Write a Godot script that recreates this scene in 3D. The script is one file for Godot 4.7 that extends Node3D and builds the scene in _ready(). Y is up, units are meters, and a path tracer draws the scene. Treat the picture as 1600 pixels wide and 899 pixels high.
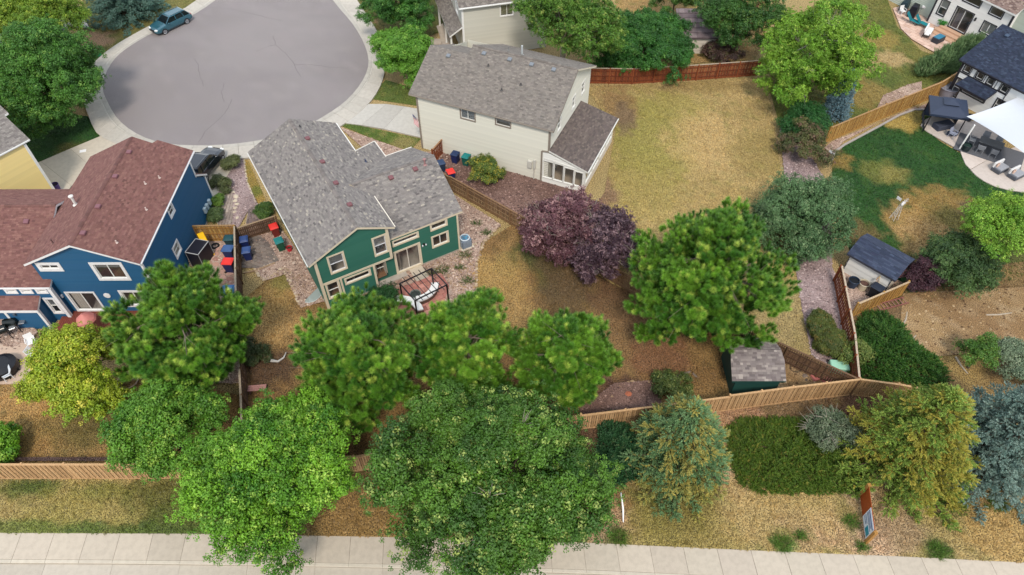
extends Node3D
# A cul-de-sac seen from a drone: houses, yards, fences and trees. Metres, y up.
# Photograph pixels are turned into directions with g(u, v, h): where that direction meets height h.
const FOC := 1090.0
const EYE_H := 40.0
const PITCH := 0.85392

func _ready():
	setup_view()
	make_textures()
	build_ground()
	build_houses()
	build_fences()
	build_trees()
	build_objects()

func setup_view():
	var cam := Camera3D.new()
	cam.name = "camera"
	cam.position = Vector3(0, EYE_H, 0)
	cam.rotation = Vector3(-PITCH, 0, 0)
	cam.fov = 44.82
	cam.near = 0.5
	cam.far = 600.0
	add_child(cam)
	cam.current = true
	var sm := ProceduralSkyMaterial.new()
	sm.sky_top_color = Color(0.84, 0.88, 0.93)
	sm.sky_horizon_color = Color(0.95, 0.96, 0.96)
	sm.sky_curve = 0.2
	sm.ground_bottom_color = Color(0.35, 0.33, 0.3)
	sm.ground_horizon_color = Color(0.8, 0.82, 0.84)
	var sky := Sky.new()
	sky.sky_material = sm
	var env := Environment.new()
	env.background_mode = Environment.BG_SKY
	env.sky = sky
	env.background_energy_multiplier = 0.82
	env.tonemap_mode = Environment.TONE_MAPPER_LINEAR
	env.tonemap_exposure = 1.78
	env.sdfgi_enabled = true
	env.ssao_enabled = true
	env.ssil_enabled = true
	var we := WorldEnvironment.new()
	we.name = "environment"
	we.environment = env
	add_child(we)
	var sun := DirectionalLight3D.new()
	sun.name = "sun"
	sun.light_energy = 0.5
	sun.light_angular_distance = 11.0
	sun.light_color = Color(1.0, 0.96, 0.9)
	sun.shadow_enabled = true
	sun.rotation_degrees = Vector3(-52, 2, 0)
	add_child(sun)

# ---------------------------------------------------------------- helpers
func g(u: float, v: float, h := 0.0) -> Vector3:
	var x := (u - 800.0) / FOC
	var y := -(v - 449.5) / FOC
	var ry := -sin(PITCH) + y * cos(PITCH)
	var rz := -cos(PITCH) - y * sin(PITCH)
	var t := (h - EYE_H) / ry
	return Vector3(x * t, h, rz * t)

func s(r: float, gr: float, b: float, k := 1.0) -> Color:   # 0-255 sRGB to a linear colour
	var c := Color(r / 255.0, gr / 255.0, b / 255.0).srgb_to_linear()
	return Color(c.r * k, c.g * k, c.b * k)

class MB:
	var v := PackedVector3Array()
	var n := PackedVector3Array()
	var c := PackedColorArray()
	var col := Color.WHITE
	func tri(a: Vector3, b: Vector3, d: Vector3) -> void:   # counter-clockwise from outside
		var m := (b - a).cross(d - a).normalized()
		v.append(a); v.append(d); v.append(b)
		n.append(m); n.append(m); n.append(m)
		c.append(col); c.append(col); c.append(col)
	func tri_n(a: Vector3, b: Vector3, d: Vector3, na: Vector3, nb: Vector3, nd: Vector3) -> void:
		v.append(a); v.append(d); v.append(b)
		n.append(na); n.append(nd); n.append(nb)
		c.append(col); c.append(col); c.append(col)
	func quad(a: Vector3, b: Vector3, d: Vector3, e: Vector3) -> void:
		tri(a, b, d)
		tri(a, d, e)
	func quad_c(a: Vector3, b: Vector3, d: Vector3, e: Vector3, cc: Array) -> void:
		var k := c.size()
		tri(a, b, d)
		tri(a, d, e)
		c[k] = cc[0]; c[k + 1] = cc[2]; c[k + 2] = cc[1]
		c[k + 3] = cc[0]; c[k + 4] = cc[3]; c[k + 5] = cc[2]
	func box(t: Transform3D, size: Vector3, bev := 0.0) -> void:
		var h := size * 0.5
		if bev <= 0.0:
			var p := []
			for i in 8:
				p.append(t * Vector3(h.x if i & 1 else -h.x, h.y if i & 2 else -h.y, h.z if i & 4 else -h.z))
			quad(p[4], p[5], p[7], p[6])
			quad(p[1], p[0], p[2], p[3])
			quad(p[5], p[1], p[3], p[7])
			quad(p[0], p[4], p[6], p[2])
			quad(p[6], p[7], p[3], p[2])
			quad(p[0], p[1], p[5], p[4])
			return
		# chamfered upper and vertical edges: an octagonal prism with a smaller top
		var rings := []
		for q in [[-h.y, 0.0], [h.y - bev, 0.0], [h.y, bev]]:
			var r := []
			var a: float = h.x - q[1]
			var b: float = h.z - q[1]
			for e in [[a - bev, b], [a, b - bev], [a, -b + bev], [a - bev, -b], [-a + bev, -b], [-a, -b + bev], [-a, b - bev], [-a + bev, b]]:
				r.append(t * Vector3(e[0], q[0], e[1]))
			rings.append(r)
		for k in 2:
			for i in 8:
				var j := (i + 1) % 8
				quad(rings[k][i], rings[k][j], rings[k + 1][j], rings[k + 1][i])
		for i in range(1, 7):
			tri(rings[2][0], rings[2][i], rings[2][i + 1])
			tri(rings[0][0], rings[0][i + 1], rings[0][i])
	func bx(center: Vector3, size: Vector3, yaw := 0.0, bev := 0.0) -> void:
		box(Transform3D(Basis(Vector3.UP, yaw), center), size, bev)
	func bar(a: Vector3, b: Vector3, w: float, hh: float, bev := 0.0) -> void:   # a beam of width w and height hh from a to b
		var z := (b - a)
		var ln := z.length()
		z = z / ln
		var up := Vector3.UP if absf(z.y) < 0.95 else Vector3.RIGHT
		var x := up.cross(z).normalized()
		var y := z.cross(x)
		box(Transform3D(Basis(x, y, z), (a + b) * 0.5), Vector3(w, hh, ln), bev)
	func tube(pts: Array, rad: Array, sides := 7) -> void:
		var rings := []
		var nrm := []
		for i in pts.size():
			var d: Vector3 = (pts[mini(i + 1, pts.size() - 1)] - pts[maxi(i - 1, 0)]).normalized()
			var x := d.cross(Vector3.UP if absf(d.y) < 0.9 else Vector3.RIGHT).normalized()
			var y := x.cross(d)
			var r := []
			var m := []
			for k in sides:
				var a := TAU * k / sides
				var o := x * cos(a) + y * sin(a)
				r.append(pts[i] + o * rad[i])
				m.append(o)
			rings.append(r)
			nrm.append(m)
		for i in pts.size() - 1:
			for k in sides:
				var j := (k + 1) % sides
				tri_n(rings[i][k], rings[i + 1][j], rings[i][j], nrm[i][k], nrm[i + 1][j], nrm[i][j])
				tri_n(rings[i][k], rings[i + 1][k], rings[i + 1][j], nrm[i][k], nrm[i + 1][k], nrm[i + 1][j])
		for k in range(1, sides - 1):
			tri(rings[-1][0], rings[-1][k + 1], rings[-1][k])
			tri(rings[0][0], rings[0][k], rings[0][k + 1])
	func lathe(t: Transform3D, prof: Array, sides := 14) -> void:   # profile of Vector2(radius, height), bottom to top
		for i in prof.size() - 1:
			var e: Vector2 = prof[i + 1] - prof[i]
			var nn := Vector2(e.y, -e.x).normalized()
			for k in sides:
				var a := TAU * k / sides
				var b := TAU * (k + 1) / sides
				var ca := Vector3(cos(a), 0, -sin(a))
				var cb := Vector3(cos(b), 0, -sin(b))
				var p0: Vector3 = t * (ca * prof[i].x + Vector3.UP * prof[i].y)
				var p1: Vector3 = t * (cb * prof[i].x + Vector3.UP * prof[i].y)
				var p2: Vector3 = t * (cb * prof[i + 1].x + Vector3.UP * prof[i + 1].y)
				var p3: Vector3 = t * (ca * prof[i + 1].x + Vector3.UP * prof[i + 1].y)
				var na := (t.basis * (ca * nn.x + Vector3.UP * nn.y)).normalized()
				var nb := (t.basis * (cb * nn.x + Vector3.UP * nn.y)).normalized()
				tri_n(p0, p1, p2, na, nb, nb)
				tri_n(p0, p2, p3, na, nb, na)
	func poly_cap(pts: PackedVector3Array, up := true) -> void:   # a flat outline, filled (seen from above)
		var f := PackedVector2Array()
		for p in pts:
			f.append(Vector2(p.x, p.z))
		var ix := Geometry2D.triangulate_polygon(f)
		for k in range(0, ix.size(), 3):
			var a := pts[ix[k]]
			var b := pts[ix[k + 1]]
			var d := pts[ix[k + 2]]
			var m := (b - a).cross(d - a)
			if (m.y > 0) == up:
				tri(a, b, d)
			else:
				tri(a, d, b)
	func prism(pts: PackedVector3Array, th: float, bev := 0.0) -> void:   # a slab below an outline
		var top := pts
		if bev > 0.0:
			var f := PackedVector2Array()
			for p in pts:
				f.append(Vector2(p.x, p.z))
			var ins := Geometry2D.offset_polygon(f, -bev)
			if ins.size() == 1 and ins[0].size() == pts.size():
				var best := 0
				for i in f.size():
					if ins[0][i].distance_to(f[0]) < ins[0][best].distance_to(f[0]):
						best = i
				var tt := PackedVector3Array()
				for i in f.size():
					var q: Vector2 = ins[0][(best + i) % f.size()]
					tt.append(Vector3(q.x, pts[i].y, q.y))
				if tt[1].distance_to(pts[1]) < bev * 4.0:
					top = tt
		poly_cap(top, true)
		var cen := Vector3.ZERO
		for p in pts:
			cen += p / pts.size()
		var cw := 0.0
		for i in pts.size():
			var a := pts[i]
			var b := pts[(i + 1) % pts.size()]
			cw += a.x * b.z - b.x * a.z
		var bv := Vector3.DOWN * (bev if top != pts else 0.0)
		for i in pts.size():
			var j := (i + 1) % pts.size()
			var lo_a := pts[i] + Vector3.DOWN * th
			var lo_b := pts[j] + Vector3.DOWN * th
			if cw < 0:
				quad(lo_a, lo_b, pts[j] + bv, pts[i] + bv)
				if top != pts:
					quad(pts[i] + bv, pts[j] + bv, top[j], top[i])
			else:
				quad(lo_b, lo_a, pts[i] + bv, pts[j] + bv)
				if top != pts:
					quad(pts[j] + bv, pts[i] + bv, top[i], top[j])
	func mesh() -> ArrayMesh:
		var m := ArrayMesh.new()
		if v.is_empty():
			return m
		var arr := []
		arr.resize(Mesh.ARRAY_MAX)
		arr[Mesh.ARRAY_VERTEX] = v
		arr[Mesh.ARRAY_NORMAL] = n
		arr[Mesh.ARRAY_COLOR] = c
		m.add_surface_from_arrays(Mesh.PRIMITIVE_TRIANGLES, arr)
		return m

func part(parent: Node, called: String, mb: MB, m: Material, kind := "") -> MeshInstance3D:
	return part_mesh(parent, called, mb.mesh(), m, kind)

func part_mesh(parent: Node, called: String, mesh: Mesh, m: Material, kind := "") -> MeshInstance3D:
	var o := MeshInstance3D.new()
	o.name = called
	o.mesh = mesh
	o.material_override = m
	if kind:
		o.set_meta("kind", kind)
	parent.add_child(o, true)
	return o

var used := {}
func numbered(called: String) -> String:
	used[called] = used.get(called, -1) + 1
	return called if used[called] == 0 else "%s_%03d" % [called, used[called]]

func thing(called: String, label: String, category: String, at := Vector3.ZERO, turn := 0.0, group := "") -> Node3D:
	var o := Node3D.new()
	o.name = numbered(called)
	add_child(o)
	o.position = at
	o.rotation.y = turn
	o.set_meta("label", label)
	o.set_meta("category", category)
	if group:
		o.set_meta("group", group)
	return o

func structure(called: String) -> Node3D:
	var o := Node3D.new()
	o.name = numbered(called)
	add_child(o)
	o.set_meta("kind", "structure")
	return o

func copy_of(src: Node3D, at: Vector3, turn: float, label := "") -> Node3D:
	var o: Node3D = src.duplicate()
	o.name = numbered(String(src.name).rstrip("_0123456789"))
	add_child(o)
	o.position = at
	o.rotation.y = turn
	if label:
		o.set_meta("label", label)
	return o

# ---------------------------------------------------------------- materials
var tex := {}
var mats := {}

func noise_image(size: int, freq: float, oct: int, lo: float, hi: float, sd: int, type := FastNoiseLite.TYPE_SIMPLEX_SMOOTH) -> Image:
	var f := FastNoiseLite.new()
	f.seed = sd
	f.noise_type = type
	f.frequency = freq
	f.fractal_octaves = oct
	f.fractal_gain = 0.6
	var im := f.get_seamless_image(size, size)
	im.convert(Image.FORMAT_L8)
	var d := im.get_data()
	for i in d.size():
		d[i] = clampi(int(255.0 * lerpf(lo, hi, d[i] / 255.0)), 0, 255)
	return Image.create_from_data(size, size, false, Image.FORMAT_L8, d)

func make_textures():
	tex.grain = ImageTexture.create_from_image(noise_image(512, 0.09, 4, 0.62, 1.16, 3))
	tex.soft = ImageTexture.create_from_image(noise_image(512, 0.012, 5, 0.94, 1.03, 5))
	tex.turf = ImageTexture.create_from_image(noise_image(1024, 0.06, 5, 0.0, 1.66, 11))
	tex.bump = ImageTexture.create_from_image(noise_image(512, 0.07, 4, 0.0, 1.0, 17))
	# wood grain: long fibres along the texture's v axis
	var im := noise_image(512, 0.05, 4, 0.55, 1.2, 23)
	var w := Image.create(512, 512, false, Image.FORMAT_L8)
	var src := im.get_data()
	var out := PackedByteArray()
	out.resize(512 * 512)
	for y in 512:
		for x in 512:
			out[y * 512 + x] = src[((y / 14) % 512) * 512 + x] 
	w = Image.create_from_data(512, 512, false, Image.FORMAT_L8, out)
	tex.wood = ImageTexture.create_from_image(w)

# a plain surface: vertex colours times a fine grain
func mat(key: String, rough := 0.9, t := "grain", scale := 1.0, bump := 0.0, metal := 0.0) -> StandardMaterial3D:
	if mats.has(key):
		return mats[key]
	var m := StandardMaterial3D.new()
	m.resource_name = key
	m.vertex_color_use_as_albedo = true
	m.roughness = rough
	m.metallic = metal
	if t:
		m.albedo_texture = tex[t]
		m.uv1_triplanar = true
		m.uv1_world_triplanar = true
		m.uv1_scale = Vector3.ONE * scale
	if bump > 0.0:
		m.heightmap_enabled = true
		m.heightmap_texture = tex.bump
		m.heightmap_scale = bump
	mats[key] = m
	return m

func mat_paint(key: String, rough := 0.35, metal := 0.0, coat := 0.0) -> StandardMaterial3D:
	if mats.has(key):
		return mats[key]
	var m := StandardMaterial3D.new()
	m.resource_name = key
	m.vertex_color_use_as_albedo = true
	m.roughness = rough
	m.metallic = metal
	if coat > 0.0:
		m.clearcoat_enabled = true
		m.clearcoat = coat
		m.clearcoat_roughness = 0.08
	mats[key] = m
	return m

func mat_leaf(key: String, back: Color) -> StandardMaterial3D:
	if mats.has(key):
		return mats[key]
	var m := StandardMaterial3D.new()
	m.resource_name = key
	m.vertex_color_use_as_albedo = true
	m.roughness = 0.55
	m.cull_mode = BaseMaterial3D.CULL_DISABLED
	m.backlight_enabled = true
	m.backlight = back
	mats[key] = m
	return m

func mat_glass() -> StandardMaterial3D:
	if mats.has("glass"):
		return mats.glass
	var m := StandardMaterial3D.new()
	m.resource_name = "glass"
	m.albedo_color = Color(0.32, 0.34, 0.35, 0.2)
	m.transparency = BaseMaterial3D.TRANSPARENCY_ALPHA
	m.roughness = 0.03
	m.metallic_specular = 0.6
	mats.glass = m
	return m

func rng(sd: int) -> RandomNumberGenerator:
	var r := RandomNumberGenerator.new()
	r.seed = sd
	return r

func lerpc(a: Color, b: Color, t: float) -> Color:
	return a.lerp(b, clampf(t, 0.0, 1.0))

func jit(r: RandomNumberGenerator, c: Color, k: float) -> Color:
	var f := 1.0 + r.randf_range(-k, k)
	return Color(c.r * f, c.g * f, c.b * f)

# ---------------------------------------------------------------- the ground
var patch_noise: FastNoiseLite
var fine_noise: FastNoiseLite

func px(list: Array, h := 0.0) -> PackedVector2Array:
	var o := PackedVector2Array()
	for i in range(0, list.size(), 2):
		var p := g(list[i], list[i + 1], h)
		o.append(Vector2(p.x, p.z))
	return o

func turf_color(x: float, z: float, cols: Array, blobs: Array) -> Color:
	var a := patch_noise.get_noise_2d(x, z) * 0.5 + 0.5
	var b := fine_noise.get_noise_2d(x * 1.3 + 70.0, z) * 0.5 + 0.5
	var c := lerpc(cols[0], cols[1], smoothstep(0.3, 0.7, a))
	c = lerpc(c, cols[2], smoothstep(0.52, 0.8, b) * 0.75)
	for q in blobs:
		var d: float = Vector2(x - q[0], (z - q[1]) * q[5]).length() / q[2]
		if d < 1.6:
			var e: float = d + (b - 0.5) * 0.9 + (a - 0.5) * 0.5
			c = lerpc(c, q[3], q[4] * (1.0 - smoothstep(0.55, 1.05, e)))
	return Color(c.r * 1.15, c.g * 1.15, c.b * 1.16)

# a sheet of turf, soil or gravel: a grid cut to an outline, its colours from patches of growth and painted tree shade
func sheet(parent: Node, called: String, poly: PackedVector2Array, y: float, cols: Array, blobs: Array, m: Material, cell := 0.5) -> MeshInstance3D:
	var mb := MB.new()
	var bl := []
	for q in blobs:
		var p := g(q[0], q[1])
		bl.append([p.x, p.z, q[2], q[3], q[4] if q.size() > 4 else 0.8, q[5] if q.size() > 5 else 1.0])
	var lo := poly[0]
	var hi := poly[0]
	for p in poly:
		lo = lo.min(p)
		hi = hi.max(p)
	var cache := {}
	var nx := int((hi.x - lo.x) / cell) + 1
	var nz := int((hi.y - lo.y) / cell) + 1
	for i in nx:
		for k in nz:
			var c0 := lo + Vector2(i, k) * cell
			var sq := PackedVector2Array([c0, c0 + Vector2(cell, 0), c0 + Vector2(cell, cell), c0 + Vector2(0, cell)])
			var inside := 0
			for p in sq:
				if Geometry2D.is_point_in_polygon(p, poly):
					inside += 1
			var outs := []
			if inside == 4:
				outs = [sq]
			else:
				outs = Geometry2D.intersect_polygons(sq, poly)
			for o in outs:
				var cc := []
				for p in o:
					var key := Vector2i(roundi(p.x * 100.0), roundi(p.y * 100.0))
					if not cache.has(key):
						cache[key] = turf_color(p.x, p.y, cols, bl)
					cc.append(cache[key])
				if o.size() == 4 and inside == 4:
					mb.quad_c(Vector3(o[0].x, y, o[0].y), Vector3(o[3].x, y, o[3].y), Vector3(o[2].x, y, o[2].y), Vector3(o[1].x, y, o[1].y), [cc[0], cc[3], cc[2], cc[1]])
				else:
					var ix := Geometry2D.triangulate_polygon(o)
					for t in range(0, ix.size(), 3):
						var a := Vector3(o[ix[t]].x, y, o[ix[t]].y)
						var b := Vector3(o[ix[t + 1]].x, y, o[ix[t + 1]].y)
						var d := Vector3(o[ix[t + 2]].x, y, o[ix[t + 2]].y)
						var at := mb.c.size()
						if (b - a).cross(d - a).y > 0:
							mb.tri(a, b, d)
							mb.c[at] = cc[ix[t]]; mb.c[at + 1] = cc[ix[t + 2]]; mb.c[at + 2] = cc[ix[t + 1]]
						else:
							mb.tri(a, d, b)
							mb.c[at] = cc[ix[t]]; mb.c[at + 1] = cc[ix[t + 1]]; mb.c[at + 2] = cc[ix[t + 2]]
	return part(parent, called, mb, m)

func multi(parent: Node, called: String, mesh: Mesh, m: Material, xf: Array, cols: PackedColorArray, kind := "") -> MultiMeshInstance3D:
	var mm := MultiMesh.new()
	mm.transform_format = MultiMesh.TRANSFORM_3D
	mm.use_colors = true
	mm.mesh = mesh
	mm.instance_count = xf.size()
	var buf := PackedFloat32Array()
	buf.resize(xf.size() * 16)
	for i in xf.size():
		var t: Transform3D = xf[i]
		var k := i * 16
		buf[k] = t.basis.x.x; buf[k + 1] = t.basis.y.x; buf[k + 2] = t.basis.z.x; buf[k + 3] = t.origin.x
		buf[k + 4] = t.basis.x.y; buf[k + 5] = t.basis.y.y; buf[k + 6] = t.basis.z.y; buf[k + 7] = t.origin.y
		buf[k + 8] = t.basis.x.z; buf[k + 9] = t.basis.y.z; buf[k + 10] = t.basis.z.z; buf[k + 11] = t.origin.z
		var c := cols[i]
		buf[k + 12] = c.r; buf[k + 13] = c.g; buf[k + 14] = c.b; buf[k + 15] = 1.0
	mm.buffer = buf
	var o := MultiMeshInstance3D.new()
	o.name = called
	o.multimesh = mm
	o.material_override = m
	if kind:
		o.set_meta("kind", kind)
	parent.add_child(o, true)
	return o

var grass_meshes := []
func make_grass_mesh(sd: int, blades: int, hgt: float, spread: float, w: float) -> ArrayMesh:
	var mb := MB.new()
	var r := rng(sd)
	for i in blades:
		var a := r.randf() * TAU
		var base := Vector3(r.randf_range(-spread, spread), 0, r.randf_range(-spread, spread)) * 0.6
		var lean := Vector3(cos(a), 0, sin(a)) * hgt * r.randf_range(0.3, 1.2)
		var side := Vector3(-sin(a), 0, cos(a)) * w * 0.5
		var tip := base + lean + Vector3.UP * hgt * r.randf_range(0.5, 1.1)
		var k := r.randf_range(0.75, 1.2)
		mb.col = Color(k, k, k)
		mb.tri(base - side, base + side, tip)
	return mb.mesh()

# blades over an outline; each tuft takes the colour of the turf below it
func blades(parent: Node, called: String, poly: PackedVector2Array, y: float, per_m2: float, cols: Array, blobs: Array, size: float, sd: int, bare := []) -> void:
	var bl := []
	for q in blobs:
		var p := g(q[0], q[1])
		bl.append([p.x, p.z, q[2], q[3], q[4] if q.size() > 4 else 0.8, q[5] if q.size() > 5 else 1.0])
	var r := rng(sd)
	var lo := poly[0]
	var hi := poly[0]
	for p in poly:
		lo = lo.min(p)
		hi = hi.max(p)
	var n := int((hi.x - lo.x) * (hi.y - lo.y) * per_m2)
	var xf := []
	var cc := PackedColorArray()
	for i in n:
		var p := Vector2(r.randf_range(lo.x, hi.x), r.randf_range(lo.y, hi.y))
		if not Geometry2D.is_point_in_polygon(p, poly):
			continue
		var sc := size * r.randf_range(0.6, 1.5)
		xf.append(Transform3D(Basis(Vector3.UP, r.randf() * TAU).scaled(Vector3(sc, sc * r.randf_range(0.6, 1.3), sc)), Vector3(p.x, y, p.y)))
		cc.append(jit(r, turf_color(p.x, p.y, cols, bl), 0.42))
	multi(parent, called, grass_meshes[sd % grass_meshes.size()], mat_leaf("grass_blade", s(120, 120, 40, 0.5)), xf, cc, "stuff")

var stone_meshes := []
func make_stone_mesh(sd: int) -> ArrayMesh:
	var mb := MB.new()
	var r := rng(sd)
	var rings := []
	for k in 3:
		var rr: float = [1.0, 0.85, 0.35][k]
		var row := []
		for i in 6:
			var a := TAU * i / 6 + k * 0.4
			row.append(Vector3(cos(a) * rr * r.randf_range(0.75, 1.15), [0.0, 0.4, 0.7][k] * r.randf_range(0.8, 1.2), sin(a) * rr * r.randf_range(0.75, 1.15)))
		rings.append(row)
	for k in 2:
		for i in 6:
			var j := (i + 1) % 6
			mb.quad(rings[k][j], rings[k][i], rings[k + 1][i], rings[k + 1][j])
	for i in range(1, 5):
		mb.tri(rings[2][0], rings[2][i + 1], rings[2][i])
	return mb.mesh()

# loose stones over an outline
func gravel(parent: Node, called: String, poly: PackedVector2Array, y: float, per_m2: float, cols: Array, size: float, sd: int) -> void:
	var r := rng(sd)
	var lo := poly[0]
	var hi := poly[0]
	for p in poly:
		lo = lo.min(p)
		hi = hi.max(p)
	var xf := []
	var cc := PackedColorArray()
	for i in int((hi.x - lo.x) * (hi.y - lo.y) * per_m2):
		var p := Vector2(r.randf_range(lo.x, hi.x), r.randf_range(lo.y, hi.y))
		if not Geometry2D.is_point_in_polygon(p, poly):
			continue
		var sc := size * r.randf_range(0.5, 1.5)
		xf.append(Transform3D(Basis(Vector3.UP, r.randf() * TAU).scaled(Vector3(sc, sc * r.randf_range(0.5, 1.0), sc * r.randf_range(0.6, 1.0))), Vector3(p.x, y - 0.01, p.y)))
		cc.append(jit(r, cols[r.randi() % cols.size()], 0.25))
	multi(parent, called, stone_meshes[sd % 3], mat("stone", 0.9, "grain", 3.0), xf, cc, "stuff")

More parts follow.
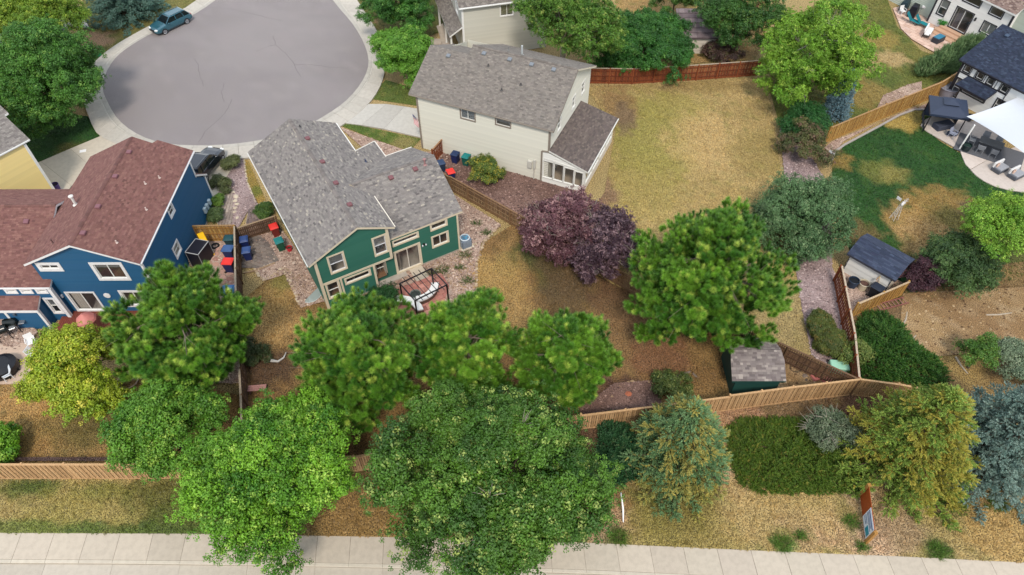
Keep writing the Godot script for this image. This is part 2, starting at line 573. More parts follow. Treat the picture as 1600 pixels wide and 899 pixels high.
func build_ground():
	patch_noise = FastNoiseLite.new()
	patch_noise.seed = 7
	patch_noise.frequency = 0.16
	patch_noise.fractal_octaves = 4
	fine_noise = FastNoiseLite.new()
	fine_noise.seed = 19
	fine_noise.frequency = 0.55
	fine_noise.fractal_octaves = 4
	for k in 3:
		grass_meshes.append(make_grass_mesh(31 + k, 9, 0.10, 0.16, 0.03))
		stone_meshes.append(make_stone_mesh(41 + k))
	var turf := mat("turf", 0.95, "turf", 0.14, 4.0)
	var soil := mat("soil", 0.95, "turf", 0.2, 2.5)
	var conc := mat("concrete", 0.85, "soft", 0.35, 0.4)
	var straw := [s(188, 162, 112), s(172, 148, 98), s(146, 134, 82)]
	var brown := [s(158, 126, 78), s(140, 108, 66), s(118, 96, 56)]
	var green := [s(84, 104, 40), s(104, 116, 48), s(130, 128, 62)]
	var lush := [s(28, 72, 18), s(38, 82, 22), s(60, 92, 30)]
	var mulch := [s(110, 84, 72), s(92, 68, 58), s(126, 100, 84)]

	# the wide ground, up to the bottom pavement
	var gr := structure("ground")
	var edge := [-120, 853, 0, 853, 300, 856, 600, 860, 915, 870, 1200, 882, 1400, 890, 1720, 905]
	var poly := px(edge)
	poly.append(Vector2(260, -12.5))
	poly.append(Vector2(260, -420))
	poly.append(Vector2(-260, -420))
	poly.append(Vector2(-260, -15.2))
	sheet(gr, "soil", poly, -0.02, straw, [], turf, 8.0)

	# yards, from the street to the back fences
	var y := 0.0
	var yards := [
		["front_lawn", [100, 90, 125, 40, 130, -20, 330, -20, 308, 3, 233, 45, 180, 76, 157, 92, 133, 130, 110, 130], [s(110, 112, 52), s(130, 122, 66), s(86, 100, 40)], [[150, 62, 2.5, s(176, 140, 110), 0.9], [127, 100, 3.0, s(64, 100, 30), 0.8], [215, 40, 3, s(120, 112, 60), 0.6]], 10.0, 0.7],
		["tree_lawn", [-40, 300, 30, 180, 60, 170, 137, 182, 158, 214, 58, 254], lush, [[110, 235, 1.6, s(110, 104, 50), 0.7]], 14.0, 0.7],
		["corner_lawn", [555, 25, 588, 78, 600, 80, 660, 60, 720, 40, 700, -20, 540, -20], [s(96, 100, 44), s(118, 110, 56), s(72, 92, 34)], [[577, 36, 1.2, s(170, 136, 100), 0.9]], 10.0, 0.7],
		["strip_lawn", [578, 155, 602, 125, 655, 140, 655, 166, 600, 158], green, [], 12.0, 0.7],
		["side_strip_lawn", [531, 196, 545, 193, 658, 217, 640, 236, 585, 218], [s(84, 106, 36), s(100, 116, 44), s(150, 138, 80)], [[630, 224, 1.4, s(150, 136, 84), 0.8]], 14.0, 0.7],
		["dry_strip_lawn", [380, 248, 388, 252, 415, 313, 404, 320, 386, 285], [s(170, 140, 70), s(150, 126, 62), s(120, 120, 50)], [[400, 300, 0.9, s(100, 112, 40), 0.8]], 10.0, 0.7],
		["white_house_lawn", [903, 136, 987, 133, 1087, 127, 1184, 119, 1204, 160, 1216, 240, 1238, 390, 1254, 490, 1268, 556, 1196, 532, 963, 447, 880, 398, 945, 300, 962, 205, 925, 150], [s(186, 160, 106), s(172, 148, 94), s(152, 140, 80)], [[1010, 215, 5.0, s(148, 142, 68), 0.75, 0.6], [1050, 170, 4.0, s(158, 146, 76), 0.7, 1.2], [965, 165, 2.2, s(150, 116, 78), 0.7, 0.5], [975, 185, 1.3, s(126, 104, 80), 0.8, 0.4], [1110, 220, 5, s(196, 166, 112), 0.6], [1150, 330, 4, s(168, 144, 88), 0.6], [1190, 240, 4, s(146, 128, 70), 0.6], [1100, 135, 4, s(150, 126, 74), 0.6, 2.5], [1235, 500, 4, s(168, 150, 104), 0.7], [1000, 290, 5, s(160, 146, 76), 0.5], [930, 300, 2.6, s(130, 96, 84), 0.7]], 16.0, 0.8],
		["green_house_lawn", [378, 470, 440, 418, 480, 430, 640, 420, 740, 395, 768, 372, 800, 352, 960, 446, 1130, 520, 1200, 532, 1332, 598, 1332, 616, 1228, 630, 1131, 643, 903, 672, 560, 735, 388, 745], brown, [[820, 400, 1.4, s(74, 84, 40), 0.85, 0.7], [790, 415, 1.1, s(80, 90, 42), 0.8, 0.7], [855, 425, 1.6, s(84, 88, 44), 0.75, 0.5], [880, 460, 2.4, s(96, 78, 50), 0.7, 0.6], [770, 440, 3.5, s(178, 146, 88), 0.8], [785, 500, 2.6, s(176, 144, 90), 0.7], [900, 420, 4, s(104, 84, 58), 0.7, 0.8], [1000, 480, 4, s(112, 82, 58), 0.75], [985, 540, 4, s(142, 112, 74), 0.6], [1030, 560, 2.5, s(134, 92, 66), 0.7], [420, 470, 2.5, s(180, 146, 88), 0.8], [425, 520, 2.5, s(188, 152, 96), 0.8], [440, 440, 1.3, s(118, 116, 56), 0.7], [420, 575, 2.2, s(86, 64, 46), 0.9], [975, 615, 2.2, s(86, 60, 50), 0.95, 1.4], [1255, 590, 3, s(120, 84, 64), 0.8], [1215, 600, 3, s(126, 88, 60), 0.8]], 14.0, 0.8],  # dark patches by the plum trees and broad pine: their shade, painted in
		["blue_house_lawn", [-60, 598, 70, 604, 150, 600, 260, 590, 300, 600, 380, 620, 384, 735, -60, 735], [s(182, 146, 92), s(166, 130, 78), s(128, 110, 62)], [[60, 650, 3, s(188, 148, 88), 0.7], [150, 650, 3.2, s(96, 92, 44), 0.75], [225, 640, 2.2, s(170, 130, 72), 0.7], [20, 690, 2.5, s(130, 110, 60), 0.6]], 16.0, 0.9],  # olive patch beside the maple: its shade mixed into the turf colour
		["patchy_lawn", [1215, 185, 1200, 130, 1230, 40, 1310, -20, 1380, -20, 1402, 42, 1440, 80, 1500, 100, 1490, 118, 1292, 205], [s(104, 112, 46), s(126, 122, 58), s(80, 98, 36)], [[1345, 98, 2.4, s(186, 160, 112), 0.9], [1395, 92, 2.0, s(184, 158, 110), 0.9], [1370, 60, 2.6, s(166, 142, 76), 0.7], [1350, 145, 3.2, s(156, 132, 72), 0.8], [1300, 130, 2.6, s(150, 126, 70), 0.8], [1385, 120, 2.2, s(84, 104, 38), 0.7], [1385, 25, 2, s(112, 118, 50), 0.6]], 14.0, 0.8],
		["lush_lawn", [1300, 250, 1320, 228, 1380, 196, 1430, 172, 1462, 178, 1436, 196, 1470, 222, 1500, 240, 1512, 262, 1540, 286, 1580, 300, 1680, 300, 1680, 420, 1400, 480, 1330, 400, 1302, 300], lush, [[1412, 190, 2.2, s(176, 150, 78), 0.95], [1425, 178, 1.4, s(150, 132, 70), 0.8], [1308, 250, 1.6, s(150, 124, 64), 0.9], [1375, 268, 2.0, s(130, 128, 60), 0.6], [1400, 275, 1.6, s(150, 136, 72), 0.6], [1470, 330, 3.6, s(160, 128, 70), 0.85], [1420, 345, 2.6, s(176, 140, 84), 0.85], [1500, 325, 3, s(150, 120, 66), 0.8], [1560, 380, 6, s(110, 108, 52), 0.7], [1340, 365, 2.2, s(120, 100, 60), 0.8], [1445, 375, 3, s(180, 146, 96), 0.8], [1520, 330, 1.5, s(90, 74, 60), 0.8]], 18.0, 0.8],
		["leaf_litter_yard", [1330, 480, 1415, 440, 1470, 425, 1680, 400, 1680, 640, 1405, 628, 1340, 615], [s(150, 124, 80), s(128, 100, 66), s(170, 142, 92)], [[1440, 540, 2.2, s(176, 144, 88), 0.7], [1500, 560, 2.5, s(172, 144, 86), 0.7], [1430, 500, 2.2, s(120, 98, 72), 0.7], [1560, 490, 4, s(116, 88, 58), 0.7]], 10.0, 0.8],
		["far_yard", [960, -30, 965, 40, 985, 60, 1085, 100, 1120, 96, 1180, 95, 1200, 40, 1200, -30], [s(180, 148, 92), s(164, 134, 84), s(124, 120, 60)], [[1010, 35, 2.2, s(120, 104, 60), 0.6], [970, 30, 2, s(150, 124, 100), 0.8]], 8.0, 0.8],
		["street_verge", [-120, 748, 250, 748, 560, 736, 903, 673, 1131, 644, 1228, 631, 1328, 618, 1400, 626, 1700, 640, 1720, 886, 1400, 870, 1200, 862, 915, 849, 600, 840, 300, 835, -120, 833], [s(188, 162, 112), s(168, 148, 94), s(134, 126, 70)], [[40, 765, 2.6, s(88, 100, 40), 0.85, 3.0], [60, 762, 2.0, s(80, 96, 38), 0.8, 3.0], [160, 768, 2.2, s(90, 100, 42), 0.85, 3.0], [150, 800, 6, s(150, 140, 70), 0.6, 2.5], [300, 790, 4.5, s(96, 98, 42), 0.85, 1.3], [290, 815, 3.5, s(90, 100, 40), 0.7, 2], [30, 828, 6, s(100, 118, 50), 0.8, 8], [230, 829, 6, s(84, 104, 44), 0.8, 10], [560, 780, 6, s(100, 82, 52), 0.85], [560, 825, 3.5, s(160, 128, 76), 0.8], [780, 790, 6, s(92, 82, 46), 0.8], [950, 700, 3.0, s(96, 68, 54), 0.9], [960, 780, 2.2, s(150, 110, 80), 0.9], [975, 815, 1.2, s(186, 150, 116), 0.9], [935, 820, 1.5, s(166, 140, 108), 0.9], [965, 840, 0.9, s(84, 100, 44), 0.9], [1040, 800, 3.4, s(140, 128, 64), 0.8], [1060, 770, 3.0, s(98, 100, 44), 0.85], [1100, 830, 3.0, s(150, 132, 72), 0.6], [1150, 745, 1.4, s(186, 156, 122), 0.95], [1190, 800, 3, s(178, 152, 100), 0.8], [1290, 830, 1.6, s(190, 158, 120), 0.95], [1240, 825, 1.4, s(150, 124, 100), 0.7], [1225, 848, 0.9, s(60, 110, 34), 0.95], [1330, 800, 1.0, s(76, 100, 40), 0.9, 0.5], [1340, 775, 1.1, s(186, 160, 130), 0.9], [1365, 850, 1.5, s(192, 162, 130), 0.95], [1410, 830, 1.8, s(168, 142, 110), 0.8], [1250, 775, 3.5, s(176, 150, 96), 0.7], [1490, 780, 2.0, s(72, 88, 38), 0.9, 1.2], [1465, 868, 1.2, s(78, 100, 42), 0.9], [1560, 800, 4, s(180, 148, 90), 0.8], [1350, 640, 3.0, s(120, 82, 66), 0.9], [1250, 640, 5, s(110, 84, 60), 0.8], [1470, 745, 2.5, s(110, 78, 60), 0.8], [1140, 660, 2.5, s(170, 130, 100), 0.8]], 16.0, 1.0],  # dark patches under and left of the street trees hold their shade as colour
	]
	for q in yards:
		y += 0.004
		var n := structure(q[0])
		var pl := px(q[1])
		sheet(n, "turf", pl, y, q[2], q[3], turf, 0.4)
		if q[4] > 0.0:
			blades(n, "grass", pl, y, q[4] * 2.4, q[2], q[3], q[5], int(y * 1000.0))

	# beds of stone, bark and soil
	var tan := [s(200, 174, 158), s(178, 150, 134), s(216, 194, 178), s(154, 126, 112), s(134, 112, 102)]
	var pink := [s(180, 158, 156), s(160, 138, 136), s(198, 178, 176), s(132, 112, 112)]
	var red := [s(140, 110, 100), s(118, 90, 80), s(164, 134, 124), s(100, 76, 70)]
	var litter := [s(150, 118, 80), s(172, 142, 100), s(110, 82, 56), s(190, 164, 128)]
	var beds := [
		["stone_bed", [690, 300, 712, 306, 783, 352, 752, 380, 742, 430, 742, 470, 700, 480, 640, 470, 590, 470, 590, 450, 620, 432, 664, 412, 720, 390], tan, 30.0, 0.085],
		["side_stone_bed", [405, 330, 425, 338, 470, 400, 492, 425, 512, 470, 470, 482, 445, 430, 412, 440, 384, 400, 372, 362], tan, 26.0, 0.085],
		["front_stone_bed", [342, 248, 380, 246, 386, 285, 404, 322, 388, 330, 372, 358, 352, 356, 340, 330, 326, 312], pink, 26.0, 0.075],
		["entry_stone_bed", [530, 199, 585, 219, 640, 238, 700, 238, 700, 262, 600, 262], tan, 24.0, 0.085],
		["bark_bed", [672, 240, 700, 232, 862, 272, 905, 300, 870, 385, 825, 352, 703, 286], red, 34.0, 0.075],
		["river_stone_bed", [1218, 200, 1240, 200, 1300, 300, 1300, 420, 1312, 440, 1340, 585, 1336, 598, 1268, 556, 1254, 490, 1238, 390], pink, 26.0, 0.085],
		["shed_stone_bed", [1316, 425, 1335, 405, 1415, 445, 1332, 492], tan, 26.0, 0.07],
		["fence_stone_bed", [1288, 232, 1300, 222, 1460, 158, 1500, 130, 1500, 175, 1462, 176, 1430, 168, 1378, 190, 1318, 222, 1300, 244], tan, 20.0, 0.085],
		["fence_foot_bed", [1380, 150, 1420, 133, 1440, 128, 1440, 143, 1370, 170], tan, 16.0, 0.085],
		["path_stone_bed", [312, 372, 370, 362, 378, 470, 384, 600, 300, 600, 330, 520], tan, 20.0, 0.085],
		["grill_stone_bed", [-40, 470, 40, 500, 60, 520, 20, 560, -40, 560], tan, 20.0, 0.085],
		["corner_litter", [1228, 560, 1332, 602, 1300, 622, 1200, 634, 1205, 580], litter, 14.0, 0.09],
		["yard_litter", [1410, 460, 1600, 450, 1600, 545, 1450, 560, 1405, 520], litter, 9.0, 0.08],
		["fence_litter", [0, 716, 240, 716, 240, 722, 0, 722], red, 20.0, 0.08],
		["tree_litter", [905, 640, 960, 600, 1020, 596, 1035, 632, 905, 668], red, 24.0, 0.07],
	]
	var bc := {"stone": [s(150, 124, 108), s(132, 106, 94), s(116, 94, 84)]}
	for q in beds:
		y += 0.004
		var n := structure(q[0])
		var pl := px(q[1])
		var cc: Array = q[2]
		sheet(n, "soil", pl, y, [cc[1], cc[0], cc[3 % cc.size()]], [], soil, 0.6)
		gravel(n, "stones", pl, y, q[3], cc, q[4], int(y * 1000.0))

	build_street(conc, y)

func slab_ring(parent: Node, called: String, m: Material, quads: Array, th: float, col: Color, sd: int) -> void:
	var r := rng(sd)
	for q in quads:
		var mb := MB.new()
		mb.col = jit(r, col, 0.06)
		mb.prism(PackedVector3Array(q), th, 0.012)
		part(parent, called, mb, m)

func build_street(conc: Material, y0: float):
	var asphalt := mat("asphalt", 0.92, "grain", 0.8, 0.6)
	# pairs of points round the turning circle: edge of the asphalt, outer edge of the pavement
	var ring := [508, -14, 548, -14, 530, 14, 570, 20, 552, 40, 588, 48, 570, 72, 600, 78, 576, 100, 602, 108, 567, 127, 594, 137, 545, 155, 574, 166, 515, 178, 540, 194, 470, 203, 490, 222, 430, 216, 440, 240, 370, 226, 372, 250, 310, 229, 300, 252, 255, 225, 240, 246, 215, 211, 195, 231, 185, 188, 155, 213, 168, 160, 138, 181, 161, 140, 130, 152, 165, 118, 134, 124, 180, 93, 150, 97, 203, 74, 178, 74, 235, 55, 215, 52, 275, 37, 255, 31, 312, 19, 296, 10, 350, -8, 330, -18]
	var inn: Array[Vector3] = []
	var out: Array[Vector3] = []
	for i in range(0, ring.size(), 4):
		inn.append(g(ring[i], ring[i + 1]))
		out.append(g(ring[i + 2], ring[i + 3]))
	# finer, rounder
	var ci := Curve3D.new()
	var co := Curve3D.new()
	for i in inn.size():
		var a := (inn[mini(i + 1, inn.size() - 1)] - inn[maxi(i - 1, 0)]) / 6.0
		var b := (out[mini(i + 1, out.size() - 1)] - out[maxi(i - 1, 0)]) / 6.0
		ci.add_point(inn[i], -a, a)
		co.add_point(out[i], -b, b)
	var n := 60
	var pi: Array[Vector3] = []
	var po: Array[Vector3] = []
	for k in n + 1:
		var f := float(k) / n * (inn.size() - 1)
		pi.append(ci.sample(int(f), f - int(f)))
		po.append(co.sample(int(f), f - int(f)))
	var road := structure("road")
	var ap := PackedVector2Array()
	for p in pi:
		ap.append(Vector2(p.x, p.z))
	ap.append(Vector2(-38.0, -130.0))
	ap.append(Vector2(-18.0, -130.0))
	sheet(road, "asphalt", ap, y0 + 0.006, [s(141, 134, 134), s(136, 129, 129), s(146, 139, 138)], [[300, 150, 9, s(136, 129, 129), 0.5], [420, 60, 8, s(146, 139, 138), 0.5], [510, 105, 0.35, s(96, 90, 88), 0.9]], asphalt, 1.0)
	var cr := MB.new()
	cr.col = s(120, 112, 112)
	var cracks := [[304, 92, 310, 105, 312, 118, 318, 135], [362, 155, 356, 170, 345, 184, 330, 196, 320, 205, 309, 222], [427, 56, 430, 70, 445, 82, 460, 101, 485, 101, 505, 103], [400, 80, 420, 72, 430, 70], [330, 12, 360, 14, 395, 22, 440, 32], [505, 104, 545, 107], [350, 130, 345, 145, 350, 160], [460, 101, 470, 120]]
	var r := rng(5)
	for c in cracks:
		for i in range(0, c.size() - 2, 2):
			var a := g(c[i], c[i + 1], y0 + 0.010)
			var b := g(c[i + 2], c[i + 3], y0 + 0.010)
			var prev := a
			var w0 := 0.03
			for k in range(1, 5):
				var q := a.lerp(b, k / 4.0) + Vector3(r.randf_range(-0.1, 0.1), 0, r.randf_range(-0.1, 0.1)) * (0.0 if k == 4 else 1.0)
				var d := (q - prev).normalized()
				var sd := Vector3(-d.z, 0, d.x)
				var w1 := r.randf_range(0.012, 0.035)
				cr.quad(prev - sd * w0, prev + sd * w0, q + sd * w1, q - sd * w1) if sd.cross(d).y > 0 else cr.quad(prev + sd * w0, prev - sd * w0, q - sd * w1, q + sd * w1)
				prev = q
				w0 = w1
	part(road, "crack_seal", cr, mat("tar", 0.8, "grain", 2.0))
	var walk := structure("pavement")
	var gut := []
	var curb := []
	var slabs := []
	for k in n:
		var a0 := pi[k]
		var a1 := pi[k + 1]
		var b0 := po[k]
		var b1 := po[k + 1]
		var gap := 0.006
		var at := func(f: float, e: float, hh: float) -> Vector3:
			var p := a0.lerp(a1, e).lerp(b0.lerp(b1, e), f)
			return Vector3(p.x, hh, p.z)
		gut.append([at.call(0.0, gap, y0 + 0.02), at.call(0.20, gap, y0 + 0.016), at.call(0.20, 1.0 - gap, y0 + 0.016), at.call(0.0, 1.0 - gap, y0 + 0.02)])
		curb.append([at.call(0.205, gap, 0.125), at.call(0.27, gap, 0.15), at.call(0.27, 1.0 - gap, 0.15), at.call(0.205, 1.0 - gap, 0.125)])
		slabs.append([at.call(0.275, gap, 0.15), at.call(1.0, gap, 0.15), at.call(1.0, 1.0 - gap, 0.15), at.call(0.275, 1.0 - gap, 0.15)])
	slab_ring(walk, "gutter_slab", conc, gut, 0.05, s(176, 171, 163), 3)
	slab_ring(walk, "kerb_stone", conc, curb, 0.13, s(186, 181, 172), 4)
	slab_ring(walk, "slab", conc, slabs, 0.16, s(182, 176, 167), 5)
	# driveways
	var drives := [
		["driveway", [[158, 214, 200, 232, 150, 268, 110, 234], [110, 234, 150, 268, 112, 292, 64, 254], [150, 268, 200, 232, 215, 240, 165, 282], [64, 254, 112, 292, 96, 318, 40, 262], [112, 292, 150, 268, 165, 282, 125, 318]], s(186, 177, 163)],
		["short_driveway", [[372, 251, 300, 253, 296, 290, 345, 292], [300, 253, 240, 247, 250, 290, 296, 290], [345, 292, 296, 290, 300, 318, 338, 318]], s(190, 180, 162)],
		["far_driveway", [[540, 194, 576, 164, 604, 164, 565, 197], [565, 197, 604, 164, 632, 168, 600, 203], [600, 203, 632, 168, 657, 172, 657, 216]], s(182, 178, 171)],
		["entry_path", [[682, 42, 692, 38, 706, 66, 690, 66], [690, 66, 706, 66, 712, 72, 690, 76], [602, 80, 640, 62, 690, 62, 690, 70, 645, 72, 603, 90]], s(176, 164, 152)],
		["left_path", [[104, 20, 132, 30, 140, 44, 110, 44]], s(190, 186, 180)],
	]
	for d in drives:
		var nd := structure(d[0])
		var qs := []
		for q in d[1]:
			var o := []
			var cen := Vector3.ZERO
			for i in range(0, q.size(), 2):
				cen += g(q[i], q[i + 1]) * 2.0 / q.size()
			for i in range(0, q.size(), 2):
				var p: Vector3 = g(q[i], q[i + 1])
				p += (cen - p).normalized() * 0.012
				o.append(Vector3(p.x, 0.13, p.z))
			qs.append(o)
		slab_ring(nd, "slab", conc, qs, 0.13, d[2], 9)
	# pavement along the street at the bottom
	var bw := structure("street_pavement")
	var tops := [-120, 831, 0, 831, 300, 833, 600, 838, 915, 847, 1200, 860, 1400, 868, 1720, 882]
	var cv := Curve3D.new()
	for i in range(0, tops.size(), 2):
		var here := g(tops[i], tops[i + 1])
		var p0 := g(tops[maxi(i - 2, 0)], tops[maxi(i - 1, 1)])
		var p1 := g(tops[mini(i + 2, tops.size() - 2)], tops[mini(i + 3, tops.size() - 1)])
		cv.add_point(here, -(p1 - p0) / 6.0, (p1 - p0) / 6.0)
	cv.bake_interval = 0.1
	var ln := cv.get_baked_length()
	var step := 1.92
	var sl := []
	var ks := []
	var gs := []
	for k in int(ln / step):
		var d0 := k * step
		var a := cv.sample_baked(d0 + 0.006)
		var b := cv.sample_baked(d0 + step - 0.006)
		var dir := (b - a).normalized()
		var nr := Vector3(-dir.z, 0, dir.x)
		var sa := Vector3(0.10, 0, 0) + nr
		var q := func(f: float, hh: float) -> Array:
			return [Vector3(a.x + sa.x * f, hh, a.z + sa.z * f), Vector3(b.x + sa.x * f, hh, b.z + sa.z * f)]
		var e0: Array = q.call(0.0, 0.03)
		var e1: Array = q.call(1.60, 0.03)
		sl.append([e0[0], e0[1], e1[1], e1[0]])
		e0 = q.call(1.612, 0.03)
		e1 = q.call(1.80, 0.02)
		ks.append([e0[0], e0[1], e1[1], e1[0]])
		if k % 2 == 0:
			var b2 := cv.sample_baked(minf(d0 + step * 2.0 - 0.006, ln))
			gs.append([e1[0] + Vector3(0, -0.11, 0) + nr * 0.01, Vector3(b2.x, -0.09, b2.z) + sa * 1.81, Vector3(b2.x, -0.11, b2.z) + sa * 2.7, Vector3(a.x, -0.11, a.z) + sa * 2.7])
	slab_ring(bw, "slab", conc, sl, 0.14, s(186, 175, 160), 21)
	slab_ring(bw, "kerb_stone", conc, ks, 0.2, s(192, 183, 168), 22)
	slab_ring(bw, "gutter_slab", conc, gs, 0.1, s(182, 173, 160), 23)
	var br := structure("street")
	sheet(br, "asphalt", PackedVector2Array([Vector2(-260, -13.6), Vector2(0, -13.0), Vector2(260, -11.0), Vector2(260, 200), Vector2(-260, 200)]), -0.14, [s(150, 144, 142), s(142, 136, 134), s(156, 150, 148)], [], asphalt, 8.0)

# ---------------------------------------------------------------- houses
# House axes: x along the wall that faces the yard, y up, za away from that wall. P() turns them into node axes.
func P(x: float, h: float, za: float) -> Vector3:
	return Vector3(x, h, -za)

func house_at(called: String, label: String, category: String, origin: Vector3, ang: float) -> Node3D:
	return thing(called, label, category, origin, -deg_to_rad(ang))

# lap siding between a and b (left to right from outside) over an outline in (along, height), with openings
func wall(H: Node3D, a: Vector3, b: Vector3, outline: Array, wins: Array, col: Color, trim: Color, board := 0.17, called := "wall") -> void:
	var dir := (b - a).normalized()
	var nrm := dir.cross(Vector3.UP)
	var poly := PackedVector2Array()
	for i in range(0, outline.size(), 2):
		poly.append(Vector2(outline[i], outline[i + 1]))
	var lo := poly[0]
	var hi := poly[0]
	for p in poly:
		lo = lo.min(p)
		hi = hi.max(p)
	var holes := []
	for w in wins:
		var fw: float = w.get("fw", 0.13)
		holes.append(Rect2(w.x + fw, w.y + fw, w.w - 2 * fw, w.h - 2 * fw))
	var core := MB.new()
	core.col = col
	var sid := MB.new()
	var r := rng(int(a.x * 31 + a.z * 17 + outline.size()) + 77)
	var h0 := lo.y
	while h0 < hi.y:
		var strip := PackedVector2Array([Vector2(lo.x, h0), Vector2(hi.x, h0), Vector2(hi.x, h0 + board), Vector2(lo.x, h0 + board)])
		var pieces: Array = Geometry2D.intersect_polygons(strip, poly)
		for hr in holes:
			var hp := PackedVector2Array([hr.position, Vector2(hr.end.x, hr.position.y), hr.end, Vector2(hr.position.x, hr.end.y)])
			var nx := []
			for q in pieces:
				nx.append_array(Geometry2D.clip_polygons(q, hp))
			pieces = nx
		sid.col = jit(r, col, 0.035)
		for q in pieces:
			var ix := Geometry2D.triangulate_polygon(q)
			var pts := []
			for p in q:
				pts.append(a + dir * p.x + Vector3.UP * p.y + nrm * lerpf(0.045, 0.008, (p.y - h0) / board))
			for k in range(0, ix.size(), 3):
				if (pts[ix[k + 1]] - pts[ix[k]]).cross(pts[ix[k + 2]] - pts[ix[k]]).dot(nrm) > 0:
					sid.tri(pts[ix[k]], pts[ix[k + 1]], pts[ix[k + 2]])
				else:
					sid.tri(pts[ix[k]], pts[ix[k + 2]], pts[ix[k + 1]])
			for i in q.size():
				var j: int = (i + 1) % q.size()
				if absf(q[i].y - h0) < 0.001 and absf(q[j].y - h0) < 0.001:
					var p0: Vector3 = pts[i]
					var p1: Vector3 = pts[j]
					if (p1 - p0).dot(dir) < 0:
						var sw := p0
						p0 = p1
						p1 = sw
					sid.quad(p0 - nrm * 0.045, p1 - nrm * 0.045, p1, p0)
		h0 += board
	# backing behind the boards
	var back: Array = [poly]
	for hr in holes:
		var hp := PackedVector2Array([hr.position - Vector2(0.0, 0.0), Vector2(hr.end.x, hr.position.y), hr.end, Vector2(hr.position.x, hr.end.y)])
		var left := PackedVector2Array([Vector2(lo.x - 1, lo.y - 1), Vector2((hr.position.x + hr.end.x) / 2, lo.y - 1), Vector2((hr.position.x + hr.end.x) / 2, hi.y + 1), Vector2(lo.x - 1, hi.y + 1)])
		var nx := []
		for q in back:
			for c in Geometry2D.clip_polygons(q, left) + Geometry2D.intersect_polygons(q, left):
				nx.append_array(Geometry2D.clip_polygons(c, hp))
		back = nx
	for q in back:
		var ix := Geometry2D.triangulate_polygon(q)
		for k in range(0, ix.size(), 3):
			var t := []
			for e in 3:
				var p: Vector2 = q[ix[k + e]]
				t.append(a + dir * p.x + Vector3.UP * p.y - nrm * 0.006)
			if (t[1] - t[0]).cross(t[2] - t[0]).dot(nrm) > 0:
				core.tri(t[0], t[1], t[2])
			else:
				core.tri(t[0], t[2], t[1])
	var w := part(H, called, core, mat("wall_core", 0.9, ""))
	part(w, "siding", sid, mat("siding", 0.62, ""), "stuff")
	for d in wins:
		window(H, a, dir, nrm, d, trim, lo, hi)

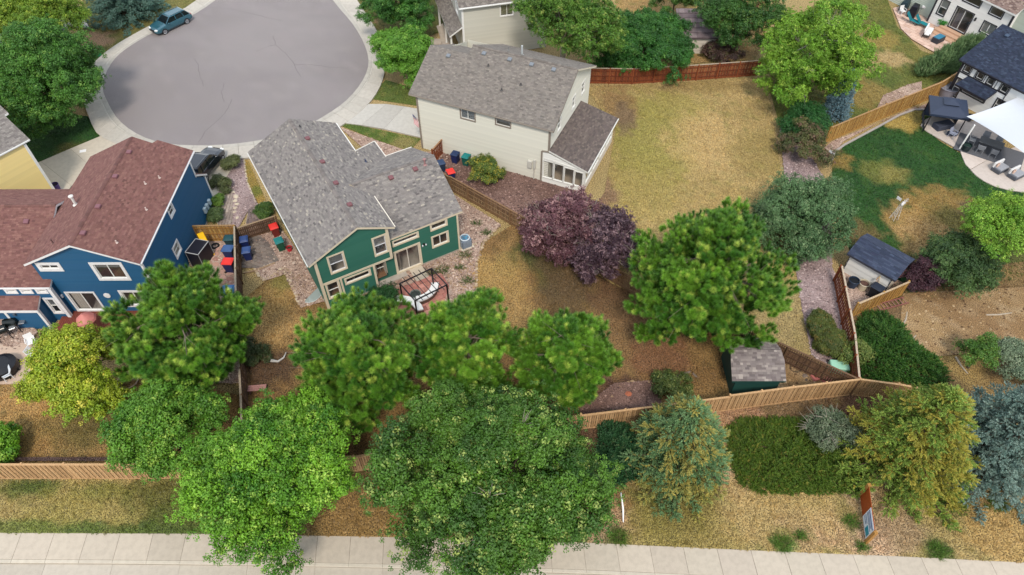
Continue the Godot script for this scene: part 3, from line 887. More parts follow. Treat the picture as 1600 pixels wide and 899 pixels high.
func window(H: Node3D, a: Vector3, dir: Vector3, nrm: Vector3, d: Dictionary, trim: Color, lo: Vector2, hi: Vector2) -> void:
	var fw: float = d.get("fw", 0.13)
	var R := Rect2(d.x, d.y, d.w, d.h)
	var I := R.grow(-fw)
	var at := func(sx: float, sy: float, o: float) -> Vector3:
		return a + dir * sx + Vector3.UP * sy + nrm * o
	var tcol: Color = d.get("trim", trim)
	var bs := Basis(dir, Vector3.UP, nrm)
	var casing := MB.new()
	casing.col = tcol
	var cx := R.get_center().x
	var cy := R.get_center().y
	casing.box(Transform3D(bs, at.call(cx, R.end.y - fw / 2, 0.03)), Vector3(R.size.x, fw, 0.075))
	casing.box(Transform3D(bs, at.call(cx, R.position.y + fw / 2, 0.035)), Vector3(R.size.x, fw, 0.085))
	casing.box(Transform3D(bs, at.call(R.position.x + fw / 2, cy, 0.03)), Vector3(fw, I.size.y, 0.075))
	casing.box(Transform3D(bs, at.call(R.end.x - fw / 2, cy, 0.03)), Vector3(fw, I.size.y, 0.075))
	var w := part(H, d.get("name", "window"), casing, mat("trim", 0.6, "soft", 0.6))
	# sash
	var sash := MB.new()
	sash.col = d.get("sash", s(226, 226, 222))
	var t := 0.045
	sash.box(Transform3D(bs, at.call(cx, I.end.y - t / 2, -0.03)), Vector3(I.size.x, t, 0.05))
	sash.box(Transform3D(bs, at.call(cx, I.position.y + t / 2, -0.03)), Vector3(I.size.x, t, 0.05))
	sash.box(Transform3D(bs, at.call(I.position.x + t / 2, cy, -0.03)), Vector3(t, I.size.y - 2 * t, 0.05))
	sash.box(Transform3D(bs, at.call(I.end.x - t / 2, cy, -0.03)), Vector3(t, I.size.y - 2 * t, 0.05))
	var split: String = d.get("split", "")
	if split == "h":
		sash.box(Transform3D(bs, at.call(cx, cy, -0.028)), Vector3(I.size.x - 2 * t, t, 0.055))
	elif split == "v":
		sash.box(Transform3D(bs, at.call(cx, cy, -0.028)), Vector3(t * 1.4, I.size.y - 2 * t, 0.055))
	part(w, "sash", sash, mat("sash", 0.5, ""))
	var panes := []
	if split == "h":
		panes = [Rect2(I.position, Vector2(I.size.x, I.size.y / 2)), Rect2(I.position + Vector2(0, I.size.y / 2), Vector2(I.size.x, I.size.y / 2))]
	elif split == "v":
		panes = [Rect2(I.position, Vector2(I.size.x / 2, I.size.y)), Rect2(I.position + Vector2(I.size.x / 2, 0), Vector2(I.size.x / 2, I.size.y))]
	else:
		panes = [I]
	for p in panes:
		var g2: Rect2 = p.grow(-0.02)
		var mb := MB.new()
		mb.quad(at.call(g2.position.x, g2.position.y, -0.03), at.call(g2.end.x, g2.position.y, -0.03), at.call(g2.end.x, g2.end.y, -0.03), at.call(g2.position.x, g2.end.y, -0.03))
		part(w, "pane", mb, mat_glass())
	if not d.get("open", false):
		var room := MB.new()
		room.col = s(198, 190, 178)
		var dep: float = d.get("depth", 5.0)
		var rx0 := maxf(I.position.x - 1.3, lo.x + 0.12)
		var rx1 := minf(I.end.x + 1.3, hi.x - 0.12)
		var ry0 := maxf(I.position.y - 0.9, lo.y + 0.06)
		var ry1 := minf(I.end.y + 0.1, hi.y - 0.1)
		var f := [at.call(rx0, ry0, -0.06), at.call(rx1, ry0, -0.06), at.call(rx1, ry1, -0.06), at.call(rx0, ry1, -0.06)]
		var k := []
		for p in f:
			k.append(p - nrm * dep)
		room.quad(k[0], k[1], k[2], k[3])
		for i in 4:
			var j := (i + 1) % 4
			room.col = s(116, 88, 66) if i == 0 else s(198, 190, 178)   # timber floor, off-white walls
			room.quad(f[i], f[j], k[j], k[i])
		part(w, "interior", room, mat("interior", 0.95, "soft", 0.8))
	if d.has("blind"):
		var bl := MB.new()
		bl.col = d.get("blind_col", s(205, 208, 210))
		var fr: float = d.blind
		var rows := maxi(2, int(I.size.y * fr / 0.09))
		for q in rows:
			var yy := I.end.y - I.size.y * fr * (q + 0.5) / rows
			bl.box(Transform3D(bs * Basis(Vector3.RIGHT, 0.5), at.call(cx, yy, -0.085)), Vector3(I.size.x - 0.05, I.size.y * fr / rows * 1.05, 0.006))
		part(w, "blind", bl, mat("blind", 0.7, ""))
	if d.has("curtain"):
		var cu := MB.new()
		cu.col = d.curtain
		for q in 8:
			var xx := I.position.x + I.size.x * (0.06 + 0.045 * q)
			cu.box(Transform3D(bs * Basis(Vector3.UP, 0.5 if q % 2 else -0.5), at.call(xx, cy, -0.13)), Vector3(I.size.x * 0.05, I.size.y - 0.06, 0.01))
		part(w, "curtain", cu, mat("blind", 0.7, ""))

func corner(H: Node3D, p: Vector3, h0: float, h1: float, col: Color, w := 0.15, called := "corner_board") -> void:
	var mb := MB.new()
	mb.col = col
	mb.bx(Vector3(p.x, (h0 + h1) / 2, p.z), Vector3(w, h1 - h0, w))
	part(H, called, mb, mat("trim", 0.6, "soft", 0.6))

func trim_bar(H: Node3D, a: Vector3, b: Vector3, w: float, hh: float, col: Color, called := "trim_board") -> void:
	var mb := MB.new()
	mb.col = col
	mb.bar(a, b, w, hh)
	part(H, called, mb, mat("trim", 0.6, "soft", 0.6))

func gutter(H: Node3D, a: Vector3, b: Vector3, col: Color) -> void:
	var mb := MB.new()
	mb.col = col
	mb.bar(a, b, 0.065, 0.08)
	part(H, "gutter", mb, mat_paint("gutter", 0.45))

# a sloping roof plane: deck with fascia edges, and shingles laid in courses over it
func roof(H: Node3D, planes: Array, pal: Array, fascia: Color, sd: int, course := 0.135, tab := 0.26, called := "roof") -> Node3D:
	var deck := MB.new()
	deck.col = fascia
	var sh := MB.new()
	var r := rng(sd)
	for raw in planes:
		var pts := PackedVector3Array()
		for i in range(0, raw.size(), 3):
			pts.append(P(raw[i], raw[i + 1], raw[i + 2]))
		deck.prism(pts, 0.17)
		var nrm := (pts[1] - pts[0]).cross(pts[2] - pts[0]).normalized()
		for i in range(2, pts.size() - 1):
			var alt := (pts[i] - pts[0]).cross(pts[i + 1] - pts[0])
			if alt.length() > 2.0 and nrm.length() < 0.5:
				nrm = alt.normalized()
		if nrm.y < 0:
			nrm = -nrm
		var u := Vector3.UP.cross(nrm).normalized()
		var w := nrm.cross(u)
		if w.y < 0:
			w = -w
		var poly := PackedVector2Array()
		for p in pts:
			poly.append(Vector2((p - pts[0]).dot(u), (p - pts[0]).dot(w)))
		var lo := poly[0]
		var hi := poly[0]
		for p in poly:
			lo = lo.min(p)
			hi = hi.max(p)
		sh.col = pal[mini(1, pal.size() - 1)][0]
		var ui := Geometry2D.triangulate_polygon(poly)
		for k in range(0, ui.size(), 3):
			var ut := []
			for e in 3:
				ut.append(pts[0] + u * poly[ui[k + e]].x + w * poly[ui[k + e]].y + nrm * 0.004)
			if (ut[1] - ut[0]).cross(ut[2] - ut[0]).dot(nrm) > 0:
				sh.tri(ut[0], ut[1], ut[2])
			else:
				sh.tri(ut[0], ut[2], ut[1])
		var rows := int((hi.y - lo.y) / course) + 1
		for k in rows:
			var b0 := lo.y + k * course
			var x := lo.x - r.randf() * tab
			var run := 0.0
			while x < hi.x:
				var tw := tab * r.randf_range(0.6, 1.3)
				var rect := PackedVector2Array([Vector2(x, b0), Vector2(x + tw - 0.008, b0), Vector2(x + tw - 0.008, b0 + course), Vector2(x, b0 + course)])
				x += tw
				var ins := 0
				for p in rect:
					if Geometry2D.is_point_in_polygon(p, poly):
						ins += 1
				var outs: Array = [rect] if ins == 4 else Geometry2D.intersect_polygons(rect, poly)
				if outs.is_empty():
					continue
				var roll := r.randf()
				var acc := 0.0
				var c: Color = pal[0][0]
				for e in pal:
					acc += e[1]
					if roll <= acc:
						c = e[0]
						break
				sh.col = jit(r, c, 0.1)
				var lift := r.randf_range(0.014, 0.024)
				for q in outs:
					var v3 := []
					for p in q:
						v3.append(pts[0] + u * p.x + w * p.y + nrm * lerpf(lift, 0.006, (p.y - b0) / course))
					var ix := Geometry2D.triangulate_polygon(q)
					for t in range(0, ix.size(), 3):
						if (v3[ix[t + 1]] - v3[ix[t]]).cross(v3[ix[t + 2]] - v3[ix[t]]).dot(nrm) > 0:
							sh.tri(v3[ix[t]], v3[ix[t + 1]], v3[ix[t + 2]])
						else:
							sh.tri(v3[ix[t]], v3[ix[t + 2]], v3[ix[t + 1]])
					for i in q.size():
						var j: int = (i + 1) % q.size()
						if absf(q[i].y - b0) < 0.001 and absf(q[j].y - b0) < 0.001:
							var d0: Vector3 = v3[i]
							var d1: Vector3 = v3[j]
							var dn := nrm * 0.02
							if (d1 - d0).dot(u) * w.cross(nrm).dot(u) < 0:
								sh.quad(d0 - dn, d0, d1, d1 - dn)
							else:
								sh.quad(d1 - dn, d1, d0, d0 - dn)
	var o := part(H, called, deck, mat("trim", 0.6, "soft", 0.6))
	part(o, "shingles", sh, mat("shingle", 0.95, "grain", 2.2), "stuff")
	return o

func ridge_cap(H: Node3D, a: Vector3, b: Vector3, col: Color, sd: int) -> void:
	var mb := MB.new()
	var r := rng(sd)
	var n := int(a.distance_to(b) / 0.28)
	var d := (b - a).normalized()
	var sd2 := d.cross(Vector3.UP).normalized()
	for i in n:
		mb.col = jit(r, col, 0.22)
		var p0 := a + d * (i * 0.28) + Vector3.UP * 0.02
		var p1 := p0 + d * 0.28 + Vector3.UP * 0.012
		for sg in [-1.0, 1.0]:
			var o: Vector3 = sd2 * 0.14 * sg + Vector3.DOWN * 0.06
			if sg > 0:
				mb.quad(p0, p0 + o, p1 + o, p1)
			else:
				mb.quad(p0 + o, p0, p1, p1 + o)
	part(H, "ridge_cap", mb, mat("shingle", 0.95, "grain", 2.2))

func roof_vent(H: Node3D, p: Vector3, slope: float, yaw: float, col: Color) -> void:
	var mb := MB.new()
	mb.col = col
	mb.box(Transform3D(Basis(Vector3.UP, yaw) * Basis(Vector3.RIGHT, slope), p + Vector3.UP * 0.09), Vector3(0.36, 0.15, 0.36), 0.03)
	part(H, "roof_vent", mb, mat_paint("vent", 0.6))

func pipe(H: Node3D, p: Vector3, hh: float, rad: float, col: Color, cap := false) -> void:
	var mb := MB.new()
	mb.col = col
	mb.lathe(Transform3D(Basis.IDENTITY, p), [Vector2(rad * 2.4, 0.0), Vector2(rad * 1.2, 0.06), Vector2(rad, 0.08), Vector2(rad, hh), Vector2(0, hh)], 10)
	if cap:
		mb.lathe(Transform3D(Basis.IDENTITY, p + Vector3.UP * hh), [Vector2(rad, 0), Vector2(rad * 1.9, 0.05), Vector2(rad * 1.9, 0.12), Vector2(0, 0.2)], 10)
	part(H, "vent_pipe", mb, mat_paint("vent", 0.6))

func build_houses():
	green_house()
	blue_house()
	white_house()
	navy_house()
	patio_house()
	yellow_house()
	beige_house()
	grey_house()

func green_house():
	var H := house_at("green_house", "dark green house with cream trim, grey shingle roof and sliding back door", "house", g(718, 391), -30.2)
	var col := s(46, 100, 86)
	var tr := s(226, 212, 188, 0.9)
	var sk := s(214, 216, 222)
	# walls that face the back yard
	wall(H, P(-11.15, 0, -0.5), P(-5.75, 0, -0.5), [0, 0, 3.95, 0, 3.95, 2.75, 5.4, 2.75, 5.4, 5.80, 3.35, 6.76, 0, 5.2], [
		{"x": 0.83, "y": 3.31, "w": 1.27, "h": 1.80, "split": "h", "blind": 0.5, "sash": sk},
		{"x": 4.19, "y": 3.37, "w": 1.13, "h": 1.86, "split": "h", "blind": 0.5, "sash": sk},
		{"x": 0.2, "y": 0.95, "w": 1.06, "h": 1.68, "split": "h"},
		{"x": 1.62, "y": 1.74, "w": 2.05, "h": 0.70}], col, tr)
	wall(H, P(-7.2, 0, 0), P(0, 0, 0), [0, 0, 7.2, 0, 7.2, 3.98, 1.45, 3.98, 1.45, 2.75, 0, 2.75], [
		{"x": 0.14, "y": 0.78, "w": 0.95, "h": 1.45, "split": "h"},
		{"x": 1.78, "y": 0.14, "w": 2.2, "h": 2.46, "fw": 0.17, "split": "v", "name": "sliding_door", "sash": s(214, 208, 198)},
		{"x": 1.82, "y": 3.12, "w": 2.16, "h": 0.62},
		{"x": 4.9, "y": 1.40, "w": 1.48, "h": 1.24, "split": "v"},
		{"x": 4.92, "y": 3.2, "w": 1.45, "h": 0.74}], col, tr)
	wall(H, P(-7.2, 0, -0.5), P(-7.2, 0, 0), [0, 0, 0.5, 0, 0.5, 2.75, 0, 2.75], [], col, tr)
	wall(H, P(-5.75, 0, -0.5), P(-5.75, 0, 4.4), [0, 2.75, 4.9, 2.75, 4.9, 5.6, 0, 5.6], [], col, tr)
	wall(H, P(-11.15, 0, 13.2), P(-11.15, 0, -0.5), [0, 0, 13.7, 0, 13.7, 5.2, 0, 5.2], [], col, tr)
	wall(H, P(0, 0, 0), P(0, 0, 8.7), [0, 0, 8.7, 0, 8.7, 3.9, 4.35, 6.15, 0, 3.9], [], col, tr)
	wall(H, P(0, 0, 8.7), P(-4.7, 0, 8.7), [0, 0, 4.7, 0, 4.7, 3.85, 0, 3.85], [], col, tr)
	wall(H, P(-4.7, 0, 8.6), P(-4.7, 0, 13.2), [0, 0, 4.6, 0, 4.6, 5.1, 0, 5.1], [], col, tr)
	wall(H, P(-4.7, 0, 13.2), P(-11.15, 0, 13.2), [0, 0, 6.45, 0, 6.45, 5.2, 3.1, 6.7, 0, 5.3], [], col, tr)
	corner(H, P(-11.15, 0, -0.5), 0, 5.2, tr, 0.2)
	corner(H, P(-5.75, 0, -0.5), 2.76, 5.75, tr, 0.2)
	corner(H, P(-7.2, 0, -0.5), 0, 2.6, tr, 0.16)
	corner(H, P(0, 0, 0), 0.0, 3.95, tr, 0.14)
	trim_bar(H, P(-9.85, 2.66, -0.535), P(-5.66, 2.66, -0.535), 0.05, 0.2, tr)
	trim_bar(H, P(-11.05, 2.66, -0.535), P(-9.85, 2.66, -0.535), 0.05, 0.2, tr)
	trim_bar(H, P(-9.75, 0.9, -0.532), P(-9.75, 2.55, -0.532), 0.05, 0.14, tr)
	var so := MB.new()
	so.col = tr
	so.bx(P(-6.47, 2.72, -0.24), Vector3(1.4, 0.06, 0.46))
	part(H, "soffit", so, mat("trim", 0.6, "soft", 0.6))
	var fo := MB.new()
	fo.col = s(170, 160, 150)
	fo.bx(P(-3.5, 0.1, 4.3), Vector3(7.1, 0.2, 8.7))
	fo.bx(P(-7.95, 0.09, 6.3), Vector3(6.45, 0.18, 13.7))
	part(H, "foundation", fo, mat("concrete", 0.85, "soft", 0.35, 0.4))
	# roofs
	var pal := [[s(140, 134, 131), 0.46], [s(126, 121, 119), 0.26], [s(152, 146, 141), 0.2], [s(174, 166, 155), 0.035], [s(108, 103, 103), 0.04]]
	var hA := func(x: float) -> float: return 6.95 - 0.47 * absf(x + 7.8)
	var hB := func(za: float) -> float: return 6.35 - 0.51 * absf(za - 4.35)
	var A := []
	for q in [[-7.8, -0.8], [-7.8, 13.6], [-11.65, 13.6], [-11.65, -0.8]]:
		A += [q[0], hA.call(q[0]), q[1]]
	var B := []
	for q in [[-7.8, -0.8], [-5.2, -0.8], [-5.2, 3.2], [-6.5, 4.35], [-2.0, 8.55], [-2.0, 11.0], [-4.25, 9.2], [-4.25, 13.6], [-7.8, 13.6]]:
		B += [q[0], hA.call(q[0]), q[1]]
	roof(H, [A, B], pal, tr, 11)
	var C := []
	for q in [[0.45, -0.1], [0.45, 4.35], [-6.4, 4.35], [-5.65, 3.4], [-5.65, -0.1]]:
		C += [q[0], hB.call(q[1]), q[1]]
	var D := []
	for q in [[0.45, 4.35], [0.45, 9.05], [-2.4, 9.05], [-6.5, 4.35]]:
		D += [q[0], hB.call(q[1]), q[1]]
	roof(H, [C, D], pal, tr, 12)
	ridge_cap(H, P(-7.8, 6.97, -0.8), P(-7.8, 6.97, 13.6), s(128, 121, 118), 4)
	ridge_cap(H, P(0.45, 6.37, 4.35), P(-6.5, 6.37, 4.35), s(128, 121, 118), 5)
	gutter(H, P(-11.71, 5.08, 13.5), P(-11.71, 5.08, -0.75), s(204, 202, 198))
	gutter(H, P(-4.19, 5.24, 9.3), P(-4.19, 5.24, 13.5), s(226, 226, 224))
	gutter(H, P(-5.14, 5.68, -0.75), P(-5.14, 5.68, 3.0), s(222, 214, 200))
	trim_bar(H, P(-2.0, hA.call(-2.0) + 0.02, 11.0), P(-2.0, hA.call(-2.0) + 0.02, 8.6), 0.07, 0.06, s(222, 218, 210), "drip_edge")
	trim_bar(H, P(-2.0, hA.call(-2.0) + 0.02, 11.0), P(-4.2, hA.call(-4.2) + 0.02, 9.25), 0.07, 0.06, s(222, 218, 210), "drip_edge")
	trim_bar(H, P(0.45, hB.call(9.05) + 0.02, 9.05), P(-2.1, hB.call(9.05) + 0.02, 9.05), 0.07, 0.06, s(222, 218, 210), "drip_edge")
	for v in [[-7.35, 1.8], [-7.35, 4.5], [-7.35, 7.3], [-7.35, 10.6]]:
		roof_vent(H, P(v[0], hA.call(v[0]), v[1]), 0.0, 0.0, s(112, 72, 76))
	for v in [[-3.4, 3.8], [-1.4, 3.8]]:
		roof_vent(H, P(v[0], hB.call(v[1]), v[1]), 0.2, 0.0, s(116, 74, 78))
	pipe(H, P(-7.35, hA.call(-7.35), 12.4), 0.2, 0.05, s(60, 60, 62))
	pipe(H, P(-0.55, hB.call(3.9), 3.9), 0.45, 0.07, s(150, 112, 112), true)
	pipe(H, P(-4.0, hA.call(-4.0), 7.7), 0.25, 0.05, s(60, 70, 96))
	pipe(H, P(-4.2, hA.call(-4.2), 8.7), 0.25, 0.05, s(170, 166, 160))
	# lamp by the sliding door, meter box, step
	var lm := MB.new()
	lm.col = s(30, 30, 32)
	lm.bx(P(-2.95, 2.25, -0.08), Vector3(0.14, 0.1, 0.14))
	lm.col = s(210, 212, 220)
	lm.bx(P(-3.08, 2.18, -0.14), Vector3(0.1, 0.12, 0.1), 0.3, 0.02)
	lm.bx(P(-2.8, 2.18, -0.14), Vector3(0.1, 0.12, 0.1), -0.3, 0.02)
	part(H, "flood_light", lm, mat_paint("vent", 0.6))
	var st := MB.new()
	st.col = s(188, 176, 158)
	st.bx(P(-3.9, 0.07, -0.75), Vector3(1.05, 0.14, 1.4), 0, 0.02)
	part(H, "door_step", st, mat("concrete", 0.85, "soft", 0.35, 0.4))

func blue_house():
	var H := house_at("blue_house", "deep blue house with white trim and a brown red shingle roof", "house", g(336.5, 317.5), -0.3)
	var col := s(22, 80, 118)
	var tr := s(236, 236, 238, 0.9)
	var pal := [[s(132, 92, 86), 0.5], [s(122, 83, 78), 0.28], [s(142, 102, 94), 0.2], [s(112, 76, 72), 0.02]]
	# side wall towards the green house
	wall(H, P(0, 0, -12.1), P(0, 0, 0), [0, 0, 12.1, 0, 12.1, 2.9, 10.85, 3.9, 10.85, 5.5, 0, 5.5], [
		{"x": 5.3, "y": 4.5, "w": 0.98, "h": 0.98, "split": "h"},
		{"x": 3.7, "y": 1.88, "w": 1.12, "h": 1.14, "split": "h"}], col, tr)
	wall(H, P(-7.4, 0, -12.1), P(0, 0, -12.1), [0, 0, 7.4, 0, 7.4, 5.5, 3.7, 7.3, 0, 5.5], [
		{"x": 0.28, "y": 4.75, "w": 1.65, "h": 0.84, "fw": 0.24, "split": "v"},
		{"x": 3.9, "y": 3.78, "w": 2.24, "h": 1.82, "fw": 0.22, "split": "v", "blind": 0.3},
		{"x": 0.8, "y": 0.42, "w": 2.14, "h": 2.16, "fw": 0.14, "split": "v", "name": "sliding_door", "curtain": s(190, 186, 176)},
		{"x": 4.65, "y": 0.9, "w": 1.9, "h": 1.8, "fw": 0.2, "split": "v"}], col, tr)
	wall(H, P(-7.4, 0, -1.1), P(-7.4, 0, -12.1), [0, 0, 11.0, 0, 11.0, 5.5, 0, 5.5], [], col, tr)
	wall(H, P(0, 0, 0), P(-4.4, 0, 0), [0, 0, 4.4, 0, 4.4, 2.9, 0, 2.9], [], col, tr)
	wall(H, P(0, 2.9, -1.2), P(-7.4, 2.9, -1.2), [0, -2.9, 7.4, -2.9, 7.4, 2.6, 3.7, 4.4, 0, 2.6], [], col, tr)
	corner(H, P(0, 0, 0), 0, 2.9, tr)
	corner(H, P(0, 0, -1.25), 3.9, 5.5, tr)
	corner(H, P(0, 0, -12.1), 0, 5.5, tr)
	var hA := func(x: float) -> float: return 7.55 - 0.465 * absf(x + 3.72)
	var A := []
	for q in [[-3.72, -12.45], [0.17, -12.45], [0.17, -0.25], [-2.2, -0.35], [-2.4, -0.85], [-3.72, -0.85]]:
		A += [q[0], hA.call(q[0]), q[1]]
	var B := []
	for q in [[-3.72, -12.45], [-3.72, -0.85], [-7.65, -0.95], [-7.65, -12.45]]:
		B += [q[0], hA.call(q[0]), q[1]]
	roof(H, [A, B], pal, tr, 21)
	ridge_cap(H, P(-3.72, 7.57, -12.45), P(-3.72, 7.57, -0.85), s(116, 80, 76), 7)
	gutter(H, P(0.23, 5.68, -12.4), P(0.23, 5.68, -0.3), tr)
	roof(H, [[0.15, 4.15, -1.25, 0.15, 2.95, 0.3, -4.5, 2.95, 0.3, -4.5, 4.15, -1.25]], pal, tr, 23, 0.15, 0.3, "garage_roof")
	for za in [-2.6, -5.4, -8.6, -11.2]:
		roof_vent(H, P(-3.35, hA.call(-3.35), za), 0.0, 0.0, s(120, 80, 88))
	for q in [[-1.6, -5.2], [-1.0, -4.2], [-0.85, -7.6], [-1.5, -11.2]]:
		pipe(H, P(q[0], hA.call(q[0]), q[1]), 0.22, 0.045, s(196, 176, 168))
	pipe(H, P(-5.7, hA.call(-5.7), -7.5), 0.7, 0.09, s(206, 204, 200), true)
	pipe(H, P(-5.6, hA.call(-5.6), -11.4), 0.4, 0.04, s(90, 64, 62))
	# round white vent, lamp, meters
	var rv := MB.new()
	rv.col = tr
	rv.lathe(Transform3D(Basis(Vector3.RIGHT, PI / 2), P(-3.7, 2.17, -12.13)), [Vector2(0.24, 0), Vector2(0.24, 0.05), Vector2(0.0, 0.06)], 14)
	part(H, "round_vent", rv, mat_paint("vent", 0.6))
	var lm := MB.new()
	lm.col = s(190, 196, 206)
	lm.bx(P(-6.9, 2.2, -12.2), Vector3(0.18, 0.26, 0.18), 0, 0.03)
	part(H, "wall_lamp", lm, mat_paint("vent", 0.6))
	for za in [-1.1, -1.7, -2.2]:
		var mt := MB.new()
		mt.col = s(150, 170, 184)
		mt.bx(P(0.14, 1.0 - za * 0.1, za), Vector3(0.22, 0.5, 0.3), 0, 0.03)
		part(H, "meter_box", mt, mat_paint("vent", 0.6))
	var fo := MB.new()
	fo.col = s(176, 172, 168)
	fo.bx(P(-3.7, 0.12, -6.0), Vector3(7.5, 0.24, 12.3))
	part(H, "foundation", fo, mat("concrete", 0.85, "soft", 0.35, 0.4))
	# lower wing
	wall(H, P(-17, 0, -12.6), P(-6.95, 0, -12.6), [0, 0, 10.05, 0, 10.05, 3.5, 0, 3.5], [
		{"x": 9.0, "y": 2.98, "w": 0.82, "h": 0.5, "fw": 0.14},
		{"x": 7.92, "y": 2.98, "w": 0.86, "h": 0.5, "fw": 0.14},
		{"x": 6.85, "y": 2.98, "w": 0.86, "h": 0.5, "fw": 0.14},
		{"x": 9.06, "y": 0.75, "w": 0.8, "h": 1.75, "fw": 0.15, "split": "h", "blind": 0.5}], col, tr)
	wall(H, P(-6.95, 0, -12.6), P(-6.95, 0, -12.1), [0, 0, 0.5, 0, 0.5, 3.7, 0, 3.5], [], col, tr)
	corner(H, P(-6.95, 0, -12.6), 0, 3.5, tr, 0.24)
	var hW := func(za: float) -> float: return 3.66 + 0.465 * (za + 12.68)
	var W := []
	for q in [[-6.8, -12.68], [-6.8, -11.9], [-7.45, -11.9], [-7.45, -7.1], [-17.3, -7.1], [-17.3, -12.68]]:
		W += [q[0], hW.call(q[1]), q[1]]
	roof(H, [W], pal, tr, 25, 0.135, 0.26, "wing_roof")
	roof(H, [[-7.45, hW.call(-7.1), -7.1, -7.45, 4.7, -3.6, -17.3, 4.7, -3.6, -17.3, hW.call(-7.1), -7.1]], pal, tr, 26, 0.135, 0.26, "wing_roof")
	ridge_cap(H, P(-17.3, hW.call(-7.1) + 0.02, -7.1), P(-7.45, hW.call(-7.1) + 0.02, -7.1), s(128, 90, 84), 9)
	wall(H, P(-7.5, 0, -4.0), P(-17, 0, -4.0), [0, 0, 9.5, 0, 9.5, 4.0, 0, 4.0], [], col, tr)
	wall(H, P(-17, 0, -4.0), P(-17, 0, -12.6), [0, 0, 8.6, 0, 8.6, 3.5, 0, 3.5], [], col, tr)
	gutter(H, P(-17.2, 3.6, -12.72), P(-6.85, 3.6, -12.72), tr)
	roof_vent(H, P(-9.3, hW.call(-8.3), -8.3), 0.3, 0.0, s(120, 80, 88))
	# small lean-to in front of the wing
	wall(H, P(-10.5, 0, -13.4), P(-8.15, 0, -13.4), [0, 0, 2.35, 0, 2.35, 2.15, 0, 2.15], [], col, tr)
	wall(H, P(-8.15, 0, -13.4), P(-8.15, 0, -12.6), [0, 0, 0.8, 0, 0.8, 2.6, 0, 2.15], [], col, tr)
	corner(H, P(-8.15, 0, -13.4), 0, 2.15, tr, 0.18)
	corner(H, P(-10.5, 0, -13.4), 0, 2.15, tr, 0.18)
	roof(H, [[-7.98, 2.25, -13.58, -7.98, 2.75, -12.62, -14.0, 2.75, -12.62, -14.0, 2.25, -13.58]], pal, tr, 27, 0.15, 0.3, "porch_roof")
	trim_bar(H, P(-14, 2.1, -13.55), P(-8.0, 2.1, -13.55), 0.08, 0.2, tr)
	var ll := MB.new()
	ll.col = s(60, 80, 100)
	ll.bx(P(-9.9, 1.75, -13.5), Vector3(0.2, 0.22, 0.2), 0, 0.04)
	part(H, "wall_lamp", ll, mat_paint("vent", 0.6))

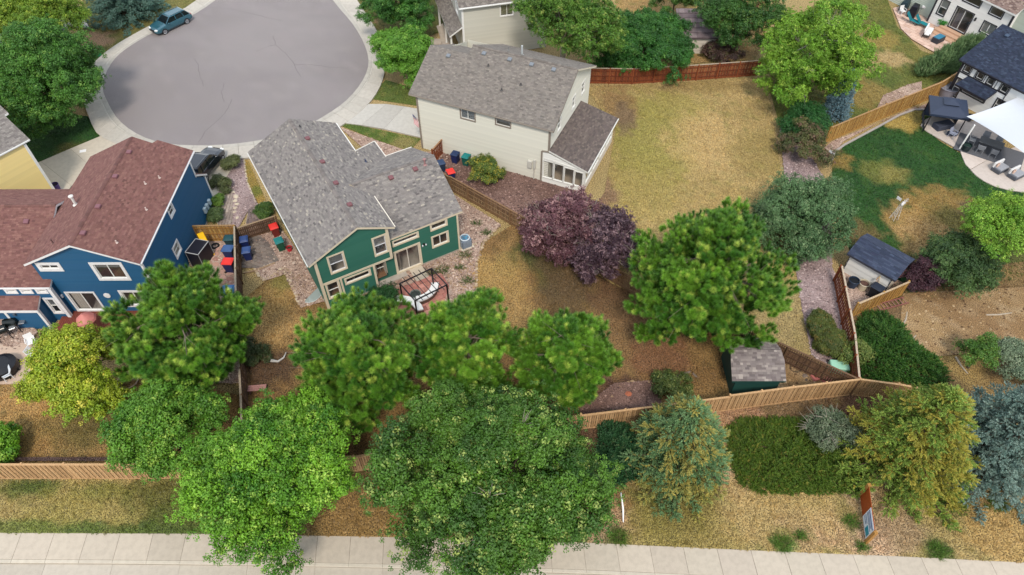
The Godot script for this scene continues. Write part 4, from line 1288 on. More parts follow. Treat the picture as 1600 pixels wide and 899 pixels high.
func white_house():
	var H := house_at("white_house", "cream sided house with taupe trim, grey brown roof and glazed sunroom", "house", g(630 + 110 / 3.597, 50 + 650 / 3.597), 23.5)
	var col := s(226, 224, 212, 0.88)
	var tr := s(140, 130, 120)
	var wt := s(236, 236, 232, 0.9)
	var pal := [[s(134, 127, 121), 0.45], [s(124, 117, 112), 0.25], [s(143, 135, 128), 0.25], [s(150, 142, 134), 0.03], [s(114, 108, 104), 0.02]]
	wall(H, P(0, 0, 0), P(12.35, 0, 0), [0, 0, 12.35, 0, 12.35, 5.55, 0, 5.55], [
		{"x": 4.14, "y": 4.42, "w": 1.48, "h": 1.13, "fw": 0.09, "split": "v", "blind": 0.98, "blind_col": s(214, 220, 226)},
		{"x": 7.43, "y": 4.70, "w": 1.48, "h": 0.86, "fw": 0.09, "blind": 0.6, "blind_col": s(200, 206, 210)}], col, tr, 0.19)
	wall(H, P(12.35, 0, 0), P(12.35, 0, 10.1), [0, 0, 10.1, 0, 10.1, 5.6, 5.05, 8.05, 0, 5.6], [
		{"x": 1.7, "y": 4.1, "w": 0.9, "h": 1.3, "fw": 0.1, "split": "h", "trim": wt},
		{"x": 5.2, "y": 4.1, "w": 0.9, "h": 1.3, "fw": 0.1, "split": "h", "trim": wt},
		{"x": 7.6, "y": 4.1, "w": 1.0, "h": 1.3, "fw": 0.1, "split": "h", "trim": wt}], col, wt, 0.19)
	wall(H, P(12.35, 0, 10.1), P(0, 0, 10.1), [0, 0, 12.35, 0, 12.35, 5.55, 0, 5.55], [], col, tr, 0.19)
	wall(H, P(0, 0, 10.1), P(0, 0, 0), [0, 0, 10.1, 0, 10.1, 5.6, 5.9, 7.6, 0, 5.4], [], col, tr, 0.19)
	corner(H, P(0, 0, 0), 0, 5.5, tr, 0.16)
	corner(H, P(12.35, 0, 0), 3.3, 5.5, tr, 0.16)
	var ds := MB.new()
	ds.col = tr
	ds.bar(P(12.38, 3.42, -0.1), P(11.75, 3.3, -0.1), 0.09, 0.11)
	ds.bar(P(11.75, 3.3, -0.1), P(11.75, 0.1, -0.1), 0.1, 0.1)
	part(H, "downspout", ds, mat_paint("vent", 0.6))
	var hA := func(za: float) -> float: return 5.72 + 0.5 * (za + 0.25)
	var ridge: float = hA.call(5.05)
	var lr: float = hA.call(4.2)
	roof(H, [[-0.65, 5.72, -0.25, 12.78, 5.72, -0.25, 12.78, ridge, 5.05, 3.1, ridge, 5.05, 3.1, lr, 4.2, -0.65, lr, 4.2]], pal, tr, 31)
	roof(H, [[12.78, ridge, 5.05, 12.78, 5.72, 10.4, 3.5, 5.72, 10.4, 3.1, ridge, 5.05]], pal, s(214, 206, 190), 32)
	roof(H, [[-0.65, lr, 4.2, 3.1, lr, 4.2, 3.1, 5.72, 8.6, -0.65, 5.72, 8.6]], pal, tr, 33)
	gutter(H, P(-0.6, 5.66, -0.31), P(12.74, 5.66, -0.31), tr)
	ridge_cap(H, P(3.1, ridge + 0.02, 5.05), P(12.78, ridge + 0.02, 5.05), s(126, 118, 112), 8)
	for x in [1.4, 4.4, 6.8, 8.8, 10.8]:
		roof_vent(H, P(x, hA.call(3.6 if x < 3 else 4.5), 3.6 if x < 3 else 4.5), 0.25, 0.0, s(118, 124, 132))
	for q in [[5.2, 3.6], [8.6, 2.7], [7.2, 1.9]]:
		pipe(H, P(q[0], hA.call(q[1]), q[1]), 0.2, 0.06, s(70, 68, 68))
	pipe(H, P(7.3, hA.call(4.0), 6.0), 0.9, 0.09, s(170, 176, 178))
	pipe(H, P(5.9, hA.call(4.0), 6.3), 0.35, 0.04, s(120, 120, 120))
	for q in [[10.7, 1.6, 0.4, 0.7, 0.2, "meter_box"], [11.15, 1.75, 0.2, 0.9, 0.16, "meter_box"], [11.1, 0.65, 0.08, 1.3, 0.08, "conduit"]]:
		var mt := MB.new()
		mt.col = s(196, 194, 186)
		mt.bx(P(q[0], q[1], -0.12), Vector3(q[2], q[3], q[4]), 0, 0.02)
		part(H, q[5], mt, mat_paint("vent", 0.6))
	# sunroom
	var x0 := 11.85
	var x1 := 15.65
	wall(H, P(x0, 0, -0.06), P(x1, 0, -0.06), [0, 0, x1 - x0, 0, x1 - x0, 2.3, 0.5, 3.25, 0, 3.25], [
		{"x": 0.02, "y": 0.55, "w": 1.02, "h": 1.9, "fw": 0.07, "trim": wt, "open": true},
		{"x": 1.0, "y": 0.55, "w": 0.98, "h": 1.9, "fw": 0.07, "trim": wt, "open": true},
		{"x": 1.94, "y": 0.55, "w": 0.98, "h": 1.75, "fw": 0.07, "trim": wt, "open": true},
		{"x": 2.88, "y": 0.55, "w": 0.86, "h": 1.65, "fw": 0.07, "trim": wt, "open": true}], wt, wt, 0.19, "sunroom_wall")
	wall(H, P(x1, 0, -0.06), P(x1, 0, 7.8), [0, 0, 7.86, 0, 7.86, 2.3, 0, 2.3], [
		{"x": 0.2, "y": 0.75, "w": 1.8, "h": 1.45, "fw": 0.08, "split": "v", "trim": wt, "open": true},
		{"x": 2.05, "y": 0.75, "w": 1.8, "h": 1.45, "fw": 0.08, "split": "v", "trim": wt, "open": true},
		{"x": 3.9, "y": 0.75, "w": 1.8, "h": 1.45, "fw": 0.08, "split": "v", "trim": wt, "open": true},
		{"x": 5.75, "y": 0.75, "w": 1.8, "h": 1.45, "fw": 0.08, "split": "v", "trim": wt, "open": true}], s(206, 196, 184), wt, 0.19, "sunroom_wall")
	wall(H, P(x1, 0, 7.8), P(12.35, 0, 7.8), [0, 0, x1 - 12.35, 0, x1 - 12.35, 3.3, 0, 2.3], [], wt, wt, 0.19, "sunroom_wall")
	roof(H, [[12.38, 3.55, -0.1, 15.95, 2.5, -0.2, 15.95, 2.5, 8.05, 12.38, 3.55, 7.8]], [[s(112, 100, 96), 0.5], [s(100, 90, 87), 0.3], [s(124, 112, 106), 0.2]], wt, 35, 0.15, 0.3, "sunroom_roof")
	gutter(H, P(16.0, 2.44, -0.2), P(16.0, 2.44, 8.05), wt)
	corner(H, P(x1, 0, -0.06), 0, 2.3, wt, 0.16)
	trim_bar(H, P(x0 + 0.1, 2.62, -0.1), P(x1, 2.36, -0.1), 0.05, 0.14, wt)
	var fl := MB.new()
	fl.col = s(176, 160, 140)
	fl.bx(P((12.4 + x1) / 2, 0.16, 3.9), Vector3(x1 - 12.4 - 0.1, 0.1, 7.7))
	part(H, "sunroom_floor", fl, mat("concrete", 0.85, "soft", 0.35, 0.4))
	# flag on a pole at the front corner
	flag(H.to_global(P(-0.27, 2.9, 0.35)), H.rotation.y)

func flag(at: Vector3, turn: float):
	var F := thing("flag", "striped red and white flag with blue canton on a short wall pole", "flag", at, turn)
	var pole := MB.new()
	pole.col = s(196, 190, 180)
	pole.tube([Vector3(0.25, -0.55, 0.1), Vector3(-0.55, 0.45, 0.1)], [0.022, 0.018], 7)
	part(F, "pole", pole, mat_paint("vent", 0.6))
	var red := MB.new()
	red.col = s(186, 30, 48)
	var wh := MB.new()
	wh.col = s(238, 236, 238)
	var bl := MB.new()
	bl.col = s(44, 54, 110)
	var top := Vector3(-0.55, 0.42, 0.1)
	var right := Vector3(0.10, -0.98, 0.06)    # fly hangs down
	var down := Vector3(0.62, -0.50, 0.0)
	var pt := func(f: float, d: float) -> Vector3:
		return top + right * f + down * d + Vector3(0, 0, 0.05 * sin(f * 7.0 + d * 3.0))
	for k in 13:
		var mb: MB = red if k % 2 == 0 else wh
		for i in 6:
			if k < 7 and i < 2:
				continue
			mb.quad(pt.call(i / 6.0, k / 13.0), pt.call(i / 6.0, (k + 1) / 13.0), pt.call((i + 1) / 6.0, (k + 1) / 13.0), pt.call((i + 1) / 6.0, k / 13.0))
	for i in 2:
		bl.quad(pt.call(i / 6.0, 0), pt.call(i / 6.0, 7.0 / 13.0), pt.call((i + 1) / 6.0, 7.0 / 13.0), pt.call((i + 1) / 6.0, 0))
	for a in 5:
		for b in 4:
			var c: Vector3 = pt.call((a + 0.7) / 15.6, (b + 0.6) / 8.6) + Vector3(0, 0, 0.006)
			wh.bx(c, Vector3(0.03, 0.03, 0.004), 0.0)
	var cloth := mat_leaf("flag_cloth", s(120, 110, 110, 0.4))
	part(F, "red_stripes", red, cloth)
	part(F, "white_stripes", wh, cloth)
	part(F, "canton", bl, cloth)

func navy_house():
	var H := house_at("white_and_black_house", "white house with black trim and a dark navy shingle roof", "house", g(1440 + 290 / 7.494, 90 + 450 / 7.494), 57.5)
	var col := s(232, 234, 236, 0.9)
	var bk := s(34, 36, 46)
	var pal := [[s(48, 58, 80), 0.45], [s(40, 49, 70), 0.3], [s(58, 69, 92), 0.2], [s(66, 78, 100), 0.05]]
	wall(H, P(0, 0, 0), P(16, 0, 0), [0, 0, 16, 0, 16, 3.75, 0, 3.75], [
		{"x": 0.2, "y": 2.92, "w": 0.74, "h": 0.78, "fw": 0.09},
		{"x": 1.55, "y": 2.92, "w": 0.78, "h": 0.74, "fw": 0.09},
		{"x": 2.64, "y": 2.88, "w": 0.76, "h": 0.74, "fw": 0.09},
		{"x": 4.05, "y": 2.84, "w": 0.78, "h": 0.76, "fw": 0.09},
		{"x": 0.1, "y": 0.3, "w": 0.85, "h": 1.95, "fw": 0.09, "split": "h", "blind": 0.5},
		{"x": 1.0, "y": 1.1, "w": 2.5, "h": 0.6, "fw": 0.09},
		{"x": 4.3, "y": 1.0, "w": 1.0, "h": 1.3, "fw": 0.1, "split": "h"}], col, bk, 0.19)
	wall(H, P(0, 0, 9), P(0, 0, 0), [0, 0, 9, 0, 9, 3.75, 4.5, 5.9, 0, 3.75], [], col, bk, 0.19)
	wall(H, P(16, 0, 9), P(0, 0, 9), [0, 0, 16, 0, 16, 3.75, 0, 3.75], [], col, bk, 0.19)
	wall(H, P(16, 0, 0), P(16, 0, 9), [0, 0, 9, 0, 9, 3.75, 4.5, 5.9, 0, 3.75], [], col, bk, 0.19)
	corner(H, P(0, 0, 0), 0, 3.8, bk, 0.2)
	trim_bar(H, P(0.1, 2.82, -0.04), P(4.9, 2.82, -0.04), 0.04, 0.12, bk)
	for x in [1.02, 1.48, 2.46, 3.6, 3.98, 4.9]:
		trim_bar(H, P(x, 2.88, -0.038), P(x, 3.72, -0.038), 0.1, 0.04, bk)
	trim_bar(H, P(4.85, 0, -0.038), P(4.85, 2.76, -0.038), 0.16, 0.04, bk)
	var hA := func(za: float) -> float: return 3.92 + 0.5 * (za + 0.1)
	roof(H, [[-0.5, 3.87, -0.2, 5.05, 3.87, -0.2, 16.4, 3.87, -0.2, 16.4, 6.2, 4.5, -0.35, 6.2, 4.5]], pal, bk, 41)
	roof(H, [[-0.35, 6.2, 4.5, 16.4, 6.2, 4.5, 16.4, 3.87, 9.3, -0.5, 3.87, 9.3]], pal, bk, 42)
	gutter(H, P(-0.45, 3.82, -0.26), P(16.3, 3.82, -0.26), bk)
	roof_vent(H, P(0.9, hA.call(3.6), 3.6), 0.3, 0.0, s(60, 76, 100))
	# awning roof over the wide window
	roof(H, [[0.55, 1.98, -0.85, 3.75, 1.98, -0.85, 4.0, 2.75, -0.04, 0.95, 2.75, -0.04]], pal, bk, 43, 0.15, 0.3, "awning_roof")
	var br := MB.new()
	br.col = bk
	for x in [1.0, 3.5]:
		br.bar(P(x, 1.2, -0.06), P(x, 1.9, -0.75), 0.09, 0.09)
		br.bar(P(x, 1.2, -0.06), P(x, 1.95, -0.06), 0.09, 0.09)
	part(H, "awning_bracket", br, mat_paint("vent", 0.6))

func patio_house():
	var H := house_at("white_patio_house", "white house with black window frames and a brown speckled roof by brick patio", "house", g(1390 + 445 / 7.62, 265 / 7.62), 59)
	var col := s(238, 236, 234, 0.9)
	var sage := s(198, 208, 196, 0.85)
	var bk := s(40, 42, 52)
	var wt := s(240, 240, 240, 0.9)
	var pal := [[s(146, 124, 116), 0.4], [s(130, 108, 100), 0.3], [s(164, 144, 134), 0.2], [s(112, 92, 88), 0.1]]
	wall(H, P(0, 0, 0), P(8.2, 0, 0), [0, 0, 8.2, 0, 8.2, 4.7, 0, 4.9], [
		{"x": 2.36, "y": 0.62, "w": 2.2, "h": 2.4, "fw": 0.1, "split": "v", "name": "sliding_door", "curtain": s(90, 84, 90), "sash": wt},
		{"x": 5.68, "y": 3.58, "w": 1.56, "h": 0.93, "fw": 0.1, "sash": wt},
		{"x": 0.5, "y": 1.28, "w": 1.05, "h": 1.8, "fw": 0.1, "split": "h", "sash": wt, "blind": 0.5},
		{"x": 2.56, "y": 3.65, "w": 2.1, "h": 0.98, "fw": 0.1, "sash": wt},
		{"x": 5.7, "y": 1.6, "w": 1.55, "h": 1.3, "fw": 0.1, "split": "v", "sash": wt, "blind": 0.9}], col, bk, 0.19)
	wall(H, P(-6, 0, 0.6), P(0, 0, 0.6), [0, 0, 6, 0, 6, 5.0, 0, 5.0], [{"x": 4.6, "y": 2.9, "w": 0.9, "h": 0.8, "fw": 0.1}], sage, bk, 0.19)
	wall(H, P(0, 0, 0.6), P(0, 0, 0), [0, 0, 0.6, 0, 0.6, 4.8, 0, 4.8], [], col, bk, 0.19)
	wall(H, P(8.2, 0, 0), P(8.2, 0, 0.8), [0, 0, 0.8, 0, 0.8, 4.7, 0, 4.7], [], col, bk, 0.19)
	wall(H, P(8.2, 0, 0.8), P(16, 0, 0.8), [0, 0, 7.8, 0, 7.8, 5.4, 0, 5.4], [], sage, bk, 0.19)
	wall(H, P(16, 0, 10), P(-6, 0, 10), [0, 0, 22, 0, 22, 5, 0, 5], [], sage, bk, 0.19)
	wall(H, P(-6, 0, 10), P(-6, 0, 0.6), [0, 0, 9.4, 0, 9.4, 5, 0, 5], [], sage, bk, 0.19)
	corner(H, P(0, 0, 0), 0, 4.8, bk, 0.18)
	corner(H, P(8.2, 0, 0), 0, 4.6, bk, 0.18)
	roof(H, [[-6.4, 4.85, -0.15, 8.45, 4.75, -0.35, 8.45, 7.2, 5.0, -6.4, 7.2, 5.0]], pal, wt, 51)
	roof(H, [[-6.4, 7.2, 5.0, 16.4, 7.2, 5.0, 16.4, 4.8, 10.4, -6.4, 4.8, 10.4]], pal, wt, 52)
	roof(H, [[8.5, 5.45, 0.6, 16.4, 5.45, 0.6, 16.4, 7.25, 5.0, 8.5, 7.25, 5.0]], pal, wt, 53)
	var lm := MB.new()
	lm.col = bk
	lm.bx(P(4.85, 2.6, -0.12), Vector3(0.16, 0.34, 0.2), 0, 0.03)
	part(H, "wall_lamp", lm, mat_paint("vent", 0.6))
	for k in 3:
		var st := MB.new()
		st.col = s(196, 160, 134)
		st.bx(P(3.2, 0.1 + 0.2 * k, -0.9 + 0.3 * k), Vector3(3.4 - 0.3 * k, 0.2, 1.8 - 0.6 * k), 0, 0.02)
		part(H, "step", st, mat("concrete", 0.85, "soft", 0.35, 0.4))

func yellow_house():
	var H := house_at("yellow_house", "pale yellow house with white corner boards and a grey shingle roof", "house", g(91, 308), -54.5)
	var col := s(240, 216, 148, 0.95)
	var tr := s(240, 240, 238, 0.9)
	var pal := [[s(140, 134, 130), 0.45], [s(126, 120, 117), 0.3], [s(154, 148, 143), 0.25]]
	wall(H, P(-9, 0, 0), P(0, 0, 0), [0, 0, 9, 0, 9, 5.6, 0, 5.6], [], col, tr, 0.2)
	wall(H, P(0, 0, 0), P(0, 0, 9), [0, 0, 9, 0, 9, 5.6, 4.5, 7.6, 0, 5.6], [], col, tr, 0.2)
	wall(H, P(0, 0, 9), P(-9, 0, 9), [0, 0, 9, 0, 9, 5.6, 0, 5.6], [], col, tr, 0.2)
	wall(H, P(-9, 0, 9), P(-9, 0, 0), [0, 0, 9, 0, 9, 5.6, 4.5, 7.6, 0, 5.6], [], col, tr, 0.2)
	corner(H, P(0, 0, 0), 0, 5.6, tr, 0.2)
	roof(H, [[-9.4, 5.85, -0.15, 0.5, 5.85, -0.15, 0.5, 7.1, 2.35, 0.85, 7.12, 2.4, 0.85, 8.1, 4.5, -9.4, 8.1, 4.5]], pal, tr, 61)
	roof(H, [[-9.4, 8.1, 4.5, 0.85, 8.1, 4.5, 0.5, 5.85, 9.2, -9.4, 5.85, 9.2]], pal, tr, 62)
	gutter(H, P(-9.3, 5.8, -0.2), P(0.45, 5.8, -0.2), tr)

func beige_house():
	var o := g(660 + 215 / 3.478, 42 / 3.478, 5.6)
	var H := house_at("grey_sided_house", "pale grey sided house with white trim and a low entry roof", "house", Vector3(o.x, 0, o.z), -14.7)
	var col := s(206, 204, 194, 0.88)
	var tr := s(244, 244, 244, 0.9)
	var pal := [[s(132, 124, 118), 0.4], [s(118, 111, 106), 0.3], [s(146, 138, 131), 0.3]]
	wall(H, P(0, 0, 0), P(9, 0, 0), [0, 0, 9, 0, 9, 5.5, 0, 5.5], [
		{"x": 3.9, "y": 4.1, "w": 1.5, "h": 1.35, "fw": 0.1, "split": "v", "blind": 0.9, "blind_col": s(206, 204, 166)},
		{"x": 6.5, "y": 4.4, "w": 1.2, "h": 1.1, "fw": 0.1, "split": "v"}], col, tr, 0.19)
	wall(H, P(0, 0, 10), P(0, 0, 0), [0, 0, 10, 0, 10, 5.5, 5, 7.8, 0, 5.5], [
		{"x": 6.6, "y": 3.6, "w": 1.2, "h": 1.5, "fw": 0.12, "split": "h"},
		{"x": 3.2, "y": 3.6, "w": 1.2, "h": 1.5, "fw": 0.12, "split": "h"}], col, tr, 0.19)
	wall(H, P(9, 0, 0), P(9, 0, 10), [0, 0, 10, 0, 10, 5.5, 5, 7.8, 0, 5.5], [], col, tr, 0.19)
	wall(H, P(9, 0, 10), P(0, 0, 10), [0, 0, 9, 0, 9, 5.5, 0, 5.5], [], col, tr, 0.19)
	corner(H, P(0, 0, 0), 0, 5.5, tr, 0.2)
	roof(H, [[-0.4, 5.75, -0.35, 9.4, 5.75, -0.35, 9.4, 8.2, 5.0, -0.4, 8.2, 5.0]], pal, tr, 71)
	roof(H, [[-0.4, 8.2, 5.0, 9.4, 8.2, 5.0, 9.4, 5.75, 10.35, -0.4, 5.75, 10.35]], pal, tr, 72)
	gutter(H, P(-0.35, 5.66, -0.4), P(9.35, 5.66, -0.4), tr)
	# low entry roof along the street side
	roof(H, [[-0.08, 3.5, 0.1, -0.08, 3.5, 8.0, -1.5, 2.8, 8.2, -1.5, 2.8, -0.2]], pal, tr, 73, 0.15, 0.3, "porch_roof")
	for za in [0.2, 3.4, 7.2]:
		corner(H, P(-1.3, 0, za), 0, 2.65, tr, 0.18, "porch_post")

func grey_house():
	var o := g(104, 44)
	var H := house_at("grey_porch_house", "slate grey house with pale porch roof beside the yellow green tree", "house", Vector3(o.x, 0, o.z), -62)
	var tr := s(238, 240, 242, 0.9)
	var col := s(104, 112, 128, 0.9)
	var pal := [[s(122, 124, 132), 0.5], [s(110, 112, 120), 0.3], [s(134, 136, 143), 0.2]]
	wall(H, P(-6, 0, 0), P(0, 0, 0), [0, 0, 6, 0, 6, 4.4, 0, 4.4], [], col, tr, 0.19)
	wall(H, P(0, 0, 0), P(0, 0, 8), [0, 0, 8, 0, 8, 4.4, 0, 4.4], [{"x": 4.4, "y": 0.9, "w": 2.0, "h": 1.4, "fw": 0.14, "split": "v"}], col, tr, 0.19)
	wall(H, P(0, 0, 8), P(-6, 0, 8), [0, 0, 6, 0, 6, 4.4, 0, 4.4], [], col, tr, 0.19)
	wall(H, P(-6, 0, 8), P(-6, 0, 0), [0, 0, 8, 0, 8, 4.4, 0, 4.4], [], col, tr, 0.19)
	corner(H, P(0, 0, 0), 0, 4.4, tr, 0.18)
	roof(H, [[0.5, 4.45, -0.4, 0.5, 4.45, 8.4, -6.5, 6.6, 8.4, -6.5, 6.6, -0.4]], pal, tr, 81)
	roof(H, [[0.1, 3.1, 0.6, 1.9, 2.7, 0.6, 1.9, 2.7, 8.0, 0.1, 3.1, 8.0]], [[s(170, 176, 184), 0.6], [s(160, 166, 174), 0.4]], tr, 82, 0.3, 0.6, "porch_roof")
	for za in [0.9, 4.2, 7.6]:
		corner(H, P(1.7, 0, za), 0, 2.6, tr, 0.16, "porch_post")
	var st := MB.new()
	st.col = s(186, 190, 196)
	st.bx(P(1.0, 0.12, 4.2), Vector3(2.2, 0.24, 8.2), 0, 0.02)
	part(H, "porch_floor", st, mat("concrete", 0.85, "soft", 0.35, 0.4))

# ---------------------------------------------------------------- fences
func board_mesh(w: float, h: float, t: float, col: Color) -> ArrayMesh:
	var mb := MB.new()
	mb.col = col
	mb.box(Transform3D(Basis.IDENTITY, Vector3(0, h / 2, 0)), Vector3(w, h, t), 0.008)
	return mb.mesh()

# a board fence along points on the ground: pickets, rails, posts and a cap
func fence(label: String, pts: Array, hgt: float, cols: Array, opt := {}) -> Node3D:
	var F := thing(opt.get("name", "board_fence"), label, opt.get("category", "fence"), Vector3(pts[0].x, 0, pts[0].z), 0.0)
	var o: Vector3 = Vector3(pts[0].x, 0, pts[0].z)
	var r := rng(int(o.x * 13.0 - o.z * 7.0))
	var wood := mat("fence_wood", 0.85, "wood", 1.4)
	var pw: float = opt.get("board", 0.145)
	var var_m := []
	for k in 6:
		var_m.append(board_mesh(pw - 0.026, hgt - 0.14, 0.02, jit(r, cols[k % cols.size()], 0.08)))
	var post_m := board_mesh(0.12, hgt + 0.03, 0.12, cols[0])
	var post_gap := 0.0
	for i in pts.size() - 1:
		var a: Vector3 = pts[i] - o
		var b: Vector3 = pts[i + 1] - o
		a.y = 0
		b.y = 0
		var d := (b - a).normalized()
		var ln := a.distance_to(b)
		var yaw := atan2(-d.z, d.x)
		var side := Vector3(-d.z, 0, d.x)     # to the right of the run
		var n := int(ln / pw)
		for k in n:
			var p := part_mesh(F, "picket", var_m[r.randi() % 6], wood)
			p.position = a + d * (pw * (k + 0.5)) + side * (0.014 if k % 2 else -0.008) + Vector3.UP * (0.07 + r.randf_range(-0.012, 0.012))
			p.rotation.y = yaw + r.randf_range(-0.02, 0.02)
		var rail := MB.new()
		rail.col = cols[cols.size() - 1]
		var rs: float = opt.get("rail_side", -1.0)
		for hh in [0.35, hgt * 0.5, hgt - 0.3]:
			rail.bar(a + side * 0.05 * rs + Vector3.UP * hh, b + side * 0.05 * rs + Vector3.UP * hh, 0.045, 0.09)
		part(F, "rail", rail, wood, "stuff")
		var cap := MB.new()
		cap.col = opt.get("cap", cols[0])
		cap.bar(a + Vector3.UP * (hgt - 0.03), b + Vector3.UP * (hgt - 0.03), opt.get("cap_w", 0.13), 0.04)
		part(F, "cap_rail", cap, wood)
		var foot := MB.new()
		foot.col = cols[0]
		foot.bar(a + Vector3.UP * 0.08, b + Vector3.UP * 0.08, 0.07, 0.15)
		part(F, "kick_board", foot, wood)
		var np := maxi(1, roundi(ln / 2.4))
		for k in np + (1 if i == pts.size() - 2 else 0):
			var p := part_mesh(F, "post", post_m, wood)
			p.position = a + d * (ln * k / np) + side * 0.06 * rs
			p.rotation.y = yaw
	return F

func build_fences():
	var tan := [s(218, 176, 128), s(210, 166, 118), s(200, 158, 112), s(190, 150, 106)]
	var grey := [s(150, 116, 84), s(140, 106, 76), s(128, 98, 72), s(158, 126, 94)]
	var red := [s(156, 82, 46), s(140, 70, 38), s(170, 96, 56), s(126, 62, 36)]
	var gold := [s(196, 150, 78), s(182, 134, 66), s(206, 164, 92), s(168, 122, 62)]
	var dark := [s(122, 92, 68), s(110, 82, 60), s(132, 100, 76), s(98, 72, 54)]
	fence("pale tan board fence running along the grass verge by the pavement", [g(-70, 749), g(250, 749), g(560, 737)], 1.95, tan)
	fence("tan board fence behind the spreading green street trees", [g(560, 737), g(760, 703), g(905, 672)], 1.9, tan)
	fence("tan board fence behind the yellow green spruce, bark bed on its far side", [g(905, 672), g(1040, 655), g(1131, 643)], 1.8, tan)
	fence("tan board fence in front of the small green shed", [g(1131, 643), g(1227, 630), g(1328, 618), g(1387, 626), g(1420, 632)], 1.95, tan)
	fence("brown board fence behind the green shed, enclosing a narrow corner", [g(1000, 466), g(1170, 543), g(1328, 617)], 1.85, dark, {"rail_side": 1.0})
	fence("long brown board fence between bark bed and green house yard", [g(705, 298), g(760, 329), g(963, 444), g(1000, 466)], 1.6, grey, {"rail_side": 1.0})
	fence("weathered red brown fence at the end of the dry lawn", [g(915, 130), g(987, 131), g(1087, 125), g(1182, 118)], 1.75, red, {"cap": s(190, 170, 150), "rail_side": 1.0})
	fence("golden stained board fence above the curved stone bed", [g(1290, 223), g(1375, 187), g(1460, 152), g(1492, 132)], 1.75, gold, {"cap": s(190, 150, 104)})
	fence("red brown fence with pale rails beside the river stone bed", [g(1303, 440), g(1322, 545), g(1328, 614)], 1.8, red, {"cap": s(206, 186, 164), "rail_side": 1.0})
	fence("weathered golden fence behind the white shed corner", [g(1330, 496), g(1408, 462)], 1.6, gold, {"cap": s(206, 180, 146), "rail_side": -1.0})
	fence("long grey brown fence between the blue and green house yards", [g(376, 378), g(379, 480), g(383, 560), g(388, 640), g(392, 742)], 1.8, dark, {"cap": s(186, 170, 148), "rail_side": -1.0})
	fence("golden wooden gate fence against the blue house wall", [g(312, 378), g(376, 377)], 1.8, gold, {"cap": s(176, 140, 96), "rail_side": 1.0})
	fence("short brown fence joining the green house side wall", [g(376, 378), g(437, 358)], 1.5, dark, {"cap": s(176, 150, 120), "rail_side": 1.0})
	fence("small red brown gate beside the cream house wall", [g(678, 256), g(694, 238)], 1.6, red, {"name": "wooden_gate", "category": "gate", "cap": s(176, 130, 92)})
	fence("brown fence stub between green house and red lidded bin", [g(692, 290), g(706, 299)], 1.5, grey)
	fence("dark wooden fence beyond the far dry yard", [g(1090, 32), g(1180, 26)], 1.6, dark)

# ---------------------------------------------------------------- trees
var clump := {}

func leaf_clump(sd: int, leaves: int, size: float, spread: float, up: float) -> ArrayMesh:
	var mb := MB.new()
	var r := rng(sd)
	for i in leaves:
		var d := Vector3(r.randfn(), r.randfn(), r.randfn()).normalized()
		var c := d * spread * pow(r.randf(), 0.4)
		c.y *= 0.7
		var nrm := (d * 0.7 + Vector3.UP * up + Vector3(r.randfn(), r.randfn(), r.randfn()) * 0.45).normalized()
		var x := nrm.cross(Vector3(r.randfn(), r.randfn(), r.randfn())).normalized()
		var z := nrm.cross(x)
		var L := size * r.randf_range(0.7, 1.25)
		var W := L * r.randf_range(0.26, 0.36)
		var k := r.randf_range(0.78, 1.2)
		mb.col = Color(k, k, k)
		var fold := nrm * W * 0.35
		mb.tri(c - x * L * 0.5, c + z * W + fold, c + x * L * 0.5)
		mb.tri(c - x * L * 0.5, c + x * L * 0.5, c - z * W + fold)
	return mb.mesh()

# a shoot of a pine: needles that flare round its tip
func pine_tuft(sd: int, n: int, len: float) -> ArrayMesh:
	var mb := MB.new()
	var r := rng(sd)
	for i in n:
		var a := TAU * (i * 0.381966 + r.randf() * 0.06)
		var f := float(i) / n
		var tilt := lerpf(0.25, 1.35, sqrt(f)) + r.randf_range(-0.12, 0.12)
		var d := Vector3(cos(a) * sin(tilt), cos(tilt), sin(a) * sin(tilt))
		var base := Vector3(0, 0.10 - 0.22 * f, 0) + Vector3(cos(a), 0, sin(a)) * 0.015
		var sd2 := d.cross(Vector3.UP).normalized()
		var L := len * r.randf_range(0.8, 1.15)
		var w := 0.017
		var k := r.randf_range(0.75, 1.2) * (1.15 if f < 0.4 else 0.95)
		mb.col = Color(k, k, k)
		mb.tri(base - sd2 * w, base + sd2 * w, base + d * L + Vector3.UP * L * 0.12)
	return mb.mesh()

# a spray of a spruce or juniper: short needles along a twig that runs along +z
func spray(sd: int, n: int, len: float, needle: float, w: float) -> ArrayMesh:
	var mb := MB.new()
	var r := rng(sd)
	for i in n:
		var f := float(i) / n
		var a := r.randf() * TAU
		var root := Vector3(0, 0, len * f)
		var d := Vector3(cos(a), sin(a) * 0.8 + 0.3, 0.8).normalized()
		var sd2 := d.cross(Vector3(r.randfn(), r.randfn(), r.randfn())).normalized()
		var L := needle * (1.0 - 0.5 * f) * r.randf_range(0.8, 1.2)
		var k := r.randf_range(0.75, 1.15) + 0.25 * f
		mb.col = Color(k, k, k)
		mb.tri(root - sd2 * w, root + sd2 * w, root + d * L)
	return mb.mesh()

func basis_to(y: Vector3, r: RandomNumberGenerator, sc: float) -> Basis:
	var up := y.normalized()
	var x := up.cross(Vector3(r.randfn(), r.randfn(), r.randfn())).normalized()
	return Basis(x, up, x.cross(up)).scaled_local(Vector3.ONE * sc)

func basis_z(z: Vector3, r: RandomNumberGenerator, sc: float) -> Basis:
	var zz := z.normalized()
	var x := Vector3.UP.cross(zz)
	if x.length() < 0.1:
		x = Vector3.RIGHT
	x = x.normalized()
	return Basis(x, zz.cross(x), zz).scaled_local(Vector3(sc, sc * r.randf_range(0.8, 1.2), sc))

